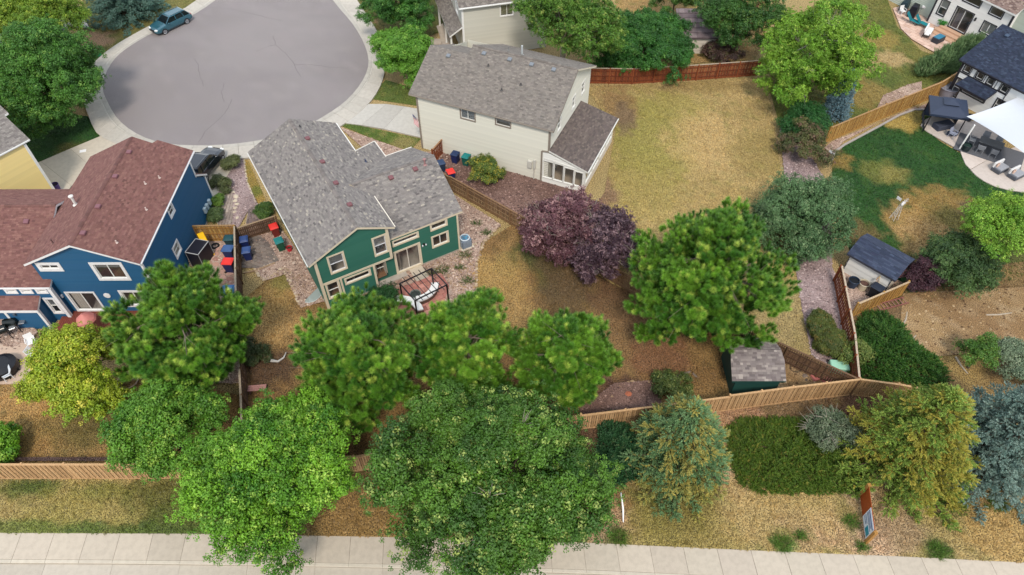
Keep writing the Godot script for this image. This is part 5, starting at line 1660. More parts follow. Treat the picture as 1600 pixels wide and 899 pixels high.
func trunk_mesh(mb: MB, r: RandomNumberGenerator, top: Vector3, rad: float, ends: Array, split_at: float) -> void:
	var mid := Vector3(top.x * 0.3 + r.randf_range(-0.15, 0.15), top.y * 0.45, top.z * 0.3 + r.randf_range(-0.15, 0.15))
	mb.tube([Vector3.DOWN * 0.1, Vector3(0, 0.25, 0), mid, top], [rad * 1.5, rad * 1.05, rad * 0.75, rad * 0.25], 9)
	for e in ends:
		var t := r.randf_range(split_at, 0.9)
		var st: Vector3 = Vector3(0, 0.25, 0).lerp(mid, t * 2.0) if t < 0.5 else mid.lerp(top, t * 2.0 - 1.0)
		var m: Vector3 = st.lerp(e, 0.55) + Vector3(r.randf_range(-0.3, 0.3), 0.25, r.randf_range(-0.3, 0.3))
		var rr := rad * lerpf(0.42, 0.2, t)
		mb.tube([st, m, e], [rr, rr * 0.6, rr * 0.15], 6)
		for k in 2:
			var e2: Vector3 = e + Vector3(r.randfn(), r.randfn() * 0.5, r.randfn()) * 0.6
			mb.tube([m, m.lerp(e2, 0.6), e2], [rr * 0.4, rr * 0.25, rr * 0.06], 4)

# a broad-leaved tree: limbs, and leaf clumps gathered on the outer boughs
func leafy(called: String, label: String, at: Vector3, o: Dictionary) -> Node3D:
	var T := thing(called, label, o.get("category", "tree"), at, 0.0, o.get("group", ""))
	var r := rng(o.seed)
	var H: float = o.h
	var R: float = o.r
	var V: float = o.get("v", R * 0.9)
	var cen := Vector3(o.get("dx", 0.0), H - V, o.get("dz", 0.0))
	var nb: int = o.get("boughs", 90)
	var bmin: float = o.get("bough_r", R * 0.24)
	var per: int = o.get("per", 60)
	var pal: Array = o.pal
	var bases := []
	var ends := []
	var xf := []
	var cc := PackedColorArray()
	var low: float = o.get("low", -0.45)
	var nn := FastNoiseLite.new()
	nn.seed = o.seed
	nn.frequency = 0.9
	var nl: int = o.get("lobes", 7)
	var lobes := []
	for i in nl:
		var a := TAU * (i + r.randf_range(-0.3, 0.3)) / nl
		var up := r.randf_range(-0.35, 0.75)
		if i == 0:
			up = 1.0
		var ring := sqrt(maxf(0.0, 1.0 - up * up)) if up < 1.0 else 0.15
		var lr: float = r.randf_range(o.get("lobe_r", 0.44), o.get("lobe_r", 0.44) + 0.18) * (1.0 + o.get("lump", 0.35) * r.randf_range(-0.3, 0.25))
		lobes.append([Vector3(cos(a) * ring, up, sin(a) * ring) * (1.0 - lr) * r.randf_range(0.72, 1.18), lr])
	for i in nb:
		var c := cen
		var d := Vector3.UP
		for attempt in 12:
			var lb: Array = lobes[r.randi() % nl]
			d = Vector3(r.randfn(), r.randfn(), r.randfn()).normalized()
			if d.y < low:
				d.y = -d.y
			var e: Vector3 = lb[0] + d * lb[1] * lerpf(0.5, 1.0, pow(r.randf(), 0.6)) * (1.0 + nn.get_noise_3dv(d * 2.0) * 0.3)
			c = cen + Vector3(e.x * R, e.y * V, e.z * R)
			var buried := false
			for q in lobes:
				if q != lb and e.distance_to(q[0]) < q[1] * 0.5:
					buried = true
			for q in bases:
				if c.distance_to(q) < bmin * o.get("apart", 0.5):
					buried = true
					break
			if not buried:
				break
		if c.y < 0.3:
			c.y = 0.3 + r.randf() * 0.4
		bases.append(c)
		if i % 5 == 0:
			ends.append(c)
		var br := bmin * r.randf_range(0.7, 1.25)
		var tone := r.randf()
		var bc: Color = lerpc(pal[0], pal[1], tone)
		var shoots := []
		for k in int(o.get("shoots", 7)):
			shoots.append((d * 0.7 + Vector3(r.randfn(), r.randfn() * 0.6 + 0.35, r.randfn())).normalized())
		for k in per:
			var e := Vector3(r.randfn(), r.randfn(), r.randfn()).normalized()
			if e.dot(d) < -0.3 and r.randf() < 0.6:
				e = -e
			var rr := br * lerpf(0.35, 1.1, pow(r.randf(), 0.7))
			var sc := r.randf_range(0.75, 1.2)
			if k % 3 == 0 and shoots.size() > 0:
				e = shoots[r.randi() % shoots.size()]
				var out := r.randf()
				rr = br * lerpf(0.7, 1.65, out)
				sc = lerpf(1.1, 0.6, out)
				e = (e + Vector3(r.randfn(), r.randfn(), r.randfn()) * 0.12).normalized()
			var q: Vector3 = c + Vector3(e.x, e.y * o.get("flat", 0.6), e.z) * rr
			xf.append(Transform3D(basis_to(e + Vector3.UP * 0.7, r, sc * o.get("leaf", 1.0)), q))
			var col := jit(r, bc, 0.22)
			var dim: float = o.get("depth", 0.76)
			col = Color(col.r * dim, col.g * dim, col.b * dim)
			if r.randf() < o.get("tip", 0.12):
				col = lerpc(col, pal[2], r.randf_range(0.25, 0.75))
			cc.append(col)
	var tm := MB.new()
	tm.col = o.get("bark", s(112, 98, 86))
	trunk_mesh(tm, r, cen + Vector3.UP * V * 0.45, o.get("trunk", 0.03 * H), ends, o.get("split", 0.3))
	part(T, "trunk", tm, mat("bark", 0.95, "wood", 1.2))
	if o.has("snags"):
		var sn := MB.new()
		sn.col = s(176, 166, 152)
		for k in int(o.snags):
			var c: Vector3 = bases[r.randi() % bases.size()]
			var d := (c - cen).normalized()
			var st := c + d * bmin * 0.2
			for j in 5:
				var e := st + (d + Vector3(r.randfn(), r.randf() * 0.6, r.randfn()) * 0.7).normalized() * r.randf_range(0.6, 1.2)
				sn.tube([st, st.lerp(e, 0.5) + Vector3.UP * 0.08, e], [0.022, 0.016, 0.006], 4)
		part(T, "bare_twigs", sn, mat("bark", 0.95, "wood", 1.2), "stuff")
	multi(T, "crown", clump[o.get("clump", "leaf")], mat_leaf(o.get("mat", "leaf"), o.get("back", s(110, 150, 40, 0.14))), xf, cc, "stuff")
	return T

# a pine: pads of upright tufts at the ends of spreading limbs
func pine(called: String, label: String, at: Vector3, o: Dictionary) -> Node3D:
	var T := thing(called, label, "tree", at, 0.0, o.get("group", ""))
	var r := rng(o.seed)
	var H: float = o.h
	var R: float = o.r
	var V: float = o.v
	var cen := Vector3(0, H - V, 0)
	var pal: Array = o.pal
	var xf := []
	var cc := PackedColorArray()
	var ends := []
	var nn := FastNoiseLite.new()
	nn.seed = o.seed
	nn.frequency = 0.8
	for i in int(o.pads):
		var d := Vector3(r.randfn(), r.randfn() * 0.9 + 0.15, r.randfn()).normalized()
		if d.y < o.get("low", -0.5):
			d.y = -d.y
		var lump: float = 1.0 + nn.get_noise_3dv(d * 1.4) * 0.6
		var f: float = lerpf(0.4, 0.88, pow(r.randf(), 0.6)) * lump
		var c: Vector3 = cen + Vector3(d.x * R, d.y * V, d.z * R) * f
		c.y = maxf(c.y, 0.8)
		if i % 3 == 0:
			ends.append(c)
		var pr: float = o.get("pad_r", 0.8) * r.randf_range(0.65, 1.2)
		var bc: Color = lerpc(pal[0], pal[1], r.randf())
		for k in int(o.per):
			var a := r.randf() * TAU
			var rr := pr * sqrt(r.randf())
			var q: Vector3 = c + Vector3(cos(a) * rr, r.randf_range(-0.45, 0.35) * pr * (1.0 - 0.5 * rr / pr), sin(a) * rr)
			var ax := (Vector3.UP * 1.1 + Vector3(cos(a), 0, sin(a)) * rr / pr * 0.6 + d * 0.5 + Vector3(r.randfn(), r.randfn(), r.randfn()) * 0.2)
			xf.append(Transform3D(basis_to(ax, r, r.randf_range(0.75, 1.2) * o.get("leaf", 1.0)), q))
			var col := jit(r, bc, 0.2)
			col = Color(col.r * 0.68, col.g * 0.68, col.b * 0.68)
			if r.randf() < 0.16:
				col = lerpc(col, pal[2], r.randf() * 0.8)
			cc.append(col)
	var tm := MB.new()
	tm.col = s(150, 136, 124)
	trunk_mesh(tm, r, Vector3(0, H * 0.92, 0), 0.022 * H, ends, 0.2)
	part(T, "trunk", tm, mat("bark", 0.95, "wood", 1.2))
	multi(T, "crown", clump.tuft, mat_leaf("needle", s(60, 90, 24, 0.2)), xf, cc, "stuff")
	return T

# a spruce: whorls of boughs on a straight stem, sprays along every bough
func spruce(called: String, label: String, at: Vector3, o: Dictionary) -> Node3D:
	var T := thing(called, label, "tree", at, 0.0, o.get("group", ""))
	var r := rng(o.seed)
	var H: float = o.h
	var R: float = o.r
	var pal: Array = o.pal
	var xf := []
	var cc := PackedColorArray()
	var tm := MB.new()
	tm.col = s(104, 86, 72)
	tm.tube([Vector3.DOWN * 0.1, Vector3(0, H * 0.5, 0), Vector3(0, H * 0.97, 0)], [0.03 * H, 0.016 * H, 0.004 * H], 8)
	var levels: int = o.get("levels", 16)
	var yellow: float = o.get("dry", 0.0)
	for l in levels:
		var f := float(l) / (levels - 1)
		var y := lerpf(0.5, H * 0.97, pow(f, 0.9))
		var rad := R * pow(1.0 - f, o.get("taper", 0.75)) + 0.2
		var n := maxi(5, int(lerpf(15, 6, f)))
		for b in n:
			var a := TAU * (b + r.randf_range(-0.35, 0.35)) / n + l * 1.3
			var L := rad * r.randf_range(0.72, 1.12)
			var dir := Vector3(cos(a), 0, sin(a))
			var p0 := Vector3(0, y, 0)
			var p1 := p0 + dir * L * 0.6 + Vector3.DOWN * L * 0.10
			var p2 := p0 + dir * L + Vector3.DOWN * L * 0.10 + Vector3.UP * 0.12
			tm.tube([p0, p1, p2], [0.03, 0.02, 0.008], 4)
			var tone := r.randf()
			var dry := r.randf() < yellow
			var puffs := maxi(2, int(L / 0.42))
			for k in puffs:
				var t := (k + 0.6 + r.randf() * 0.5) / puffs
				if t < 0.25:
					continue
				var pc := p0.lerp(p1, t / 0.6) if t < 0.6 else p1.lerp(p2, minf(1.0, (t - 0.6) / 0.4))
				var side := Vector3(-dir.z, 0, dir.x)
				pc += side * r.randf_range(-0.25, 0.25) * L * 0.5 * (1.1 - t)
				var pr: float = r.randf_range(0.2, 0.34) * o.get("puff", 1.0)
				var pt := r.randf()
				for j in int(o.get("sprays", 17)):
					var e := Vector3(r.randfn(), r.randfn() + 0.55, r.randfn()).normalized()
					var z := (dir * 0.75 + e).normalized()
					xf.append(Transform3D(basis_z(z, r, r.randf_range(0.8, 1.25) * o.get("leaf", 1.0)), pc + Vector3(e.x, e.y * 0.55, e.z) * pr * 0.7))
					var col: Color = lerpc(pal[0], pal[1], tone * 0.4 + pt * 0.6)
					if dry or r.randf() < yellow * 0.3:
						col = lerpc(col, pal[2], r.randf_range(0.4, 1.0))
					elif e.y > 0.4 and t > 0.5:
						col = lerpc(col, pal[3], r.randf_range(0.2, 0.8))
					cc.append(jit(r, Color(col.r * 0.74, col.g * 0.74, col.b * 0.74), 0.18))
	part(T, "trunk", tm, mat("bark", 0.95, "wood", 1.2))
	multi(T, "crown", clump.spray, mat_leaf("needle", s(60, 90, 24, 0.2)), xf, cc, "stuff")
	return T

# a mound of upright sprays (juniper, ornamental grass)
func juniper(called: String, label: String, at: Vector3, o: Dictionary) -> Node3D:
	var T := thing(called, label, o.get("category", "shrub"), at, o.get("turn", 0.0), o.get("group", ""))
	var r := rng(o.seed)
	var pal: Array = o.pal
	var xf := []
	var cc := PackedColorArray()
	var rx: float = o.rx
	var rz: float = o.rz
	var h: float = o.h
	var stems := MB.new()
	stems.col = s(96, 76, 62)
	for i in int(o.n):
		var a := r.randf() * TAU
		var f := sqrt(r.randf())
		var lump: float = 1.0 + 0.3 * sin(a * 3.0 + o.seed) * f
		if o.has("square"):
			lump = lerpf(1.0, minf(1.0 / maxf(absf(cos(a)), absf(sin(a))), 1.25), 0.85)
		var q := Vector3(cos(a) * rx * f * lump, 0, sin(a) * rz * f * lump)
		q.y = h * (1.0 - pow(f, 2.2) * 0.85) * pow(r.randf(), 0.35) * (0.62 + 0.3 * sin(q.x * 2.3 + o.seed) * cos(q.z * 2.1) + 0.3 * sin(q.x * 4.9 + 1.3) * cos(q.z * 5.3 + o.seed))
		q.y = maxf(q.y, 0.04)
		var z: Vector3 = Vector3(q.x / rx, o.get("rise", 0.7), q.z / rz) + Vector3(r.randfn(), r.randfn() * 0.6, r.randfn()) * o.get("wild", 0.75)
		if o.has("lean"):
			z += o.lean
		xf.append(Transform3D(basis_z(z, r, r.randf_range(0.7, 1.3) * o.get("leaf", 1.0)), q))
		var col: Color = lerpc(pal[0], pal[1], r.randf())
		if r.randf() < 0.12:
			col = lerpc(col, pal[2], r.randf())
		cc.append(jit(r, Color(col.r * 0.74, col.g * 0.74, col.b * 0.74), 0.18))
	for k in 9:
		var a := TAU * k / 9.0
		stems.tube([Vector3(0, 0, 0), Vector3(cos(a) * rx * 0.4, h * 0.3, sin(a) * rz * 0.4), Vector3(cos(a) * rx * 0.75, h * 0.4, sin(a) * rz * 0.75)], [0.05, 0.03, 0.01], 5)
	part(T, "stems", stems, mat("bark", 0.95, "wood", 1.2))
	multi(T, "foliage", clump[o.get("clump", "long")], mat_leaf("needle", s(60, 90, 24, 0.2)), xf, cc, "stuff")
	return T

func build_trees():
	clump.leaf = leaf_clump(1, 24, 0.15, 0.27, 0.6)
	clump.small = leaf_clump(2, 22, 0.115, 0.22, 0.5)
	clump.narrow = leaf_clump(3, 22, 0.15, 0.25, 0.25)
	clump.tuft = pine_tuft(4, 64, 0.24)
	clump.spray = spray(5, 40, 0.26, 0.11, 0.014)
	clump.long = spray(7, 46, 0.42, 0.14, 0.016)
	clump.fine = spray(6, 40, 0.55, 0.12, 0.012)
	var bright := [s(68, 126, 18), s(126, 182, 38), s(176, 208, 84)]
	var mid := [s(54, 102, 20), s(102, 152, 40), s(180, 194, 104)]
	var lime := [s(110, 164, 40), s(142, 186, 54), s(182, 208, 90)]
	var yel := [s(138, 172, 34), s(180, 196, 46), s(222, 206, 84)]
	var deep := [s(32, 74, 30), s(50, 96, 40), s(84, 120, 60)]
	var pine_c := [s(64, 122, 28), s(126, 180, 48), s(190, 212, 92)]
	var sage := [s(74, 114, 66), s(100, 138, 86), s(150, 172, 124)]
	var purple := [s(96, 52, 68), s(124, 72, 88), s(172, 120, 128)]
	var gs := "street trees on the verge"
	# beside the bottom pavement
	leafy("street_tree", "bright green spreading tree overhanging the pavement, the smaller of the pair", Vector3(-12.9, 0, -17.5), {"h": 8.1, "r": 4.8, "v": 3.8, "seed": 101, "boughs": 84, "per": 84, "pal": bright, "bough_r": 1.05, "lobes": 11, "lobe_r": 0.28, "low": -0.6, "group": gs})
	leafy("street_tree", "largest broad green tree overhanging the pavement, with pale dead twigs on top", Vector3(-1.1, 0, -16.6), {"h": 10.2, "r": 6.15, "v": 5.1, "lobes": 15, "lobe_r": 0.26, "low": -0.6, "seed": 102, "depth": 0.64, "boughs": 138, "per": 84, "pal": mid, "bough_r": 1.12, "snags": 9, "tip": 0.1, "group": gs})
	leafy("shade_tree", "darker green tree leaning over the tan fence", Vector3(-20.1, 0, -20.6), {"h": 6.0, "r": 2.9, "seed": 103, "boughs": 60, "per": 60, "pal": [s(72, 128, 24), s(108, 160, 40), s(152, 180, 66)], "bough_r": 0.85})
	leafy("maple_tree", "yellow green tree beside the blue house deck", Vector3(-27.6, 0, -25.2), {"h": 6.4, "r": 3.2, "v": 3.2, "seed": 104, "boughs": 85, "per": 46, "lobes": 10, "lobe_r": 0.3, "pal": yel, "bough_r": 0.75, "lump": 0.5})
	leafy("shrub", "small bright shrub at the foot of the tan fence", g(14, 715), {"h": 1.9, "r": 1.5, "v": 1.0, "seed": 105, "boughs": 22, "per": 40, "pal": bright, "bough_r": 0.45, "category": "shrub"})
	# pines round the green house yard
	pine("pine_tree", "pine tree standing between the blue house deck and the yard fence", Vector3(-20.6, 0, -26.9), {"h": 9.2, "r": 4.2, "v": 4.4, "low": -0.8, "seed": 111, "pads": 165, "per": 30, "pal": pine_c, "pad_r": 0.8})
	pine("pine_tree", "pine tree in front of the green house gable wall", Vector3(-9.5, 0, -24.6), {"h": 9.7, "r": 4.0, "v": 4.9, "low": -0.8, "seed": 112, "pads": 165, "per": 30, "pal": pine_c, "pad_r": 0.8})
	pine("pine_tree", "pine tree in front of the metal pergola", Vector3(-3.0, 0, -26.1), {"h": 8.8, "r": 3.5, "v": 4.3, "low": -0.8, "seed": 113, "pads": 140, "per": 30, "pal": pine_c, "pad_r": 0.72})
	pine("pine_tree", "smallest pine tree, alone at the middle of the dry yard", Vector3(3.4, 0, -25.7), {"h": 7.8, "r": 3.1, "v": 3.9, "low": -0.8, "seed": 114, "pads": 125, "per": 30, "pal": pine_c, "pad_r": 0.68})
	pine("pine_tree", "broadest pine tree, reaching over the fence beside the purple tree", Vector3(13.0, 0, -31.0), {"h": 11.2, "r": 5.3, "v": 6.0, "seed": 115, "low": -0.8, "pads": 215, "per": 32, "pal": pine_c, "pad_r": 0.85})
	var plum := {"h": 5.0, "r": 3.2, "v": 2.7, "seed": 116, "boughs": 70, "per": 40, "pal": [s(92, 56, 66), s(122, 80, 90), s(196, 156, 156)], "bough_r": 0.75, "clump": "narrow", "mat": "purple_leaf", "back": s(110, 60, 76, 0.4), "snags": 16, "bark": s(120, 104, 100), "tip": 0.28, "low": -0.7}
	leafy("plum_tree", "purple leaved tree at the yard fence, the redder one by the bark bed", g(876, 392), plum)
	plum.merge({"seed": 117, "r": 2.9, "h": 4.9, "pal": [s(70, 48, 62), s(96, 70, 84), s(170, 140, 146)]}, true)
	leafy("plum_tree", "purple leaved tree at the yard fence, the darker one touching the broad pine", g(948, 418), plum)
	# spruces by the verge
	spruce("spruce_tree", "yellow green spruce between dark juniper and the hedge, blue tinged lower boughs", Vector3(10.1, 0, -20.2), {"h": 7.0, "r": 3.2, "seed": 121, "levels": 17, "dry": 0.35, "pal": [s(90, 136, 84), s(124, 162, 104), s(206, 190, 96), s(160, 196, 140)]})
	spruce("spruce_tree", "golden tinged spruce behind the leaning sign board", Vector3(23.9, 0, -20.3), {"h": 8.0, "r": 3.9, "seed": 122, "levels": 19, "dry": 0.4, "pal": [s(116, 152, 58), s(152, 182, 72), s(210, 194, 84), s(184, 212, 104)]})
	spruce("spruce_tree", "silvery blue spruce at the end of the tan fence", Vector3(29.3, 0, -20.4), {"h": 8.5, "r": 3.6, "seed": 123, "levels": 19, "dry": 0.0, "pal": [s(122, 156, 146), s(152, 182, 170), s(150, 150, 120), s(192, 216, 204)]})
	spruce("spruce_tree", "slim blue spruce at the corner of the patchy lawn", g(1301, 184), {"h": 5.0, "r": 1.1, "leaf": 0.8, "seed": 124, "levels": 14, "taper": 0.9, "pal": [s(104, 142, 156), s(138, 176, 190), s(150, 150, 120), s(178, 208, 218)]})
	spruce("spruce_tree", "wide blue spruce on the front lawn by the parked wagon", Vector3(-44.0, 0, -76.1), {"h": 7.0, "r": 4.2, "seed": 125, "levels": 16, "pal": [s(84, 128, 114), s(114, 156, 140), s(150, 150, 120), s(160, 196, 182)]})
	# trees and shrubs right of the white house lawn
	leafy("silverberry_shrub", "large grey green shrub beside the river stone bed", Vector3(22.9, 0, -40.4), {"h": 5.0, "r": 4.0, "v": 3.1, "seed": 131, "boughs": 130, "per": 56, "lobes": 11, "lobe_r": 0.3, "pal": sage, "bough_r": 0.9, "clump": "small", "category": "shrub", "low": -0.7})
	leafy("cottonwood_tree", "tall light green tree rising beside the weathered red fence", Vector3(29.0, 0, -60.2), {"h": 11.0, "r": 5.8, "v": 6.6, "seed": 132, "boughs": 170, "per": 50, "lobes": 13, "lobe_r": 0.26, "clump": "narrow", "pal": lime, "bough_r": 0.95, "lump": 0.6, "snags": 5, "bark": s(170, 160, 146), "low": -0.95})
	leafy("round_shrub", "dense round dark green shrub under the tall light green tree", g(1252, 205), {"h": 2.6, "r": 2.4, "v": 1.5, "seed": 133, "boughs": 45, "per": 44, "pal": [s(32, 92, 36), s(50, 112, 44), s(80, 130, 60)], "bough_r": 0.65, "category": "shrub", "clump": "small"})
	leafy("tangled_shrub", "loose brownish green shrub above the grey green one", g(1255, 242), {"h": 2.6, "r": 2.6, "v": 1.6, "seed": 134, "boughs": 40, "per": 34, "pal": [s(74, 88, 44), s(108, 112, 60), s(130, 90, 84)], "bough_r": 0.6, "category": "shrub", "clump": "small", "tip": 0.3})
	leafy("honey_locust_tree", "feathery yellow green tree beyond the white shed", Vector3(36.5, 0, -36.8), {"h": 7.0, "r": 3.4, "v": 3.0, "seed": 135, "boughs": 80, "per": 46, "lobes": 9, "lobe_r": 0.3, "pal": lime, "bough_r": 0.8, "clump": "small", "snags": 3})
	leafy("lilac_shrub", "dark green shrub between purple bush and yellow green tree", Vector3(33.6, 0, -35.6), {"h": 3.6, "r": 2.9, "v": 2.0, "seed": 136, "boughs": 60, "per": 52, "pal": [s(58, 92, 46), s(84, 118, 58), s(120, 144, 80)], "bough_r": 0.75, "category": "shrub", "clump": "small"})
	leafy("barberry_shrub", "dark purple bush at the corner of the white shed", Vector3(30.6, 0, -35.2), {"h": 2.4, "r": 1.4, "v": 1.2, "seed": 137, "boughs": 30, "per": 40, "pal": [s(62, 34, 48), s(86, 50, 62), s(120, 76, 84)], "bough_r": 0.45, "category": "shrub", "clump": "small", "mat": "purple_leaf", "back": s(120, 60, 80, 0.5)})
	juniper("juniper_shrub", "sprawling dark juniper beside the red brown fence", g(1388, 556), {"rx": 2.9, "rz": 2.9, "h": 1.5, "n": 3800, "seed": 138, "pal": [s(52, 102, 36), s(82, 130, 46), s(120, 150, 66)]})
	juniper("juniper_shrub", "dark juniper under the yellow green spruce", g(968, 712), {"rx": 1.6, "rz": 2.2, "h": 1.6, "n": 2200, "seed": 139, "pal": [s(44, 92, 54), s(64, 114, 66), s(104, 134, 84)]})
	juniper("hedge_juniper", "broad green juniper hedge in front of the tan fence", g(1238, 712), {"rx": 3.9, "rz": 2.5, "h": 1.1, "n": 9000, "seed": 140, "pal": [s(80, 116, 34), s(114, 142, 44), s(166, 160, 70)], "leaf": 0.75, "wild": 1.1, "square": true})
	leafy("grey_shrub", "twiggy grey green bush on top of the juniper hedge", g(1292, 688), {"h": 2.2, "r": 1.5, "v": 1.0, "seed": 141, "boughs": 24, "per": 40, "pal": [s(92, 112, 80), s(120, 136, 104), s(150, 156, 130)], "bough_r": 0.5, "category": "shrub", "clump": "small", "snags": 8})
	leafy("clipped_shrub", "round clipped shrub near the red brown fence, the smaller one", g(1279, 514), {"h": 1.15, "r": 0.95, "v": 0.62, "seed": 142, "boughs": 70, "per": 40, "pal": [s(74, 92, 34), s(96, 110, 42), s(150, 120, 60)], "bough_r": 0.26, "category": "shrub", "clump": "small", "lump": 0.08, "low": -0.9})
	leafy("clipped_shrub", "round clipped shrub near the red brown fence, the larger one", g(1293, 543), {"h": 1.25, "r": 1.1, "v": 0.68, "seed": 143, "boughs": 90, "per": 40, "pal": [s(76, 92, 34), s(98, 112, 42), s(150, 120, 60)], "bough_r": 0.28, "category": "shrub", "clump": "small", "lump": 0.08, "low": -0.9})
	leafy("sapling", "thin leafy sapling in the leaf litter yard", g(1512, 575), {"h": 3.0, "r": 1.5, "v": 1.4, "seed": 144, "boughs": 18, "per": 26, "pal": [s(70, 116, 36), s(96, 140, 46), s(140, 160, 70)], "bough_r": 0.42, "category": "shrub", "clump": "small", "lump": 0.6})
	leafy("sage_shrub", "pale grey green shrub beside the silvery blue spruce", g(1568, 585), {"h": 2.6, "r": 1.7, "v": 1.3, "seed": 145, "boughs": 30, "per": 40, "pal": [s(104, 128, 98), s(136, 156, 122), s(170, 180, 150)], "bough_r": 0.5, "category": "shrub", "clump": "small"})
	juniper("tall_grass_clump", "row of tall feathery ornamental grass by the brick patio", g(1492, 98), {"rx": 1.7, "rz": 5.0, "h": 2.4, "n": 4200, "seed": 146, "turn": -0.95, "rise": 1.5, "lean": Vector3(0.4, 0, -0.2), "clump": "fine", "leaf": 1.5, "wild": 0.3, "pal": [s(94, 130, 80), s(130, 162, 104), s(172, 190, 136)], "category": "grass"})
	# beyond the white house
	leafy("cottonwood_tree", "tall loose green tree behind the cream house roof", Vector3(5.1, 0, -63.5), {"h": 11.5, "r": 5.2, "v": 5.4, "seed": 151, "boughs": 140, "per": 48, "lobes": 12, "lobe_r": 0.28, "clump": "narrow", "pal": [s(76, 126, 34), s(104, 148, 46), s(166, 180, 90)], "bough_r": 1.05, "lump": 0.5, "snags": 8, "bark": s(170, 160, 146), "low": -0.8})
	leafy("lilac_hedge", "dense green hedge along the weathered red fence", Vector3(13.8, 0, -66.5), {"h": 4.2, "r": 5.6, "v": 2.4, "seed": 152, "boughs": 110, "per": 56, "pal": [s(40, 98, 28), s(62, 124, 38), s(100, 150, 60)], "bough_r": 0.95, "category": "hedge"})
	leafy("shade_tree", "dark green tree behind the small shed with striped roof", Vector3(24.0, 0, -69.5), {"h": 8.0, "r": 4.6, "v": 4.2, "seed": 153, "boughs": 90, "per": 50, "pal": [s(46, 92, 30), s(70, 118, 40), s(110, 140, 60)], "bough_r": 1.0})
	leafy("fruit_tree", "small round tree standing in the far dry yard", g(1050, 32), {"h": 4.4, "r": 2.7, "v": 1.9, "seed": 154, "boughs": 40, "per": 40, "pal": [s(60, 104, 34), s(86, 126, 44), s(120, 150, 60)], "bough_r": 0.7})
	leafy("barberry_shrub", "low dark purple bush beside the small shed with striped roof", g(1130, 92), {"h": 1.8, "r": 2.0, "v": 0.9, "seed": 155, "boughs": 24, "per": 40, "pal": [s(70, 50, 48), s(96, 70, 60), s(100, 110, 60)], "bough_r": 0.5, "category": "shrub", "clump": "small", "mat": "purple_leaf", "back": s(120, 60, 80, 0.5)})
	# round the turning circle
	leafy("shade_tree", "big green tree over the lawn by the yellow house", Vector3(-42.8, 0, -56.6), {"h": 9.0, "r": 5.3, "v": 5.0, "low": -0.8, "seed": 161, "boughs": 150, "per": 60, "pal": [s(62, 116, 34), s(86, 142, 46), s(130, 170, 70)], "bough_r": 1.1, "bark": s(186, 164, 134)})
	leafy("ash_tree", "yellow green tree beside the slate grey house", Vector3(-47.2, 0, -65.5), {"h": 9.0, "r": 4.3, "v": 3.9, "seed": 162, "boughs": 90, "per": 54, "pal": [s(110, 150, 34), s(138, 170, 44), s(176, 190, 70)], "bough_r": 1.05})
	leafy("shade_tree", "dark green tree at the pale grey sided house", Vector3(-12.1, 0, -72.5), {"h": 7.0, "r": 4.4, "v": 3.8, "seed": 163, "boughs": 90, "per": 54, "pal": [s(48, 104, 30), s(70, 130, 40), s(110, 150, 60)], "bough_r": 1.0})
	leafy("maple_tree", "bright green tree beside the cream house driveway", Vector3(-10.6, 0, -63.2), {"h": 5.2, "r": 3.4, "v": 3.0, "seed": 164, "boughs": 75, "per": 54, "pal": [s(86, 144, 36), s(112, 170, 48), s(150, 190, 80)], "bough_r": 0.85})
	# small shrubs
	leafy("garden_shrub", "round yellow flowered shrub against the cream house wall", g(762, 282), {"h": 2.0, "r": 1.5, "v": 1.1, "seed": 171, "boughs": 30, "per": 36, "pal": [s(80, 108, 40), s(110, 132, 50), s(200, 180, 60)], "bough_r": 0.45, "category": "shrub", "clump": "small", "tip": 0.25})
	leafy("garden_shrub", "low olive shrub at the edge of the short driveway", g(368, 262), {"h": 0.9, "r": 1.0, "v": 0.5, "seed": 172, "boughs": 16, "per": 34, "pal": [s(80, 92, 50), s(104, 114, 64), s(130, 134, 84)], "bough_r": 0.34, "category": "shrub", "clump": "small"})
	leafy("garden_shrub", "low olive shrub at the start of the white stone edging", g(348, 294), {"h": 0.85, "r": 1.0, "v": 0.5, "seed": 173, "boughs": 16, "per": 34, "pal": [s(74, 88, 46), s(98, 108, 58), s(130, 134, 84)], "bough_r": 0.34, "category": "shrub", "clump": "small"})
	leafy("garden_shrub", "green shrub against the green house side wall", g(416, 336), {"h": 0.9, "r": 0.75, "v": 0.5, "seed": 174, "boughs": 14, "per": 34, "pal": [s(60, 96, 36), s(84, 116, 44), s(120, 140, 60)], "bough_r": 0.3, "category": "shrub", "clump": "small"})
	leafy("garden_shrub", "small round green shrub at the blue house corner", g(342, 322), {"h": 0.9, "r": 0.55, "v": 0.45, "seed": 175, "boughs": 12, "per": 30, "pal": [s(80, 120, 36), s(106, 140, 46), s(140, 160, 70)], "bough_r": 0.24, "category": "shrub", "clump": "small"})
	leafy("garden_shrub", "darker low shrub along the blue house wall", g(338, 342), {"h": 0.8, "r": 0.6, "v": 0.45, "seed": 176, "boughs": 12, "per": 30, "pal": [s(70, 96, 50), s(92, 116, 64), s(120, 140, 80)], "bough_r": 0.26, "category": "shrub", "clump": "small"})
	leafy("garden_shrub", "deep green shrub below the green house gable", g(598, 478), {"h": 1.6, "r": 1.1, "v": 0.9, "seed": 177, "boughs": 24, "per": 36, "pal": [s(26, 76, 30), s(38, 92, 36), s(60, 110, 50)], "bough_r": 0.4, "category": "shrub", "clump": "small"})
	leafy("garden_shrub", "straggly dark shrub at the yard fence near the pale driftwood", g(400, 556), {"h": 1.0, "r": 1.3, "v": 0.6, "seed": 178, "boughs": 16, "per": 26, "pal": [s(52, 74, 34), s(76, 92, 44), s(110, 90, 60)], "bough_r": 0.36, "category": "shrub", "clump": "small"})
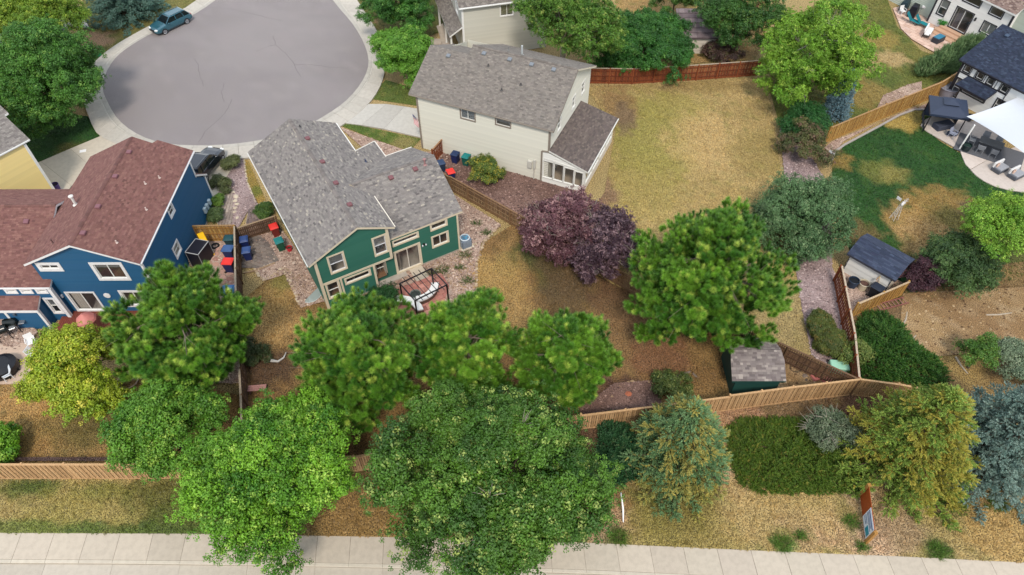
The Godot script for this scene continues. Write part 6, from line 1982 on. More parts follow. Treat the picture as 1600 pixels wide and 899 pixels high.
	leafy("garden_shrub", "pale green shrub in front of the curved stone edging", g(1050, 610), {"h": 1.0, "r": 1.4, "v": 0.6, "seed": 179, "boughs": 18, "per": 30, "pal": [s(70, 96, 40), s(98, 116, 50), s(140, 144, 80)], "bough_r": 0.4, "category": "shrub", "clump": "small"})
	leafy("potted_fern", "bright green potted fern by the sliding patio door", g(1474, 43), {"h": 1.1, "r": 0.7, "v": 0.5, "seed": 180, "boughs": 12, "per": 26, "pal": [s(40, 140, 40), s(70, 160, 50), s(110, 180, 70)], "bough_r": 0.3, "category": "plant", "clump": "small"})
	leafy("garden_shrub", "leafy climbing shrub on the red brown fence", g(1330, 565), {"h": 1.6, "r": 1.0, "v": 0.8, "seed": 181, "boughs": 16, "per": 26, "pal": [s(96, 120, 50), s(124, 142, 64), s(150, 150, 80)], "bough_r": 0.36, "category": "shrub", "clump": "small"})

# ---------------------------------------------------------------- smaller things
func loft(mb: MB, rings: Array, cap := true) -> void:   # rings of equal length, counter-clockwise seen from the first end backwards
	for i in rings.size() - 1:
		var n: int = rings[i].size()
		for k in n:
			var j := (k + 1) % n
			mb.quad(rings[i][k], rings[i][j], rings[i + 1][j], rings[i + 1][k])
	if cap:
		for k in range(1, rings[0].size() - 1):
			mb.tri(rings[0][0], rings[0][k + 1], rings[0][k])
			mb.tri(rings[-1][0], rings[-1][k], rings[-1][k + 1])

# a car along +x: lofted body, glass house, roof, wheels, lights
func car(label: String, at: Vector3, yaw: float, paint: Color, suv: bool) -> void:
	var C := thing("parked_car", label, "car", at, yaw, "cars parked on the street and driveway")
	var L := 4.75
	var hood := 0.98 if suv else 0.88
	var belt := 1.08 if suv else 0.96
	var top := 1.66 if suv else 1.48
	var pm := mat_paint("car_paint", 0.25, 0.35, 0.9)
	var body := MB.new()
	body.col = paint
	var st := [[-2.37, 0.66, 0.45, 0.74], [-2.28, 0.84, 0.34, belt - 0.12], [-1.9, 0.91, 0.27, belt - 0.01], [-1.0, 0.93, 0.24, belt], [0.2, 0.93, 0.24, belt], [0.95, 0.93, 0.24, hood + 0.06], [1.6, 0.92, 0.25, hood - 0.02], [2.05, 0.88, 0.28, hood - 0.12], [2.3, 0.76, 0.34, hood - 0.3], [2.38, 0.58, 0.42, 0.58]]
	var rings := []
	for q in st:
		var x: float = q[0]
		var w: float = q[1]
		var y0: float = q[2]
		var y1: float = q[3]
		var ym := lerpf(y0, y1, 0.62)
		rings.append([Vector3(x, y0, w * 0.9), Vector3(x, lerpf(y0, y1, 0.25), w), Vector3(x, ym, w), Vector3(x, y1 - 0.03, w * 0.95), Vector3(x, y1 + 0.02, w * 0.6), Vector3(x, y1 + 0.02, -w * 0.6), Vector3(x, y1 - 0.03, -w * 0.95), Vector3(x, ym, -w), Vector3(x, lerpf(y0, y1, 0.25), -w), Vector3(x, y0, -w * 0.9)])
	loft(body, rings)
	part(C, "body", body, pm)
	var gl := MB.new()
	gl.col = s(24, 30, 36)
	var rear := -2.12
	var g0 := [Vector3(rear, belt - 0.02, 0.8), Vector3(1.05, belt - 0.05, 0.84), Vector3(1.05, belt - 0.05, -0.84), Vector3(rear, belt - 0.02, -0.8)]
	var g1 := [Vector3(rear + 0.42, top - 0.05, 0.62), Vector3(0.32, top - 0.06, 0.66), Vector3(0.32, top - 0.06, -0.66), Vector3(rear + 0.42, top - 0.05, -0.62)]
	loft(gl, [g0, g1])
	part(C, "windows", gl, mat_paint("car_glass", 0.06, 0.0, 1.0))
	var rf := MB.new()
	rf.col = paint
	var r0 := [Vector3(rear + 0.36, top - 0.055, 0.63), Vector3(0.30, top - 0.06, 0.67), Vector3(0.30, top - 0.06, -0.67), Vector3(rear + 0.36, top - 0.055, -0.63)]
	var r1 := [Vector3(rear + 0.5, top, 0.5), Vector3(0.1, top + 0.01, 0.54), Vector3(0.1, top + 0.01, -0.54), Vector3(rear + 0.5, top, -0.5)]
	loft(rf, [r0, r1])
	part(C, "roof", rf, pm)
	for sg in [-1.0, 1.0]:
		var pl := MB.new()
		pl.col = paint
		for q in [[1.03, 0.32], [-0.35, -0.35], [-1.35, -1.2], [rear, rear + 0.42]]:
			pl.bar(Vector3(q[0], belt - 0.03, 0.83 * sg), Vector3(q[1], top - 0.05, 0.66 * sg), 0.07, 0.05)
		part(C, "pillars", pl, pm)
		var rail := MB.new()
		rail.col = s(150, 154, 158)
		rail.tube([Vector3(rear + 0.5, top + 0.05, 0.56 * sg), Vector3(0.05, top + 0.05, 0.58 * sg)], [0.02, 0.02], 5)
		part(C, "roof_rail", rail, mat_paint("chrome", 0.25, 0.8))
		var hl := MB.new()
		hl.col = s(226, 230, 232)
		hl.bx(Vector3(2.22, hood - 0.22, 0.58 * sg), Vector3(0.2, 0.13, 0.36), -0.35 * sg, 0.03)
		part(C, "headlight", hl, mat_paint("lamp_lens", 0.1, 0.0, 1.0))
		var tl := MB.new()
		tl.col = s(150, 20, 24)
		tl.bx(Vector3(-2.26, belt - 0.18, 0.64 * sg), Vector3(0.16, 0.16, 0.34), 0.25 * sg, 0.03)
		part(C, "tail_light", tl, mat_paint("lamp_lens", 0.1, 0.0, 1.0))
		var mr := MB.new()
		mr.col = paint
		mr.bx(Vector3(0.75, belt + 0.05, 0.99 * sg), Vector3(0.16, 0.13, 0.18), 0.0, 0.03)
		part(C, "mirror", mr, pm)
		for x in [-1.42, 1.45]:
			var ty := MB.new()
			ty.col = s(28, 28, 30)
			var t := Transform3D(Basis(Vector3.RIGHT, PI / 2 * sg), Vector3(x, 0.34, 0.72 * sg))
			ty.lathe(t, [Vector2(0.2, 0.0), Vector2(0.33, 0.0), Vector2(0.345, 0.05), Vector2(0.345, 0.19), Vector2(0.32, 0.23), Vector2(0.23, 0.23)], 18)
			var wh := part(C, "wheel", ty, mat("rubber", 0.85, ""))
			var rm := MB.new()
			rm.col = s(176, 178, 182)
			rm.lathe(t, [Vector2(0.235, 0.225), Vector2(0.2, 0.2), Vector2(0.0, 0.21)], 18)
			for k in 5:
				rm.box(t * Transform3D(Basis(Vector3.UP, TAU * k / 5.0), Vector3.ZERO) * Transform3D(Basis.IDENTITY, Vector3(0.12, 0.22, 0)), Vector3(0.2, 0.02, 0.06))
			part(wh, "rim", rm, mat_paint("chrome", 0.25, 0.8))
	var gr := MB.new()
	gr.col = s(30, 32, 34)
	gr.bx(Vector3(2.36, 0.58, 0), Vector3(0.08, 0.22, 0.8), 0, 0.03)
	part(C, "grille", gr, mat_paint("black_plastic", 0.5))

func bin(label: String, at: Vector3, yaw: float, body_c: Color, lid_c: Color, sc := 1.0) -> void:
	var B := thing("wheeled_bin", label, "trash bin", at, yaw, "wheeled bins along the house walls")
	B.scale = Vector3.ONE * sc
	var b := MB.new()
	b.col = body_c
	var r := []
	for q in [[0.05, 0.22, 0.24], [0.1, 0.24, 0.26], [0.9, 0.29, 0.33], [0.98, 0.32, 0.36], [1.0, 0.32, 0.36]]:
		r.append([Vector3(-q[1], q[0], q[2]), Vector3(q[1], q[0], q[2]), Vector3(q[1], q[0], -q[2]), Vector3(-q[1], q[0], -q[2])])
	for k in r.size():
		r[k].reverse()
	r.reverse()
	loft(b, r)
	part(B, "body", b, mat_paint("bin_plastic", 0.5))
	var l := MB.new()
	l.col = lid_c
	l.box(Transform3D(Basis(Vector3.RIGHT, -0.04), Vector3(0, 1.04, 0.01)), Vector3(0.68, 0.07, 0.78), 0.03)
	l.bx(Vector3(0, 1.09, 0.02), Vector3(0.5, 0.05, 0.55), 0, 0.025)
	part(B, "lid", l, mat_paint("bin_plastic", 0.5))
	var h := MB.new()
	h.col = body_c
	h.tube([Vector3(-0.28, 0.97, -0.42), Vector3(0.28, 0.97, -0.42)], [0.02, 0.02], 6)
	part(B, "handle", h, mat_paint("bin_plastic", 0.5))
	for sg in [-1.0, 1.0]:
		var w := MB.new()
		w.col = s(26, 26, 28)
		w.lathe(Transform3D(Basis(Vector3.FORWARD, PI / 2), Vector3(0.25 * sg - 0.03, 0.11, -0.3)), [Vector2(0, 0), Vector2(0.11, 0), Vector2(0.11, 0.06), Vector2(0, 0.06)], 10)
		part(B, "wheel", w, mat("rubber", 0.85, ""))

func barrel(called: String, label: String, at: Vector3, r: float, h: float, col: Color, inside: Color, cat := "barrel") -> void:
	var B := thing(called, label, cat, at)
	var m := MB.new()
	m.col = col
	m.lathe(Transform3D.IDENTITY, [Vector2(r * 0.82, 0.0), Vector2(r * 0.9, h * 0.4), Vector2(r, h), Vector2(r * 1.05, h), Vector2(r * 1.05, h - 0.04), Vector2(r * 0.92, h + 0.005), Vector2(r * 0.9, h - 0.02)], 16)
	part(B, "tub", m, mat_paint("bin_plastic", 0.5))
	var i := MB.new()
	i.col = inside
	i.lathe(Transform3D.IDENTITY, [Vector2(r * 0.9, h - 0.12), Vector2(0, h - 0.10)], 16)
	part(B, "contents", i, mat("soil", 0.95, "turf", 0.8, 2.5))

func chair(called: String, label: String, at: Vector3, yaw: float, col: Color, group := "", recline := 0.25) -> void:
	var C := thing(called, label, "chair", at, yaw, group)
	var m := mat_paint("chair_plastic", 0.5)
	var p := MB.new()
	p.col = col
	p.bx(Vector3(0, 0.43, 0), Vector3(0.55, 0.05, 0.52), 0, 0.02)
	part(C, "seat", p, m)
	var b := MB.new()
	b.col = col
	b.box(Transform3D(Basis(Vector3.RIGHT, -recline), Vector3(0, 0.68, -0.30)), Vector3(0.55, 0.5, 0.05), 0.02)
	part(C, "backrest", b, m)
	for sx in [-1, 1]:
		for sz in [-1, 1]:
			var l := MB.new()
			l.col = col
			l.bar(Vector3(0.24 * sx, 0.41, 0.22 * sz), Vector3(0.27 * sx, 0.0, 0.26 * sz), 0.04, 0.04)
			part(C, "leg", l, m)
		var a := MB.new()
		a.col = col
		a.bar(Vector3(0.29 * sx, 0.64, -0.26), Vector3(0.29 * sx, 0.62, 0.24), 0.05, 0.03)
		a.bar(Vector3(0.29 * sx, 0.61, 0.2), Vector3(0.28 * sx, 0.43, 0.22), 0.04, 0.03)
		part(C, "armrest", a, m)

func stones(called: String, label: String, pts: Array, size: float, cols: Array, sd: int, cat := "edging") -> void:
	var S := thing(called, label, cat, Vector3(pts[0].x, 0.04, pts[0].z))
	var r := rng(sd)
	var m := []
	for c in cols:
		var mb := MB.new()
		var base: ArrayMesh = stone_meshes[m.size() % 3]
		var arr := base.surface_get_arrays(0)
		var cc := PackedColorArray()
		cc.resize(arr[Mesh.ARRAY_VERTEX].size())
		cc.fill(c)
		arr[Mesh.ARRAY_COLOR] = cc
		var am := ArrayMesh.new()
		am.add_surface_from_arrays(Mesh.PRIMITIVE_TRIANGLES, arr)
		m.append(am)
	var prev: Vector3 = pts[0]
	for i in pts.size() - 1:
		var a: Vector3 = pts[i]
		var b: Vector3 = pts[i + 1]
		var n := maxi(1, int(a.distance_to(b) / (size * 1.75)))
		for k in n:
			var o := part_mesh(S, "stone", m[r.randi() % m.size()], mat("stone", 0.9, "grain", 3.0))
			o.position = a.lerp(b, (k + 0.5) / n) - Vector3(pts[0].x, 0, pts[0].z) + Vector3(r.randf_range(-0.3, 0.3), 0, r.randf_range(-0.3, 0.3)) * size
			o.rotation.y = r.randf() * TAU
			var sc := size * r.randf_range(0.75, 1.25)
			o.scale = Vector3(sc, sc * 0.7, sc * r.randf_range(0.7, 1.0))

func edging(called: String, label: String, line: Array, w: float, h: float, col: Color) -> void:
	var o := g(line[0], line[1])
	var E := thing(called, label, "edging", Vector3(o.x, 0.02, o.z))
	var m := mat("fence_wood", 0.85, "wood", 1.4)
	var r := rng(int(o.x * 10))
	for i in range(0, line.size() - 2, 2):
		var mb := MB.new()
		mb.col = jit(r, col, 0.1)
		mb.bar(g(line[i], line[i + 1]) - Vector3(o.x, -h / 2, o.z), g(line[i + 2], line[i + 3]) - Vector3(o.x, -h / 2, o.z), w, h, 0.01)
		part(E, "timber", mb, m)

# flat stones or pavers over an outline, cut to it
func paving(called: String, poly: PackedVector2Array, y: float, size: Vector2, turn: float, cols: Array, sd: int, ragged := 0.0, m: Material = null) -> void:
	var S := structure(called)
	var r := rng(sd)
	var cen := Vector2.ZERO
	for p in poly:
		cen += p / poly.size()
	var ax := Vector2(cos(turn), sin(turn))
	var az := Vector2(-ax.y, ax.x)
	var rad := 0.0
	for p in poly:
		rad = maxf(rad, p.distance_to(cen))
	var nx := int(rad / size.x) + 1
	var nz := int(rad / size.y) + 1
	var mm: Material = m if m else mat("paver", 0.9, "soft", 0.8, 0.5)
	for i in range(-nx, nx + 1):
		for k in range(-nz, nz + 1):
			var off := 0.5 if k % 2 else 0.0
			var c := cen + ax * (i + off) * size.x + az * k * size.y
			var q := PackedVector2Array()
			var hx := size.x * 0.5 - 0.015
			var hz := size.y * 0.5 - 0.015
			if ragged > 0.0:
				for e in 7:
					var a := TAU * e / 7.0 + r.randf_range(-0.25, 0.25)
					q.append(c + ax * cos(a) * hx * 1.15 * r.randf_range(1.0 - ragged, 1.0) + az * sin(a) * hz * 1.15 * r.randf_range(1.0 - ragged, 1.0))
			else:
				for e in [[-hx, -hz], [hx, -hz], [hx, hz], [-hx, hz]]:
					q.append(c + ax * e[0] + az * e[1])
			for o in Geometry2D.intersect_polygons(q, poly):
				if o.size() < 3:
					continue
				var area := 0.0
				for e in o.size():
					area += o[e].cross(o[(e + 1) % o.size()])
				if absf(area) < 0.03:
					continue
				var mb := MB.new()
				mb.col = jit(r, cols[r.randi() % cols.size()], 0.12)
				var v := PackedVector3Array()
				var lift := r.randf_range(-0.004, 0.004)
				for p in o:
					v.append(Vector3(p.x, y + lift, p.y))
				mb.prism(v, 0.05, 0.012)
				part(S, "paver", mb, mm)

func slab_poly(called: String, polys: Array, y: float, col: Color, sd: int) -> void:
	var S := structure(called)
	var qs := []
	for q in polys:
		var o := []
		for i in range(0, q.size(), 2):
			var p := g(q[i], q[i + 1])
			o.append(Vector3(p.x, y, p.z))
		qs.append(o)
	slab_ring(S, "slab", mat("concrete", 0.85, "soft", 0.35, 0.4), qs, 0.09, col, sd)

func build_objects():
	sheds()
	paved_areas()
	vehicles_and_bins()
	green_yard()
	blue_yard()
	right_yards()
	verge_things()

func vehicles_and_bins():
	var a := g(259, 54.5)
	var b := g(293, 38)
	var d := (a - b).normalized()
	var away := Vector3(d.z, 0, -d.x)
	if away.z > 0:
		away = -away
	car("teal blue wagon parked along the kerb of the turning circle", (a + b) * 0.5 + away * 0.8 + Vector3.UP * 0.09, atan2(-d.z, d.x), s(50, 100, 116), false)
	a = g(346.7, 256)
	b = g(324.7, 284)
	d = (a - b).normalized()
	away = Vector3(d.z, 0, -d.x)
	if away.x > 0:
		away = -away
	car("black sport utility car parked at the blue house garage", (a + b) * 0.5 + away * 0.8 + Vector3.UP * 0.13, atan2(-d.z, d.x), s(26, 32, 44), true)
	var navy := s(24, 42, 92)
	var teal := s(20, 120, 120)
	var red := s(226, 52, 44)
	bin("dark teal bin tucked behind the golden gate fence", g(363, 386), 1.6, s(24, 62, 72), s(30, 76, 84))
	bin("navy bin with a red lid beside the flagstone path", g(362, 424), 1.5, navy, red, 1.1)
	bin("navy bin between the red lidded bin and the golden gate", g(362, 404), 1.5, navy, s(60, 90, 140), 1.1)
	bin("blue bin with a pale blue lid lying nearest the pine on the flagstone path", g(364, 470), 1.6, s(30, 80, 150), s(60, 116, 170), 1.25)
	bin("navy bin inside the green house yard, closest to the fence corner", g(386, 388), 0.3, navy, s(34, 62, 116))
	bin("navy bin inside the green house yard, second from the fence corner", g(390, 405), 0.2, navy, s(40, 70, 124))
	bin("red lidded bin against the green house side wall", g(432, 368), 0.5, s(120, 44, 40), red)
	bin("teal lidded green bin against the green house side wall", g(440, 390), 0.5, s(20, 84, 66), teal)
	bin("navy bin at the cream house wall", g(712, 254), -0.4, navy, s(30, 50, 90))
	bin("teal lidded bin at the cream house wall", g(729, 258), -0.4, s(18, 92, 84), teal)
	bin("red lidded navy bin beside the fence stub", g(705, 282), 0.4, navy, red)
	bin("dark bin partly hidden by the green house roof edge", g(690, 268), 0.4, s(40, 56, 84), s(46, 66, 98))
	bin("black bin in the stone yard of the white shed", g(1363, 464), 0.7, s(24, 30, 40), s(34, 44, 60), 1.1)

func sheds():
	# white shed with dark roof
	var H := house_at("garden_shed", "white garden shed with a slate blue roof beside purple bush", "shed", g(1316.4, 424.6), 46)
	var wt := s(236, 236, 234, 0.9)
	var bk := s(60, 62, 74)
	wall(H, P(0, 0, 0), P(3.3, 0, 0), [0, 0, 3.3, 0, 3.3, 2.0, 0, 2.0], [], wt, bk, 0.5)
	wall(H, P(3.3, 0, 0), P(3.3, 0, 2.6), [0, 0, 2.6, 0, 2.6, 2.0, 1.3, 2.7, 0, 2.0], [], s(206, 196, 180), bk, 0.5)
	wall(H, P(3.3, 0, 2.6), P(0, 0, 2.6), [0, 0, 3.3, 0, 3.3, 2.0, 0, 2.0], [], wt, bk, 0.5)
	wall(H, P(0, 0, 2.6), P(0, 0, 0), [0, 0, 2.6, 0, 2.6, 2.0, 1.3, 2.7, 0, 2.0], [], wt, bk, 0.5)
	corner(H, P(0, 0, 0), 0, 2.0, bk, 0.08)
	corner(H, P(3.3, 0, 0), 0, 2.0, bk, 0.08)
	var pal := [[s(58, 68, 92), 0.45], [s(50, 59, 82), 0.3], [s(70, 80, 104), 0.25]]
	roof(H, [[-0.25, 2.02, -0.25, 3.6, 2.02, -0.25, 3.6, 2.72, 1.3, -0.25, 2.72, 1.3]], pal, bk, 301, 0.14, 0.4)
	roof(H, [[-0.25, 2.72, 1.3, 3.6, 2.72, 1.3, 3.6, 2.02, 2.85, -0.25, 2.02, 2.85]], pal, bk, 302, 0.14, 0.4)
	# green shed
	var G := house_at("garden_shed", "small dark green shed with a grey shingle gambrel roof", "shed", Vector3(g(1151, 614).x, 0, g(1151, 614).z), 0)
	var gc := s(28, 70, 66, 0.9)
	wall(G, P(-0.45, 0, -0.1), P(2.45, 0, -0.1), [0, 0, 2.9, 0, 2.9, 1.75, 0, 1.75], [], gc, gc, 0.3)
	wall(G, P(2.45, 0, -0.1), P(2.45, 0, 2.9), [0, 0, 3.0, 0, 3.0, 1.75, 2.4, 2.35, 1.5, 2.7, 0.7, 2.35, 0, 1.75], [], gc, gc, 0.3)
	wall(G, P(2.45, 0, 2.9), P(-0.45, 0, 2.9), [0, 0, 2.9, 0, 2.9, 1.75, 0, 1.75], [], gc, gc, 0.3)
	wall(G, P(-0.45, 0, 2.9), P(-0.45, 0, -0.1), [0, 0, 3.0, 0, 3.0, 1.75, 2.3, 2.35, 1.5, 2.7, 0.6, 2.35, 0, 1.75], [], gc, gc, 0.3)
	var gp := [[s(134, 124, 122), 0.4], [s(118, 108, 107), 0.25], [s(150, 140, 136), 0.25], [s(168, 158, 152), 0.1]]
	roof(G, [[-0.8, 1.85, -0.3, 2.72, 1.85, -0.3, 2.72, 2.5, 0.85, -0.8, 2.5, 0.85]], gp, gc, 303, 0.15, 0.3)
	roof(G, [[-0.8, 2.5, 0.85, 2.72, 2.5, 0.85, 2.6, 2.75, 1.55, -0.7, 2.75, 1.55]], gp, gc, 304, 0.15, 0.3)
	roof(G, [[-0.7, 2.75, 1.55, 2.6, 2.75, 1.55, 2.6, 2.1, 3.0, -0.7, 2.1, 3.0]], gp, gc, 305, 0.15, 0.3)
	# far shed with a striped roof
	var o := g(1068, 84)
	var F := house_at("garden_shed", "small far shed with a striped grey roof beyond the red fence", "shed", o, 0)
	var cw := s(206, 198, 186, 0.9)
	wall(F, P(-0.5, 0, 0), P(3.1, 0, 0), [0, 0, 3.6, 0, 3.6, 1.9, 0, 1.9], [], cw, cw, 0.4)
	wall(F, P(3.1, 0, 0), P(3.1, 0, 3.4), [0, 0, 3.4, 0, 3.4, 3.0, 0, 1.9], [], cw, cw, 0.4)
	wall(F, P(-0.5, 0, 3.4), P(-0.5, 0, 0), [0, 0, 3.4, 0, 3.4, 1.9, 0, 3.0], [], cw, cw, 0.4)
	wall(F, P(3.1, 0, 3.4), P(-0.5, 0, 3.4), [0, 0, 3.6, 0, 3.6, 3.0, 0, 3.0], [], cw, cw, 0.4)
	for k in 6:
		var z0 := -0.25 + 0.66 * k
		var c := s(126, 112, 116) if k % 2 else s(112, 98, 102)
		roof(F, [[-0.8, 1.95 + 0.205 * k + 0.05, z0, 3.4, 1.95 + 0.205 * k + 0.05, z0, 3.4, 1.95 + 0.205 * (k + 1), z0 + 0.66, -0.8, 1.95 + 0.205 * (k + 1), z0 + 0.66]], [[c, 0.6], [s(140, 126, 128), 0.4]], s(90, 80, 84), 310 + k, 0.66, 0.35, "roof_course")

func paved_areas():
	# red flagstone patio and rough stones at the green house
	paving("brick_patio", px([606, 455, 640, 446, 668, 432, 690, 428, 702, 448, 690, 486, 662, 512, 630, 500, 607, 482]), 0.13, Vector2(0.62, 0.42), -0.52, [s(178, 120, 108), s(160, 104, 94), s(190, 134, 122)], 401)
	paving("rough_stone_border", px([600, 446, 640, 427, 656, 424, 662, 436, 640, 446, 606, 455]), 0.12, Vector2(0.5, 0.42), -0.5, [s(160, 132, 116), s(140, 112, 100), s(176, 150, 134)], 402, 0.3)
	paving("flagstone_path", px([318, 424, 340, 386, 366, 384, 372, 470, 376, 520, 350, 560, 330, 540, 345, 470, 336, 420]), 0.13, Vector2(0.62, 0.5), 0.3, [s(176, 136, 122), s(158, 118, 106), s(190, 150, 136)], 403, 0.28)
	paving("grey_paver_path", px([333, 312, 350, 296, 364, 298, 364, 350, 342, 356, 333, 336]), 0.12, Vector2(0.5, 0.25), 1.5, [s(158, 144, 134), s(146, 132, 124), s(170, 156, 146)], 404)
	paving("curved_paver_bed", px([388, 330, 398, 322, 412, 318, 428, 344, 420, 352, 384, 356]), 0.115, Vector2(0.5, 0.25), 1.2, [s(124, 108, 106), s(112, 98, 96), s(136, 120, 116)], 405)
	paving("narrow_paver_bed", px([372, 372, 400, 365, 420, 380, 436, 408, 410, 420, 378, 420]), 0.115, Vector2(0.6, 0.3), 0.4, [s(118, 108, 102), s(108, 98, 94), s(130, 118, 110)], 406)
	paving("brick_terrace", px([1395, 14, 1420, 8, 1450, 30, 1500, 46, 1530, 60, 1510, 90, 1458, 82, 1424, 62, 1408, 46]), 0.12, Vector2(0.8, 0.5), 1.0, [s(206, 176, 160), s(196, 164, 148), s(214, 186, 172)], 407)
	paving("stepping_stones", px([1000, 616, 1008, 600, 1080, 580, 1090, 590, 1020, 612]), 0.09, Vector2(0.9, 0.8), 0.4, [s(126, 112, 100), s(146, 130, 116)], 408, 0.35)
	slab_poly("curved_patio", [[1438, 197, 1446, 188, 1462, 180, 1490, 176, 1508, 188, 1500, 236, 1496, 234, 1478, 224, 1460, 214, 1445, 205], [1508, 188, 1560, 200, 1562, 240, 1516, 266, 1508, 258, 1503, 246, 1500, 237], [1562, 240, 1680, 196, 1680, 300, 1600, 302, 1578, 299, 1555, 293, 1536, 284, 1524, 275, 1516, 267]], 0.125, s(196, 184, 176), 31)
	slab_poly("grill_patio", [[-60, 520, 20, 545, 60, 530, 80, 560, 55, 600, -60, 604]], 0.125, s(188, 166, 148), 32)

func green_yard():
	# air conditioner
	var A := thing("air_conditioner", "grey air conditioning unit beside the green house corner", "air conditioner", g(727, 384) + Vector3(0, 0.08, 0), 0.5)
	var b := MB.new()
	b.col = s(96, 108, 124)
	b.bx(Vector3(0, 0.42, 0), Vector3(0.84, 0.76, 0.84), 0, 0.05)
	part(A, "cabinet", b, mat_paint("vent", 0.6))
	var sl := MB.new()
	sl.col = s(150, 160, 172)
	for k in 9:
		for q in 4:
			sl.box(Transform3D(Basis(Vector3.UP, q * PI / 2), Vector3.ZERO) * Transform3D(Basis.IDENTITY, Vector3(0, 0.12 + 0.075 * k, 0.425)), Vector3(0.7, 0.018, 0.02))
	part(A, "louvres", sl, mat_paint("vent", 0.6), "stuff")
	var tp := MB.new()
	tp.col = s(196, 206, 214)
	tp.lathe(Transform3D(Basis.IDENTITY, Vector3(0, 0.8, 0)), [Vector2(0.40, 0.0), Vector2(0.40, 0.05), Vector2(0.33, 0.06), Vector2(0.33, 0.0)], 20)
	part(A, "fan_ring", tp, mat_paint("vent", 0.6))
	for k in 4:
		var fb := MB.new()
		fb.col = s(70, 128, 160)
		fb.box(Transform3D(Basis(Vector3.UP, k * PI / 2 + 0.3) * Basis(Vector3.RIGHT, 0.35), Vector3(0, 0.82, 0)) * Transform3D(Basis.IDENTITY, Vector3(0.17, 0, 0)), Vector3(0.28, 0.01, 0.14))
		part(A, "fan_blade", fb, mat_paint("vent", 0.6))
	var pad := MB.new()
	pad.col = s(206, 196, 180)
	pad.bx(Vector3(0, -0.01, 0), Vector3(1.1, 0.08, 1.1), 0, 0.01)
	part(A, "pad", pad, mat("concrete", 0.85, "soft", 0.35, 0.4))
	# window well cover
	var W := thing("window_well_cover", "clear domed cover over the window well at the green house wall", "cover", g(489, 462), 1.05)
	var wc := MB.new()
	wc.col = s(150, 160, 158)
	var rows := []
	for k in 7:
		var t := PI * k / 6.0
		rows.append([Vector3(cos(t) * 0.85, 0.28, 0.0), Vector3(cos(t) * 0.85, 0.1, sin(t) * 0.62)])
	for k in 6:
		wc.quad(rows[k][0], rows[k][1], rows[k + 1][1], rows[k + 1][0]) if k < 0 else wc.quad(rows[k][0], rows[k + 1][0], rows[k + 1][1], rows[k][1])
	part(W, "dome", wc, mat_paint("dome", 0.25))
	var wr := MB.new()
	wr.col = s(190, 196, 196)
	for k in 6:
		wr.tube([rows[k][1], rows[k + 1][1]], [0.03, 0.03], 5)
	part(W, "rim", wr, mat_paint("vent", 0.6))
	# pergola
	var pa := g(560 + 575 / 8.17, 390 + 690 / 8.17)
	var pb := g(560 + 965 / 8.17, 390 + 500 / 8.17)
	var pc := g(560 + 762 / 8.17, 390 + 905 / 8.17)
	var pd := pb + pc - pa
	var Q := thing("pergola", "black metal pergola frame over the brick patio", "pergola", pa + Vector3(0, 0.1, 0))
	var ht := 2.15
	var bm := mat_paint("black_metal", 0.4, 0.3)
	for p in [pa, pb, pc, pd]:
		var po := MB.new()
		po.col = s(22, 22, 26)
		po.bar(p - pa, p - pa + Vector3.UP * ht, 0.11, 0.11)
		part(Q, "post", po, bm)
	for e in [[pa, pb], [pc, pd], [pa, pc], [pb, pd]]:
		var be := MB.new()
		be.col = s(26, 26, 30)
		be.bar(e[0] - pa + Vector3.UP * ht, e[1] - pa + Vector3.UP * ht, 0.06, 0.1)
		part(Q, "beam", be, bm)
	for k in range(1, 6):
		var ra := MB.new()
		ra.col = s(30, 30, 34)
		var f := k / 6.0
		var ext := (pc - pa).normalized() * 0.35
		ra.bar(pa.lerp(pb, f) - pa + Vector3.UP * (ht + 0.08) - ext, pc.lerp(pd, f) - pa + Vector3.UP * (ht + 0.08) + ext, 0.04, 0.05)
		part(Q, "rafter", ra, bm)
	# curved white sofa and round fire bowl
	for q in [[644, 478, 2.6, "white curved outdoor bench on the patio, beside the pergola post"], [672, 466, 0.9, "white curved outdoor bench on the patio, towards the house step"]]:
		var o := g(q[0], q[1])
		var S := thing("curved_bench", q[3], "bench", o + Vector3(0, 0.13, 0), q[2])
		var cu := MB.new()
		cu.col = s(232, 232, 230)
		var ba := MB.new()
		ba.col = s(108, 84, 72)
		for k in 6:
			var t0 := -0.75 + 0.25 * k
			var t1 := t0 + 0.25
			var cpt := Vector3(0, 0, -1.5)
			var d0 := Vector3(sin(t0), 0, cos(t0))
			var d1 := Vector3(sin(t1), 0, cos(t1))
			var iq := [cpt + d0 * 1.25, cpt + d0 * 1.8, cpt + d1 * 1.8, cpt + d1 * 1.25]
			var v := PackedVector3Array()
			for p in iq:
				v.append(p + Vector3.UP * 0.46)
			cu.prism(v, 0.12)
			var v2 := PackedVector3Array()
			for p in iq:
				v2.append(p * Vector3(0.98, 0, 0.98) + Vector3.UP * 0.33)
			ba.prism(v2, 0.33)
		part(S, "cushion", cu, mat("cushion", 0.9, "soft", 1.0))
		part(S, "base", ba, mat("fence_wood", 0.85, "wood", 1.4))
	barrel("fire_bowl", "round metal fire bowl in the middle of the brick patio", g(650, 466) + Vector3(0, 0.13, 0), 0.4, 0.4, s(120, 128, 124), s(70, 80, 76), "fire bowl")
	# edging of the stone beds
	stones("stone_edging", "pale stone edging between the gravel bed and the dry yard", [g(783, 352), g(756, 378), g(745, 410), g(744, 460)], 0.16, [s(206, 184, 156), s(190, 166, 140), s(170, 146, 124)], 501)
	stones("stone_edging", "pale stone edging beside the green house side bed", [g(384, 404), g(412, 440), g(441, 420), g(455, 445), g(468, 478)], 0.15, [s(206, 184, 156), s(190, 166, 140), s(214, 196, 170)], 502)
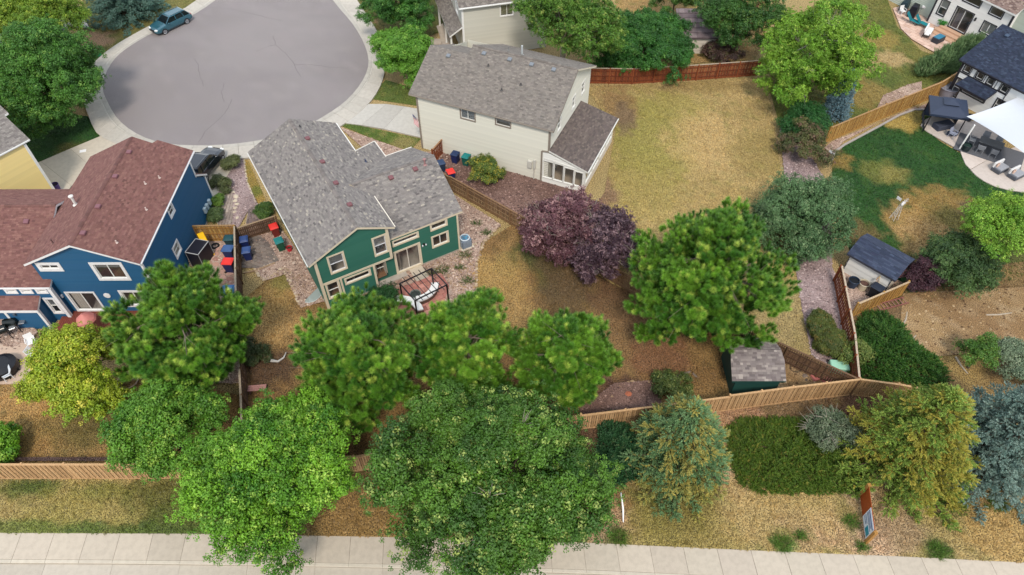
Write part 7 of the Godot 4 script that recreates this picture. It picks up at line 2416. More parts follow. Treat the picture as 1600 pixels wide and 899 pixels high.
	stones("stone_edging", "row of large white stones along the grey paver path", [g(352, 293), g(362, 297), g(368, 304), g(369, 318), g(367, 336), g(372, 346)], 0.26, [s(226, 212, 190), s(216, 200, 178), s(232, 222, 204)], 503)
	stones("stone_edging", "curved pale stone edging around the bark bed by the fence", [g(955, 624), g(965, 606), g(985, 598), g(1010, 597), g(1022, 602)], 0.15, [s(200, 170, 130), s(186, 156, 120)], 504)
	stones("stone_edging", "curved stone edging along the dry strip near the street", [g(381, 250), g(386, 285), g(400, 318)], 0.1, [s(220, 206, 180), s(206, 190, 164)], 505)
	stones("stone_edging", "curved stone edging around the dark paver bed", [g(384, 356), g(388, 334), g(400, 322), g(414, 316)], 0.1, [s(210, 196, 172), s(196, 180, 156)], 506)
	edging("timber_edging", "pale timber edging of the narrow yard beside the fence", [380, 428, 400, 424, 430, 412], 0.1, 0.12, s(176, 150, 120))
	edging("timber_edging", "pale timber edging at the air conditioner pad", [720, 391, 745, 382], 0.1, 0.14, s(210, 192, 164))
	# driftwood and weathered bench by the side fence
	var Dw := thing("driftwood", "forked bleached driftwood lying in the dry side yard", "driftwood", g(430, 563))
	var dm := MB.new()
	dm.col = s(206, 204, 202)
	dm.tube([Vector3(-0.5, 0.1, -0.25), Vector3(-0.2, 0.14, 0.15), Vector3(0.25, 0.1, 0.18), Vector3(0.6, 0.15, -0.1), Vector3(0.75, 0.35, -0.45)], [0.05, 0.13, 0.08, 0.06, 0.025], 7)
	part(Dw, "trunk", dm, mat("bark", 0.95, "wood", 1.2))
	var Bn := thing("garden_bench", "dusty pink weathered bench by the side fence", "bench", g(404, 612), 0.1)
	for k in 3:
		var mb := MB.new()
		mb.col = s(190, 140, 134)
		mb.bx(Vector3(0, 0.45, -0.16 + 0.16 * k), Vector3(1.2, 0.04, 0.14), 0, 0.01)
		part(Bn, "seat_slat", mb, mat("fence_wood", 0.85, "wood", 1.4))
	for sx in [-1, 1]:
		var mb := MB.new()
		mb.col = s(150, 110, 106)
		mb.bx(Vector3(0.5 * sx, 0.21, 0), Vector3(0.07, 0.43, 0.42))
		part(Bn, "leg", mb, mat("fence_wood", 0.85, "wood", 1.4))
	barrel("flower_pot", "small red pot beside the teal lidded bin", g(453, 392), 0.22, 0.4, s(196, 44, 60), s(90, 60, 50), "pot")
	# terracotta stone in the bark bed
	stones("boulder", "rounded terracotta stone in the bark bed by the fence", [g(979, 617), g(984, 617)], 0.32, [s(190, 112, 84)], 507, "stone")

func blue_yard():
	# storage cabinet
	var C := thing("storage_cabinet", "black storage cabinet with pale edge strips at the blue house wall", "cabinet", g(318, 408), -0.25)
	var b := MB.new()
	b.col = s(22, 26, 36)
	b.bx(Vector3(0, 0.8, 0), Vector3(1.1, 1.6, 1.5), 0, 0.015)
	part(C, "body", b, mat_paint("bin_plastic", 0.5))
	for q in [[-0.55, -0.75, 0.55, -0.75], [0.55, -0.75, 0.55, 0.75], [0.55, 0.75, -0.55, 0.75], [-0.55, 0.75, -0.55, -0.75]]:
		var e := MB.new()
		e.col = s(170, 172, 174)
		e.bar(Vector3(q[0], 1.6, q[1]), Vector3(q[2], 1.6, q[3]), 0.05, 0.05)
		part(C, "edge_strip", e, mat_paint("vent", 0.6))
	for q in [[-0.55, 0.75], [0.55, 0.75], [0.55, -0.75]]:
		var e := MB.new()
		e.col = s(150, 152, 156)
		e.bar(Vector3(q[0], 0.0, q[1]), Vector3(q[0], 1.6, q[1]), 0.04, 0.04)
		part(C, "edge_strip", e, mat_paint("vent", 0.6))
	# pallet, slide, tyre
	var Pl := thing("wooden_pallet", "small wooden pallet leaning at the black cabinet", "pallet", g(292, 418), 0.4)
	for k in 5:
		var mb := MB.new()
		mb.col = s(186, 156, 124)
		mb.box(Transform3D(Basis(Vector3.RIGHT, -0.3), Vector3(0, 0.1 + 0.17 * k, -0.05 * k)), Vector3(0.7, 0.1, 0.03))
		part(Pl, "slat", mb, mat("fence_wood", 0.85, "wood", 1.4))
	var Y := thing("plastic_slide", "yellow plastic slide leaning against the golden gate fence", "slide", g(330, 398), 0.55)
	var y := MB.new()
	y.col = s(240, 190, 20)
	var rings := []
	for k in 7:
		var t := k / 6.0
		var p := Vector3(-0.1 * t, lerpf(0.1, 1.75, t) + 0.12 * sin(t * 6.0), lerpf(0.3, -0.75, t))
		rings.append([p + Vector3(-0.24, 0.12, 0), p + Vector3(-0.2, -0.02, 0), p + Vector3(0.2, -0.02, 0), p + Vector3(0.24, 0.12, 0), p + Vector3(0.18, 0.03, 0.02), p + Vector3(-0.18, 0.03, 0.02)])
	loft(y, rings)
	part(Y, "chute", y, mat_paint("bin_plastic", 0.5))
	var ty := thing("tyre", "black tyre on the ground by the yellow slide", "tyre", g(337, 386))
	var tm := MB.new()
	tm.col = s(30, 34, 40)
	tm.lathe(Transform3D.IDENTITY, [Vector2(0.2, 0.03), Vector2(0.3, 0.0), Vector2(0.34, 0.1), Vector2(0.3, 0.2), Vector2(0.2, 0.17), Vector2(0.2, 0.03)], 16)
	part(ty, "tread", tm, mat("rubber", 0.85, ""))
	# deck
	var D := thing("timber_deck", "red brown timber deck behind the blue house", "deck", Vector3(-29.4, 0, -30.5))
	var wm := mat("fence_wood", 0.85, "wood", 1.4)
	var bmesh := []
	var r := rng(61)
	for k in 4:
		bmesh.append(board_mesh(0.13, 0.035, 3.6, jit(r, s(132, 66, 52), 0.2)))
	for k in 46:
		var p := part_mesh(D, "plank", bmesh[r.randi() % 4], wm)
		p.position = Vector3(-3.2 + 0.142 * k, 0.38, 0.0)
	for e in [[-3.3, 1.85, 3.4, 1.85], [3.4, 1.85, 3.4, -1.8], [-3.3, 1.85, -3.3, -1.8]]:
		var mb := MB.new()
		mb.col = s(150, 76, 50)
		mb.bar(Vector3(e[0], 0.22, e[1]), Vector3(e[2], 0.22, e[3]), 0.06, 0.36)
		part(D, "fascia_board", mb, wm)
	for q in [[3.35, 1.85], [3.35, 0.0], [3.35, -1.75], [0.4, 1.85]]:
		var mb := MB.new()
		mb.col = s(142, 70, 46)
		mb.bx(Vector3(q[0], 0.85, q[1]), Vector3(0.11, 0.95, 0.11))
		part(D, "railing_post", mb, wm)
	for e in [[3.35, 1.85, 3.35, -1.75], [0.4, 1.85, 3.35, 1.85]]:
		for h in [0.75, 1.33]:
			var mb := MB.new()
			mb.col = s(150, 78, 52)
			mb.bar(Vector3(e[0], h, e[1]), Vector3(e[2], h, e[3]), 0.12, 0.05)
			part(D, "handrail", mb, wm)
	edging("planter_timber", "red brown timber border below the pine at the blue house yard", [182, 583, 214, 581], 0.16, 0.4, s(186, 92, 56))
	barrel("stone_fire_ring", "pale stone slab pile beside the planter timber", g(200, 596), 0.7, 0.12, s(196, 170, 144), s(170, 146, 124), "stones")
	# umbrella on the deck
	var U := thing("patio_umbrella", "faded red closed patio umbrella on the blue house deck", "umbrella", Vector3(g(130, 494, 2.3).x, 0, g(130, 494, 2.3).z), 0.0)
	var um := MB.new()
	um.col = s(196, 120, 112)
	um.lathe(Transform3D.IDENTITY, [Vector2(0.7, 1.9), Vector2(0.62, 2.05), Vector2(0.35, 2.3), Vector2(0.04, 2.5), Vector2(0.0, 2.5)], 8)
	part(U, "canopy", um, mat_leaf("umbrella_cloth", s(140, 60, 60, 0.4)))
	var up := MB.new()
	up.col = s(120, 110, 104)
	up.tube([Vector3(0, 0.3, 0), Vector3(0, 2.5, 0)], [0.03, 0.03], 7)
	part(U, "pole", up, mat_paint("vent", 0.6))
	# grills and covers
	for q in [[12, 530, "black barrel grill beside the blue lean to wall", 0.5], [28, 518, "black kettle grill against the blue lean to wall", 0.2]]:
		var G := thing("grill", q[2], "grill", g(q[0], q[1]) + Vector3(0, 0.12, 0), q[3])
		var m := MB.new()
		m.col = s(20, 22, 28)
		m.lathe(Transform3D(Basis(Vector3.FORWARD, PI / 2), Vector3(0.45, 0.92, 0)), [Vector2(0.0, -0.9), Vector2(0.28, -0.88), Vector2(0.32, -0.8), Vector2(0.32, -0.1), Vector2(0.28, -0.02), Vector2(0, 0)], 14)
		part(G, "lid", m, mat_paint("black_enamel", 0.25))
		for sx in [-1, 1]:
			var l := MB.new()
			l.col = s(40, 42, 46)
			l.bar(Vector3(0.34 * sx, 0.75, 0.2), Vector3(0.4 * sx, 0.0, 0.25), 0.05, 0.05)
			l.bar(Vector3(0.34 * sx, 0.75, -0.2), Vector3(0.4 * sx, 0.0, -0.25), 0.05, 0.05)
			part(G, "legs", l, mat_paint("vent", 0.6))
		var sh := MB.new()
		sh.col = s(196, 198, 200)
		sh.bx(Vector3(0.72, 0.85, 0), Vector3(0.4, 0.04, 0.45), 0, 0.01)
		part(G, "side_shelf", sh, mat_paint("chrome", 0.25, 0.8))
	var K := thing("covered_fire_pit", "round black covered fire pit on the grill patio", "fire pit", g(9, 580) + Vector3(0, 0.12, 0))
	var km := MB.new()
	km.col = s(16, 18, 22)
	km.lathe(Transform3D.IDENTITY, [Vector2(0.95, 0.0), Vector2(1.0, 0.3), Vector2(0.98, 0.62), Vector2(0.6, 0.78), Vector2(0.0, 0.84)], 18)
	part(K, "cover", km, mat("vinyl", 0.4, "soft", 1.0))
	for k in 8:
		var f := MB.new()
		f.col = s(20, 22, 26)
		var a := TAU * k / 8.0
		f.tube([Vector3(cos(a) * 0.5, 0.8, sin(a) * 0.5), Vector3(cos(a) * 1.0, 0.3, sin(a) * 1.0), Vector3(cos(a) * 1.02, 0.0, sin(a) * 1.02)], [0.02, 0.04, 0.05], 5)
		part(K, "fold", f, mat("vinyl", 0.4, "soft", 1.0))
	chair("plastic_chair", "white plastic chair nearest the barrel grill", g(54, 541) + Vector3(0, 0.12, 0), 0.6, s(226, 226, 226), "white plastic chairs on the grill patio")
	chair("plastic_chair", "white plastic chair under the yellow green tree, turned to the lawn", g(58, 560) + Vector3(0, 0.12, 0), 1.4, s(222, 222, 224), "white plastic chairs on the grill patio")
	chair("plastic_chair", "white plastic chair under the yellow green tree, turned to the house", g(72, 558) + Vector3(0, 0.12, 0), -2.0, s(220, 220, 222), "white plastic chairs on the grill patio")
	chair("plastic_chair", "white chair tipped beside the round covered fire pit", g(16, 592) + Vector3(0, 0.12, 0), -0.9, s(206, 210, 216), "white plastic chairs on the grill patio", 0.6)
	# purple pot by the yellow house
	barrel("flower_pot", "purple planter on the driveway corner by the yellow house", g(91, 300) + Vector3(0, 0.13, 0), 0.35, 0.7, s(66, 40, 110), s(40, 30, 50), "pot")
	# buried lid on the far lawn
	barrel("irrigation_box", "round green irrigation box on the front lawn", g(153, 87), 0.35, 0.12, s(30, 150, 90), s(30, 150, 90), "irrigation box")

func right_yards():
	# sail shade on poles
	var tip := g(1440 + 530 / 7.494, 90 + 690 / 7.494, 2.75)
	var S := thing("shade_sail", "large white triangular shade sail over the dining set", "shade sail", tip)
	var far := g(1612, 142, 3.2)
	var lowr := g(1612, 248, 2.6)
	var m := MB.new()
	m.col = s(196, 201, 209)
	var n := 14
	var at := func(u: float, v: float) -> Vector3:
		var top := tip.lerp(far, u)
		var bot := tip.lerp(lowr, u)
		var p := top.lerp(bot, v)
		var sag := 4.0 * u * (1.0 - u)
		# edges curve inwards, cloth dips a little
		p += (top - bot).normalized() * (v - 0.45) * 0.55 * sag
		p.y -= 0.25 * sag * 4.0 * v * (1.0 - v)
		return p - tip
	for i in n:
		for k in 8:
			var u0 := float(i) / n
			var u1 := float(i + 1) / n
			m.quad(at.call(u0, k / 8.0), at.call(u0, (k + 1) / 8.0), at.call(u1, (k + 1) / 8.0), at.call(u1, k / 8.0))
	part(S, "cloth", m, mat_leaf("sail_cloth", s(200, 202, 206, 0.35)))
	var pole := MB.new()
	pole.col = s(240, 240, 240)
	var base := g(1440 + 440 / 7.494, 180 + 405 / 7.494) + Vector3(0, 0.12, 0)
	var ptop := g(1440 + 625 / 7.494, 180 + 115 / 7.494, 2.76)
	pole.tube([base - tip, ptop - tip], [0.07, 0.07], 9)
	part(S, "pole", pole, mat_paint("vent", 0.6))
	# gazebo
	var gc := (g(1440 + 135 / 7.494, 90 + 440 / 7.494, 2.2) + g(1440 + 520 / 7.494, 90 + 720 / 7.494, 2.2)) * 0.5
	var gx := (g(1440 + 580 / 7.494, 90 + 500 / 7.494, 2.2) - g(1440 + 135 / 7.494, 90 + 440 / 7.494, 2.2)) * 0.5
	var gz := (g(1440 + 150 / 7.494, 90 + 660 / 7.494, 2.2) - g(1440 + 135 / 7.494, 90 + 440 / 7.494, 2.2)) * 0.5
	var Z := thing("gazebo", "dark navy canopy gazebo with curtains beside the white house", "gazebo", Vector3(gc.x, 0.12, gc.z))
	var cn := MB.new()
	cn.col = s(40, 52, 74)
	var cl := mat_leaf("gazebo_cloth", s(30, 40, 60, 0.2))
	var cor := [(-gx - gz), (gx - gz), (gx + gz), (-gx + gz)]
	var apex := Vector3(0, 2.85, 0)
	for k in 4:
		var a: Vector3 = cor[k] + Vector3.UP * 2.08
		var b: Vector3 = cor[(k + 1) % 4] + Vector3.UP * 2.08
		var ai := a.lerp(apex, 0.62)
		var bi := b.lerp(apex, 0.62)
		cn.quad(b, a, ai, bi)
		var au := ai + Vector3.UP * 0.12
		var bu := bi + Vector3.UP * 0.12
		cn.tri(bu.lerp(apex, -0.1), au.lerp(apex, -0.1), apex + Vector3.UP * 0.14)
		cn.quad(b + Vector3.DOWN * 0.2, a + Vector3.DOWN * 0.2, a, b)
	part(Z, "canopy", cn, cl)
	for k in 4:
		var po := MB.new()
		po.col = s(30, 32, 40)
		po.bar(cor[k] * 0.88, cor[k] * 0.88 + Vector3.UP * 2.1, 0.07, 0.07)
		part(Z, "post", po, mat_paint("black_metal", 0.4, 0.3))
		var cu := MB.new()
		cu.col = s(54, 64, 86)
		var nx: Vector3 = cor[(k + 1) % 4] * 0.88
		for j in (3 if k == 1 or k == 2 else 9):
			var p0: Vector3 = (cor[k] * 0.88).lerp(nx, j / 9.0)
			var p1: Vector3 = (cor[k] * 0.88).lerp(nx, (j + 1) / 9.0)
			var w: Vector3 = cor[k].normalized() * (0.06 if j % 2 else -0.03)
			var w2: Vector3 = cor[k].normalized() * (-0.03 if j % 2 else 0.06)
			if k == 2 or k == 3:
				cu.quad(p0 + w, p1 + w2, p1 + w2 + Vector3.UP * 0.5, p0 + w + Vector3.UP * 0.5)
			else:
				cu.quad(p0 + w, p1 + w2, p1 + w2 + Vector3.UP * 1.95, p0 + w + Vector3.UP * 1.95)
		part(Z, "curtain", cu, cl)
	var sofa := MB.new()
	sofa.col = s(60, 66, 82)
	sofa.bx(Vector3(0.2, 0.25, 0.3), Vector3(1.8, 0.5, 0.9), 0.3, 0.05)
	part(Z, "daybed", sofa, mat("cushion", 0.9, "soft", 1.0))
	chair("folding_chair", "grey folding chair in front of the navy gazebo", g(1486, 216) + Vector3(0, 0.12, 0), 0.6, s(150, 156, 176))
	barrel("hot_tub", "round grey covered tub at the white and black house corner", g(1478, 148), 0.95, 0.95, s(130, 130, 142), s(160, 160, 172), "tub")
	barrel("planter", "black round planter at the foot of the sail pole", g(1507, 236) + Vector3(0, 0.12, 0), 0.4, 0.6, s(26, 40, 44), s(24, 60, 50), "planter")
	barrel("flower_pot", "small dark pot beneath the shade sail tip", g(1512, 190) + Vector3(0, 0.12, 0), 0.28, 0.6, s(30, 32, 36), s(30, 40, 34), "pot")
	# dining set under the sail
	var mat_ := MB.new()
	mat_.col = s(90, 92, 98)
	var R := thing("outdoor_rug", "dark grey rug under the dining set", "rug", g(1545, 238) + Vector3(0, 0.13, 0), -0.6)
	mat_.bx(Vector3(0, 0.006, 0), Vector3(5.6, 0.012, 3.0))
	part(R, "weave", mat_, mat("cushion", 0.9, "soft", 1.0))
	var D := thing("dining_table", "dark slatted dining table under the shade sail", "table", g(1543, 235) + Vector3(0, 0.14, 0), -0.6)
	for k in 6:
		var sl := MB.new()
		sl.col = s(92, 96, 100)
		sl.bx(Vector3(0, 0.73, -0.46 + 0.185 * k), Vector3(2.0, 0.035, 0.17), 0, 0.008)
		part(D, "slat", sl, mat_paint("vent", 0.6))
	for sx in [-1, 1]:
		for sz in [-1, 1]:
			var l := MB.new()
			l.col = s(56, 58, 62)
			l.bx(Vector3(0.9 * sx, 0.36, 0.42 * sz), Vector3(0.06, 0.72, 0.06))
			part(D, "leg", l, mat_paint("vent", 0.6))
	var dt := Transform3D(Basis(Vector3.UP, -0.6), g(1543, 235) + Vector3(0, 0.14, 0))
	for q in [[-0.6, 0.95, PI], [0.5, 0.95, PI], [-0.6, -0.95, 0.0], [0.5, -0.95, 0.0], [-1.5, 0.0, PI / 2]]:
		chair("dining_chair", "grey metal chair at the dark dining table", dt * Vector3(q[0], 0, q[1]), -0.6 + q[2], s(130, 134, 142), "chairs at the dark dining table")
	for q in [[1560, 268, "grey cushioned outdoor chair with a tan pillow on the curved patio"], [1585, 278, "grey cushioned outdoor sofa at the edge of the curved patio"]]:
		var o := g(q[0], q[1]) + Vector3(0, 0.13, 0)
		var A := thing("outdoor_sofa", q[2], "sofa", o, 0.5)
		var bs := MB.new()
		bs.col = s(74, 78, 88)
		bs.bx(Vector3(0, 0.2, 0), Vector3(1.3, 0.3, 0.85), 0, 0.03)
		part(A, "base", bs, mat_paint("vent", 0.6))
		var cu := MB.new()
		cu.col = s(150, 152, 160)
		cu.bx(Vector3(0, 0.42, 0.05), Vector3(1.1, 0.16, 0.7), 0, 0.05)
		part(A, "cushion", cu, mat("cushion", 0.9, "soft", 1.0))
		var bk := MB.new()
		bk.col = s(216, 216, 218)
		bk.bx(Vector3(0, 0.6, -0.36), Vector3(1.25, 0.5, 0.18), 0, 0.05)
		part(A, "backrest", bk, mat("cushion", 0.9, "soft", 1.0))
		var pw := MB.new()
		pw.col = s(206, 176, 160)
		pw.bx(Vector3(-0.35, 0.6, -0.16), Vector3(0.4, 0.36, 0.16), 0.2, 0.06)
		part(A, "pillow", pw, mat("cushion", 0.9, "soft", 1.0))
	# concrete lawn edging along the fence bed
	var E := structure("lawn_edging")
	var ln := [1300, 250, 1306, 236, 1320, 226, 1350, 210, 1378, 195, 1405, 180, 1430, 171, 1448, 171, 1462, 178]
	for i in range(0, ln.size() - 2, 2):
		var mb := MB.new()
		mb.col = s(160, 152, 148)
		mb.bar(g(ln[i], ln[i + 1], 0.13), g(ln[i + 2], ln[i + 3], 0.13), 0.2, 0.12, 0.02)
		part(E, "kerb_stone", mb, mat("concrete", 0.85, "soft", 0.35, 0.4))
	var Sd := thing("garden_statue", "small grey urn at the end of the golden fence", "urn", g(1296, 248))
	var sm := MB.new()
	sm.col = s(196, 198, 200)
	sm.lathe(Transform3D.IDENTITY, [Vector2(0.2, 0), Vector2(0.2, 0.1), Vector2(0.1, 0.2), Vector2(0.12, 0.35), Vector2(0.26, 0.6), Vector2(0.28, 0.75), Vector2(0.2, 0.75), Vector2(0.0, 0.6)], 14)
	part(Sd, "bowl", sm, mat("concrete", 0.85, "soft", 0.35, 0.4))
	# windmill
	var W := thing("garden_windmill", "white garden windmill on a lattice tower in the lush lawn", "windmill", g(1396, 343))
	var wm := mat_paint("white_metal", 0.4)
	var hh := 1.9
	for k in 4:
		var a := TAU * k / 4.0 + 0.4
		var l := MB.new()
		l.col = s(214, 214, 214)
		l.tube([Vector3(cos(a) * 0.34, 0, sin(a) * 0.34), Vector3(cos(a) * 0.06, hh, sin(a) * 0.06)], [0.022, 0.018], 5)
		part(W, "leg", l, wm)
		var br := MB.new()
		br.col = s(206, 206, 206)
		for j in 4:
			var f0 := j / 4.5
			var f1 := (j + 1) / 4.5
			var a2 := a + TAU / 4.0
			br.tube([Vector3(cos(a), 0, sin(a)) * lerpf(0.34, 0.06, f0) + Vector3.UP * hh * f0, Vector3(cos(a2), 0, sin(a2)) * lerpf(0.34, 0.06, f1) + Vector3.UP * hh * f1], [0.01, 0.01], 4)
		part(W, "brace", br, wm, "stuff")
	for k in 10:
		var bl := MB.new()
		bl.col = s(236, 236, 240)
		bl.box(Transform3D(Basis(Vector3.UP, 0.5), Vector3(0.1, hh + 0.12, 0.08)) * Transform3D(Basis(Vector3.BACK, TAU * k / 10.0), Vector3.ZERO) * Transform3D(Basis(Vector3.UP, 0.4), Vector3(0, 0.22, 0)), Vector3(0.1, 0.3, 0.012))
		part(W, "blade", bl, wm)
	var tl := MB.new()
	tl.col = s(230, 230, 236)
	tl.box(Transform3D(Basis(Vector3.UP, 0.5), Vector3(-0.25, hh + 0.12, -0.3)), Vector3(0.02, 0.26, 0.4))
	part(W, "tail", tl, wm)
	# white shed yard
	barrel("barrel", "dark blue barrel against the white shed", g(1330, 448), 0.4, 0.75, s(36, 54, 78), s(16, 24, 34))
	barrel("barrel", "cream barrel with a stick against the white shed", g(1346, 452), 0.38, 0.72, s(196, 186, 164), s(110, 80, 70))
	var T := thing("garden_tools", "rakes and spades leaning on the white shed wall", "tools", g(1371, 456), 0.6)
	for k in 5:
		var mb := MB.new()
		mb.col = [s(190, 150, 110), s(206, 180, 130), s(90, 70, 60), s(160, 170, 110), s(200, 120, 110)][k]
		mb.tube([Vector3(-0.4 + 0.2 * k, 0.0, 0.15), Vector3(-0.35 + 0.22 * k, 1.3 + 0.1 * (k % 3), -0.35)], [0.025, 0.02], 6)
		mb.bx(Vector3(-0.35 + 0.22 * k, 1.35 + 0.1 * (k % 3), -0.36), Vector3(0.16, 0.2, 0.03))
		part(T, "tool", mb, mat_paint("vent", 0.6))
	var Ld := thing("ladder", "red brown wooden ladder lying below the golden fence", "ladder", g(1392, 477) + Vector3(0, 0.08, 0), 0.3)
	for sz in [-1, 1]:
		var mb := MB.new()
		mb.col = s(160, 100, 92)
		mb.bar(Vector3(-1.3, 0.06, 0.28 * sz), Vector3(1.3, 0.06, 0.28 * sz), 0.06, 0.08)
		part(Ld, "rail", mb, mat("fence_wood", 0.85, "wood", 1.4))
	for k in 8:
		var mb := MB.new()
		mb.col = s(186, 140, 128)
		mb.bar(Vector3(-1.1 + 0.32 * k, 0.06, -0.28), Vector3(-1.1 + 0.32 * k, 0.06, 0.28), 0.05, 0.03)
		part(Ld, "rung", mb, mat("fence_wood", 0.85, "wood", 1.4))
	for q in [[1413, 500, 1.0, 1.6, "short bleached log near the ladder"], [1418, 535, 0.6, 1.9, "long bleached log at the juniper edge"], [1502, 572, -1.4, 1.4, "white birch log standing by the sapling"], [1560, 492, 0.1, 2.0, "grey fallen branch on the leaf litter"]]:
		var L := thing("log", q[4], "log", g(q[0], q[1]), q[2])
		var mb := MB.new()
		mb.col = s(196, 182, 164)
		mb.tube([Vector3(-q[3] / 2, 0.08, 0), Vector3(0, 0.1, 0.08), Vector3(q[3] / 2, 0.08, 0)], [0.08, 0.07, 0.05], 7)
		part(L, "bark", mb, mat("bark", 0.95, "wood", 1.2))
	# utility box and pavers near the green shed
	var U := thing("utility_box", "flat mint green utility box beside the red brown fence", "utility box", g(1308, 578), -0.15)
	var um := MB.new()
	um.col = s(150, 200, 176)
	um.bx(Vector3(0, 0.32, 0), Vector3(1.25, 0.64, 0.75), 0, 0.05)
	part(U, "housing", um, mat_paint("bin_plastic", 0.5))
	for q in [[1273, 592, 0.3, "red paver stack by the brown corner fence, nearer the shed"], [1290, 597, 0.5, "red paver stack by the brown corner fence, nearer the fence corner"]]:
		var S2 := thing("paver_stack", q[3], "pavers", g(q[0], q[1]) + Vector3(0, 0.05, 0), q[2])
		for k in 2:
			var mb := MB.new()
			mb.col = s(186, 110, 104) if k else s(160, 110, 100)
			mb.bx(Vector3(0.05 * k, 0.05 + 0.1 * k, 0), Vector3(0.55, 0.1, 0.5), 0.1 * k, 0.01)
			part(S2, "paver", mb, mat("paver", 0.9, "soft", 0.8, 0.5))
	stones("rock_heap", "scattered dark rocks between the shed and the corner fence", [g(1246, 572), g(1252, 585), g(1262, 592), g(1258, 600)], 0.22, [s(110, 96, 88), s(136, 120, 108), s(92, 80, 76)], 508, "rocks")
	var Hs := thing("garden_hose", "coiled black hose behind the green shed", "hose", g(1243, 578))
	var hm := MB.new()
	hm.col = s(34, 32, 32)
	var pts := []
	var rad := []
	for k in 30:
		var a := k * 0.5
		pts.append(Vector3(cos(a) * (0.5 - 0.006 * k), 0.06 + 0.004 * k, sin(a) * (0.35 - 0.004 * k)))
		rad.append(0.02)
	hm.tube(pts, rad, 5)
	part(Hs, "coil", hm, mat("rubber", 0.85, ""))
	# brick terrace furniture
	for q in [[1424, 38, 0.9, "teal reclining lounge chair on the brick terrace, nearer the grill"], [1438, 42, 0.9, "teal reclining lounge chair on the brick terrace, nearer the white sofa"]]:
		var A := thing("lounge_chair", q[3], "lounge chair", g(q[0], q[1]) + Vector3(0, 0.12, 0), q[2], "teal lounge chairs on the brick terrace")
		var st := MB.new()
		st.col = s(20, 124, 134)
		st.box(Transform3D(Basis(Vector3.RIGHT, 0.15), Vector3(0, 0.36, 0.35)), Vector3(0.6, 0.09, 1.0), 0.03)
		part(A, "seat", st, mat("cushion", 0.9, "soft", 1.0))
		var bk := MB.new()
		bk.col = s(18, 116, 128)
		bk.box(Transform3D(Basis(Vector3.RIGHT, 0.85), Vector3(0, 0.7, -0.5)), Vector3(0.6, 0.09, 1.0), 0.03)
		part(A, "backrest", bk, mat("cushion", 0.9, "soft", 1.0))
		for sx in [-1, 1]:
			var fr := MB.new()
			fr.col = s(40, 46, 52)
			fr.tube([Vector3(0.32 * sx, 0.0, 0.6), Vector3(0.32 * sx, 0.34, 0.0), Vector3(0.32 * sx, 0.0, -0.6)], [0.02, 0.02, 0.02], 5)
			part(A, "frame", fr, mat_paint("black_metal", 0.4, 0.3))
	var ws := thing("outdoor_sofa", "white cushioned sofa with dark frame on the brick terrace", "sofa", g(1448, 56) + Vector3(0, 0.12, 0), 0.95)
	for k in 3:
		var cu := MB.new()
		cu.col = s(232, 232, 234)
		cu.bx(Vector3(-0.62 + 0.62 * k, 0.42, 0.05), Vector3(0.58, 0.14, 0.6), 0, 0.04)
		part(ws, "seat_cushion", cu, mat("cushion", 0.9, "soft", 1.0))
		var cb := MB.new()
		cb.col = s(236, 236, 238)
		cb.box(Transform3D(Basis(Vector3.RIGHT, -0.25), Vector3(-0.62 + 0.62 * k, 0.7, -0.3)), Vector3(0.58, 0.45, 0.14), 0.04)
		part(ws, "back_cushion", cb, mat("cushion", 0.9, "soft", 1.0))
	var wf := MB.new()
	wf.col = s(44, 38, 38)
	wf.bx(Vector3(0, 0.3, 0), Vector3(1.96, 0.06, 0.72))
	for sx in [-1, 1]:
		for sz in [-1, 1]:
			wf.bar(Vector3(0.92 * sx, 0.6, 0.3 * sz), Vector3(0.95 * sx, 0.0, 0.34 * sz), 0.05, 0.05)
	part(ws, "frame", wf, mat_paint("black_metal", 0.4, 0.3))
	var ot := thing("fire_table", "dark fire table with a blue top on the brick terrace", "table", g(1464, 66) + Vector3(0, 0.12, 0), 0.6)
	var ob := MB.new()
	ob.col = s(48, 50, 62)
	ob.bx(Vector3(0, 0.27, 0), Vector3(1.3, 0.54, 0.8), 0, 0.03)
	part(ot, "base", ob, mat_paint("bin_plastic", 0.5))
	var op := MB.new()
	op.col = s(50, 120, 150)
	op.bx(Vector3(0, 0.57, 0), Vector3(1.2, 0.06, 0.7), 0, 0.02)
	part(ot, "top", op, mat_paint("bin_plastic", 0.5))
	for q in [[1411, 16, "dark covered grill at the corner of the brick terrace", s(30, 52, 60), 1.1], [1424, 26, "black covered smoker beside the sage wall", s(26, 28, 36), 1.35]]:
		var A := thing("covered_grill", q[2], "grill", g(q[0], q[1]) + Vector3(0, 0.12, 0), 0.9)
		var mb := MB.new()
		mb.col = q[3]
		var rr := []
		for e in [[0.0, 0.62, 0.42], [0.7, 0.6, 0.4], [q[4] - 0.12, 0.52, 0.33], [q[4], 0.3, 0.16]]:
			rr.append([Vector3(-e[1], e[0], -e[2]), Vector3(e[1], e[0], -e[2]), Vector3(e[1], e[0], e[2]), Vector3(-e[1], e[0], e[2])])
		rr.reverse()
		loft(mb, rr)
		part(A, "cover", mb, mat("vinyl", 0.4, "soft", 1.0))
		var ft := MB.new()
		ft.col = s(60, 60, 64)
		ft.bx(Vector3(0, 0.03, 0), Vector3(1.0, 0.06, 0.6))
		part(A, "base", ft, mat_paint("vent", 0.6))
	var gr := thing("grill", "white topped gas grill by the sage wall", "grill", g(1440, 22) + Vector3(0, 0.12, 0), 0.95)
	var g1 := MB.new()
	g1.col = s(226, 226, 228)
	g1.bx(Vector3(0, 0.95, 0), Vector3(1.2, 0.25, 0.5), 0, 0.06)
	part(gr, "lid", g1, mat_paint("vent", 0.6))
	var g2 := MB.new()
	g2.col = s(120, 122, 128)
	g2.bx(Vector3(0, 0.42, 0), Vector3(0.9, 0.82, 0.45), 0, 0.02)
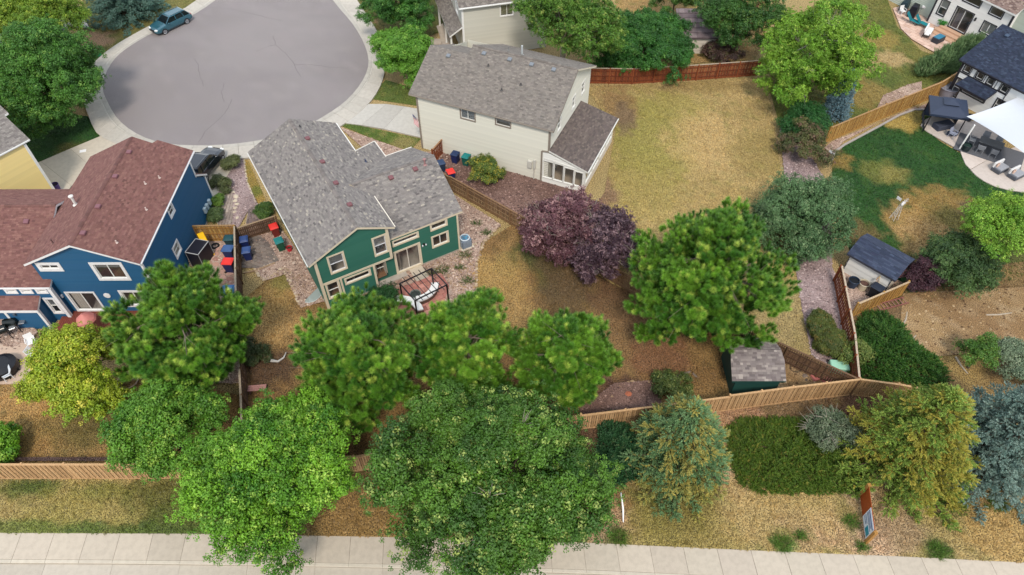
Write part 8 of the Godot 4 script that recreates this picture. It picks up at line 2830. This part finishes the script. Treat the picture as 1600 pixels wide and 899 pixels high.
	part(gr, "cart", g2, mat_paint("vent", 0.6))
	chair("plastic_chair", "white chair at the outer corner of the brick terrace", g(1408, 24) + Vector3(0, 0.12, 0), 0.3, s(224, 224, 226))

func verge_things():
	# leaning sign board
	var a := g(1343, 776)
	var b := g(1352, 849)
	var S := thing("sign_board", "brown sign board with a white panel on two timber posts", "sign", a)
	var hgt := 1.5
	var d := b - a
	var n := Vector3(d.z, 0, -d.x).normalized()
	if n.x > 0:
		n = -n
	var wm := mat("fence_wood", 0.85, "wood", 1.4)
	for p in [a, b]:
		var po := MB.new()
		po.col = s(186, 136, 70)
		po.bx(p - a + Vector3(0, hgt / 2 + 0.06, 0), Vector3(0.2, hgt + 0.12, 0.2), 0.1, 0.02)
		part(S, "post", po, wm)
	var qd := func(f0: float, f1: float, h0: float, h1: float, off: float, col: Color, called: String, m: Material):
		var mb := MB.new()
		mb.col = col
		var p0 := d * f0 + n * off
		var p1 := d * f1 + n * off
		mb.bar(p0.lerp(p0, 0) + Vector3.UP * (h0 + h1) / 2, p1 + Vector3.UP * (h0 + h1) / 2, 0.03, h1 - h0)
		part(S, called, mb, m)
	qd.call(0.03, 0.97, 0.12, hgt, 0.0, s(156, 70, 28), "board", mat_paint("sign_brown", 0.6))
	qd.call(0.47, 0.95, 0.2, hgt - 0.05, 0.02, s(226, 232, 238), "white_panel", mat_paint("sign_white", 0.5))
	qd.call(0.5, 0.92, 1.22, 1.30, 0.037, s(60, 90, 150), "print_line", mat_paint("sign_white", 0.5))
	qd.call(0.5, 0.86, 1.05, 1.11, 0.037, s(90, 110, 140), "print_line", mat_paint("sign_white", 0.5))
	qd.call(0.5, 0.9, 0.9, 0.96, 0.037, s(90, 110, 140), "print_line", mat_paint("sign_white", 0.5))
	qd.call(0.74, 0.92, 0.32, 0.76, 0.037, s(40, 140, 160), "print_block", mat_paint("sign_white", 0.5))
	qd.call(0.5, 0.7, 0.68, 0.73, 0.037, s(90, 110, 140), "print_line", mat_paint("sign_white", 0.5))
	qd.call(0.5, 0.68, 0.5, 0.55, 0.037, s(90, 110, 140), "print_line", mat_paint("sign_white", 0.5))
	# white marker post
	var W := thing("marker_post", "thin white marker post leaning on the bare soil", "post", g(974, 818))
	var top := g(970.5, 771, 1.6) - g(974, 818)
	var mb := MB.new()
	mb.col = s(232, 232, 234)
	mb.tube([Vector3.ZERO, top * 0.5 + Vector3(0.05, 0, 0), top], [0.035, 0.06, 0.03], 7)
	part(W, "shaft", mb, mat_paint("vent", 0.6))
	var cp := MB.new()
	cp.col = s(150, 156, 166)
	cp.bx(top, Vector3(0.08, 0.14, 0.08), 0.3, 0.02)
	part(W, "cap", cp, mat_paint("vent", 0.6))
	# valve box
	var V := thing("valve_box", "black valve box on the bare soil beside the large street tree", "valve box", g(917, 822))
	var vb := MB.new()
	vb.col = s(36, 44, 42)
	vb.bx(Vector3(0, 0.1, 0), Vector3(0.42, 0.2, 0.3), 0.2, 0.03)
	part(V, "housing", vb, mat_paint("bin_plastic", 0.5))
	var vl := MB.new()
	vl.col = s(50, 60, 58)
	vl.bx(Vector3(0, 0.215, 0), Vector3(0.36, 0.03, 0.24), 0.2, 0.01)
	part(V, "lid", vl, mat_paint("bin_plastic", 0.5))
	stones("kerb_stones", "few pale stones beside the black valve box", [g(920, 828), g(922, 836)], 0.12, [s(206, 196, 180)], 509, "stones")
	# tufts of taller green grass by the pavement
	var tufts := [[1222, 850, 0.9, "bright green grass clump at the pavement edge before the juniper hedge"], [1466, 862, 0.8, "green grass clump at the pavement edge beyond the sign board"], [966, 842, 0.8, "green grass clump at the pavement edge below the white marker post"], [1492, 785, 1.6, "wide grass clump between golden and silvery blue spruces"], [1330, 815, 0.7, "narrow grass clump along the front of the sign board"], [1338, 765, 0.9, "grass clump between juniper hedge and sign board"], [1558, 790, 1.0, "grass clump under the silvery blue spruce"], [1250, 838, 0.5, "tiny grass clump in the dry verge beside a larger one"], [1345, 856, 0.5, "tiny grass clump at the foot of the sign board"]]
	for q in tufts:
		juniper("grass_tuft", q[3], g(q[0], q[1]), {"rx": q[2] * 0.55, "rz": q[2] * 0.45, "h": 0.22, "n": int(240 * q[2]), "seed": int(q[0]), "pal": [s(92, 140, 48), s(118, 156, 60), s(160, 160, 90)], "clump": "fine", "leaf": 0.5, "rise": 1.0, "category": "grass", "group": "green grass clumps in the dry verge"})
	var weeds := [[690, 424, 0.7, "weeds growing along the green house foundation"], [676, 430, 0.6, "weeds beside the concrete door step"], [727, 400, 0.6, "weed patch below the air conditioner"], [718, 420, 0.35, "small weed in the gravel bed"], [730, 440, 0.5, "weed patch at the stone edging"], [745, 350, 0.4, "weed in the gravel beside the brown fence"], [760, 365, 0.4, "weed at the top of the stone edging"], [1010, 34, 0.6, "small green weed in the far dry yard"]]
	for q in weeds:
		juniper("weed", q[3], g(q[0], q[1]), {"rx": q[2], "rz": q[2] * 0.7, "h": 0.2, "n": int(260 * q[2]), "seed": int(q[0]), "pal": [s(66, 106, 44), s(92, 126, 56), s(120, 140, 70)], "clump": "fine", "leaf": 0.45, "rise": 0.6, "category": "plant", "group": "weeds in the gravel"})
	# recessed cover in the pavement of the turning circle
	var M := thing("manhole_cover", "pale square access cover on the left driveway", "cover", g(129, 236, 0.135))
	var mm := MB.new()
	mm.col = s(230, 230, 232)
	mm.bx(Vector3.ZERO, Vector3(0.55, 0.02, 0.4), 0.3, 0.006)
	part(M, "plate", mm, mat_paint("vent", 0.6))
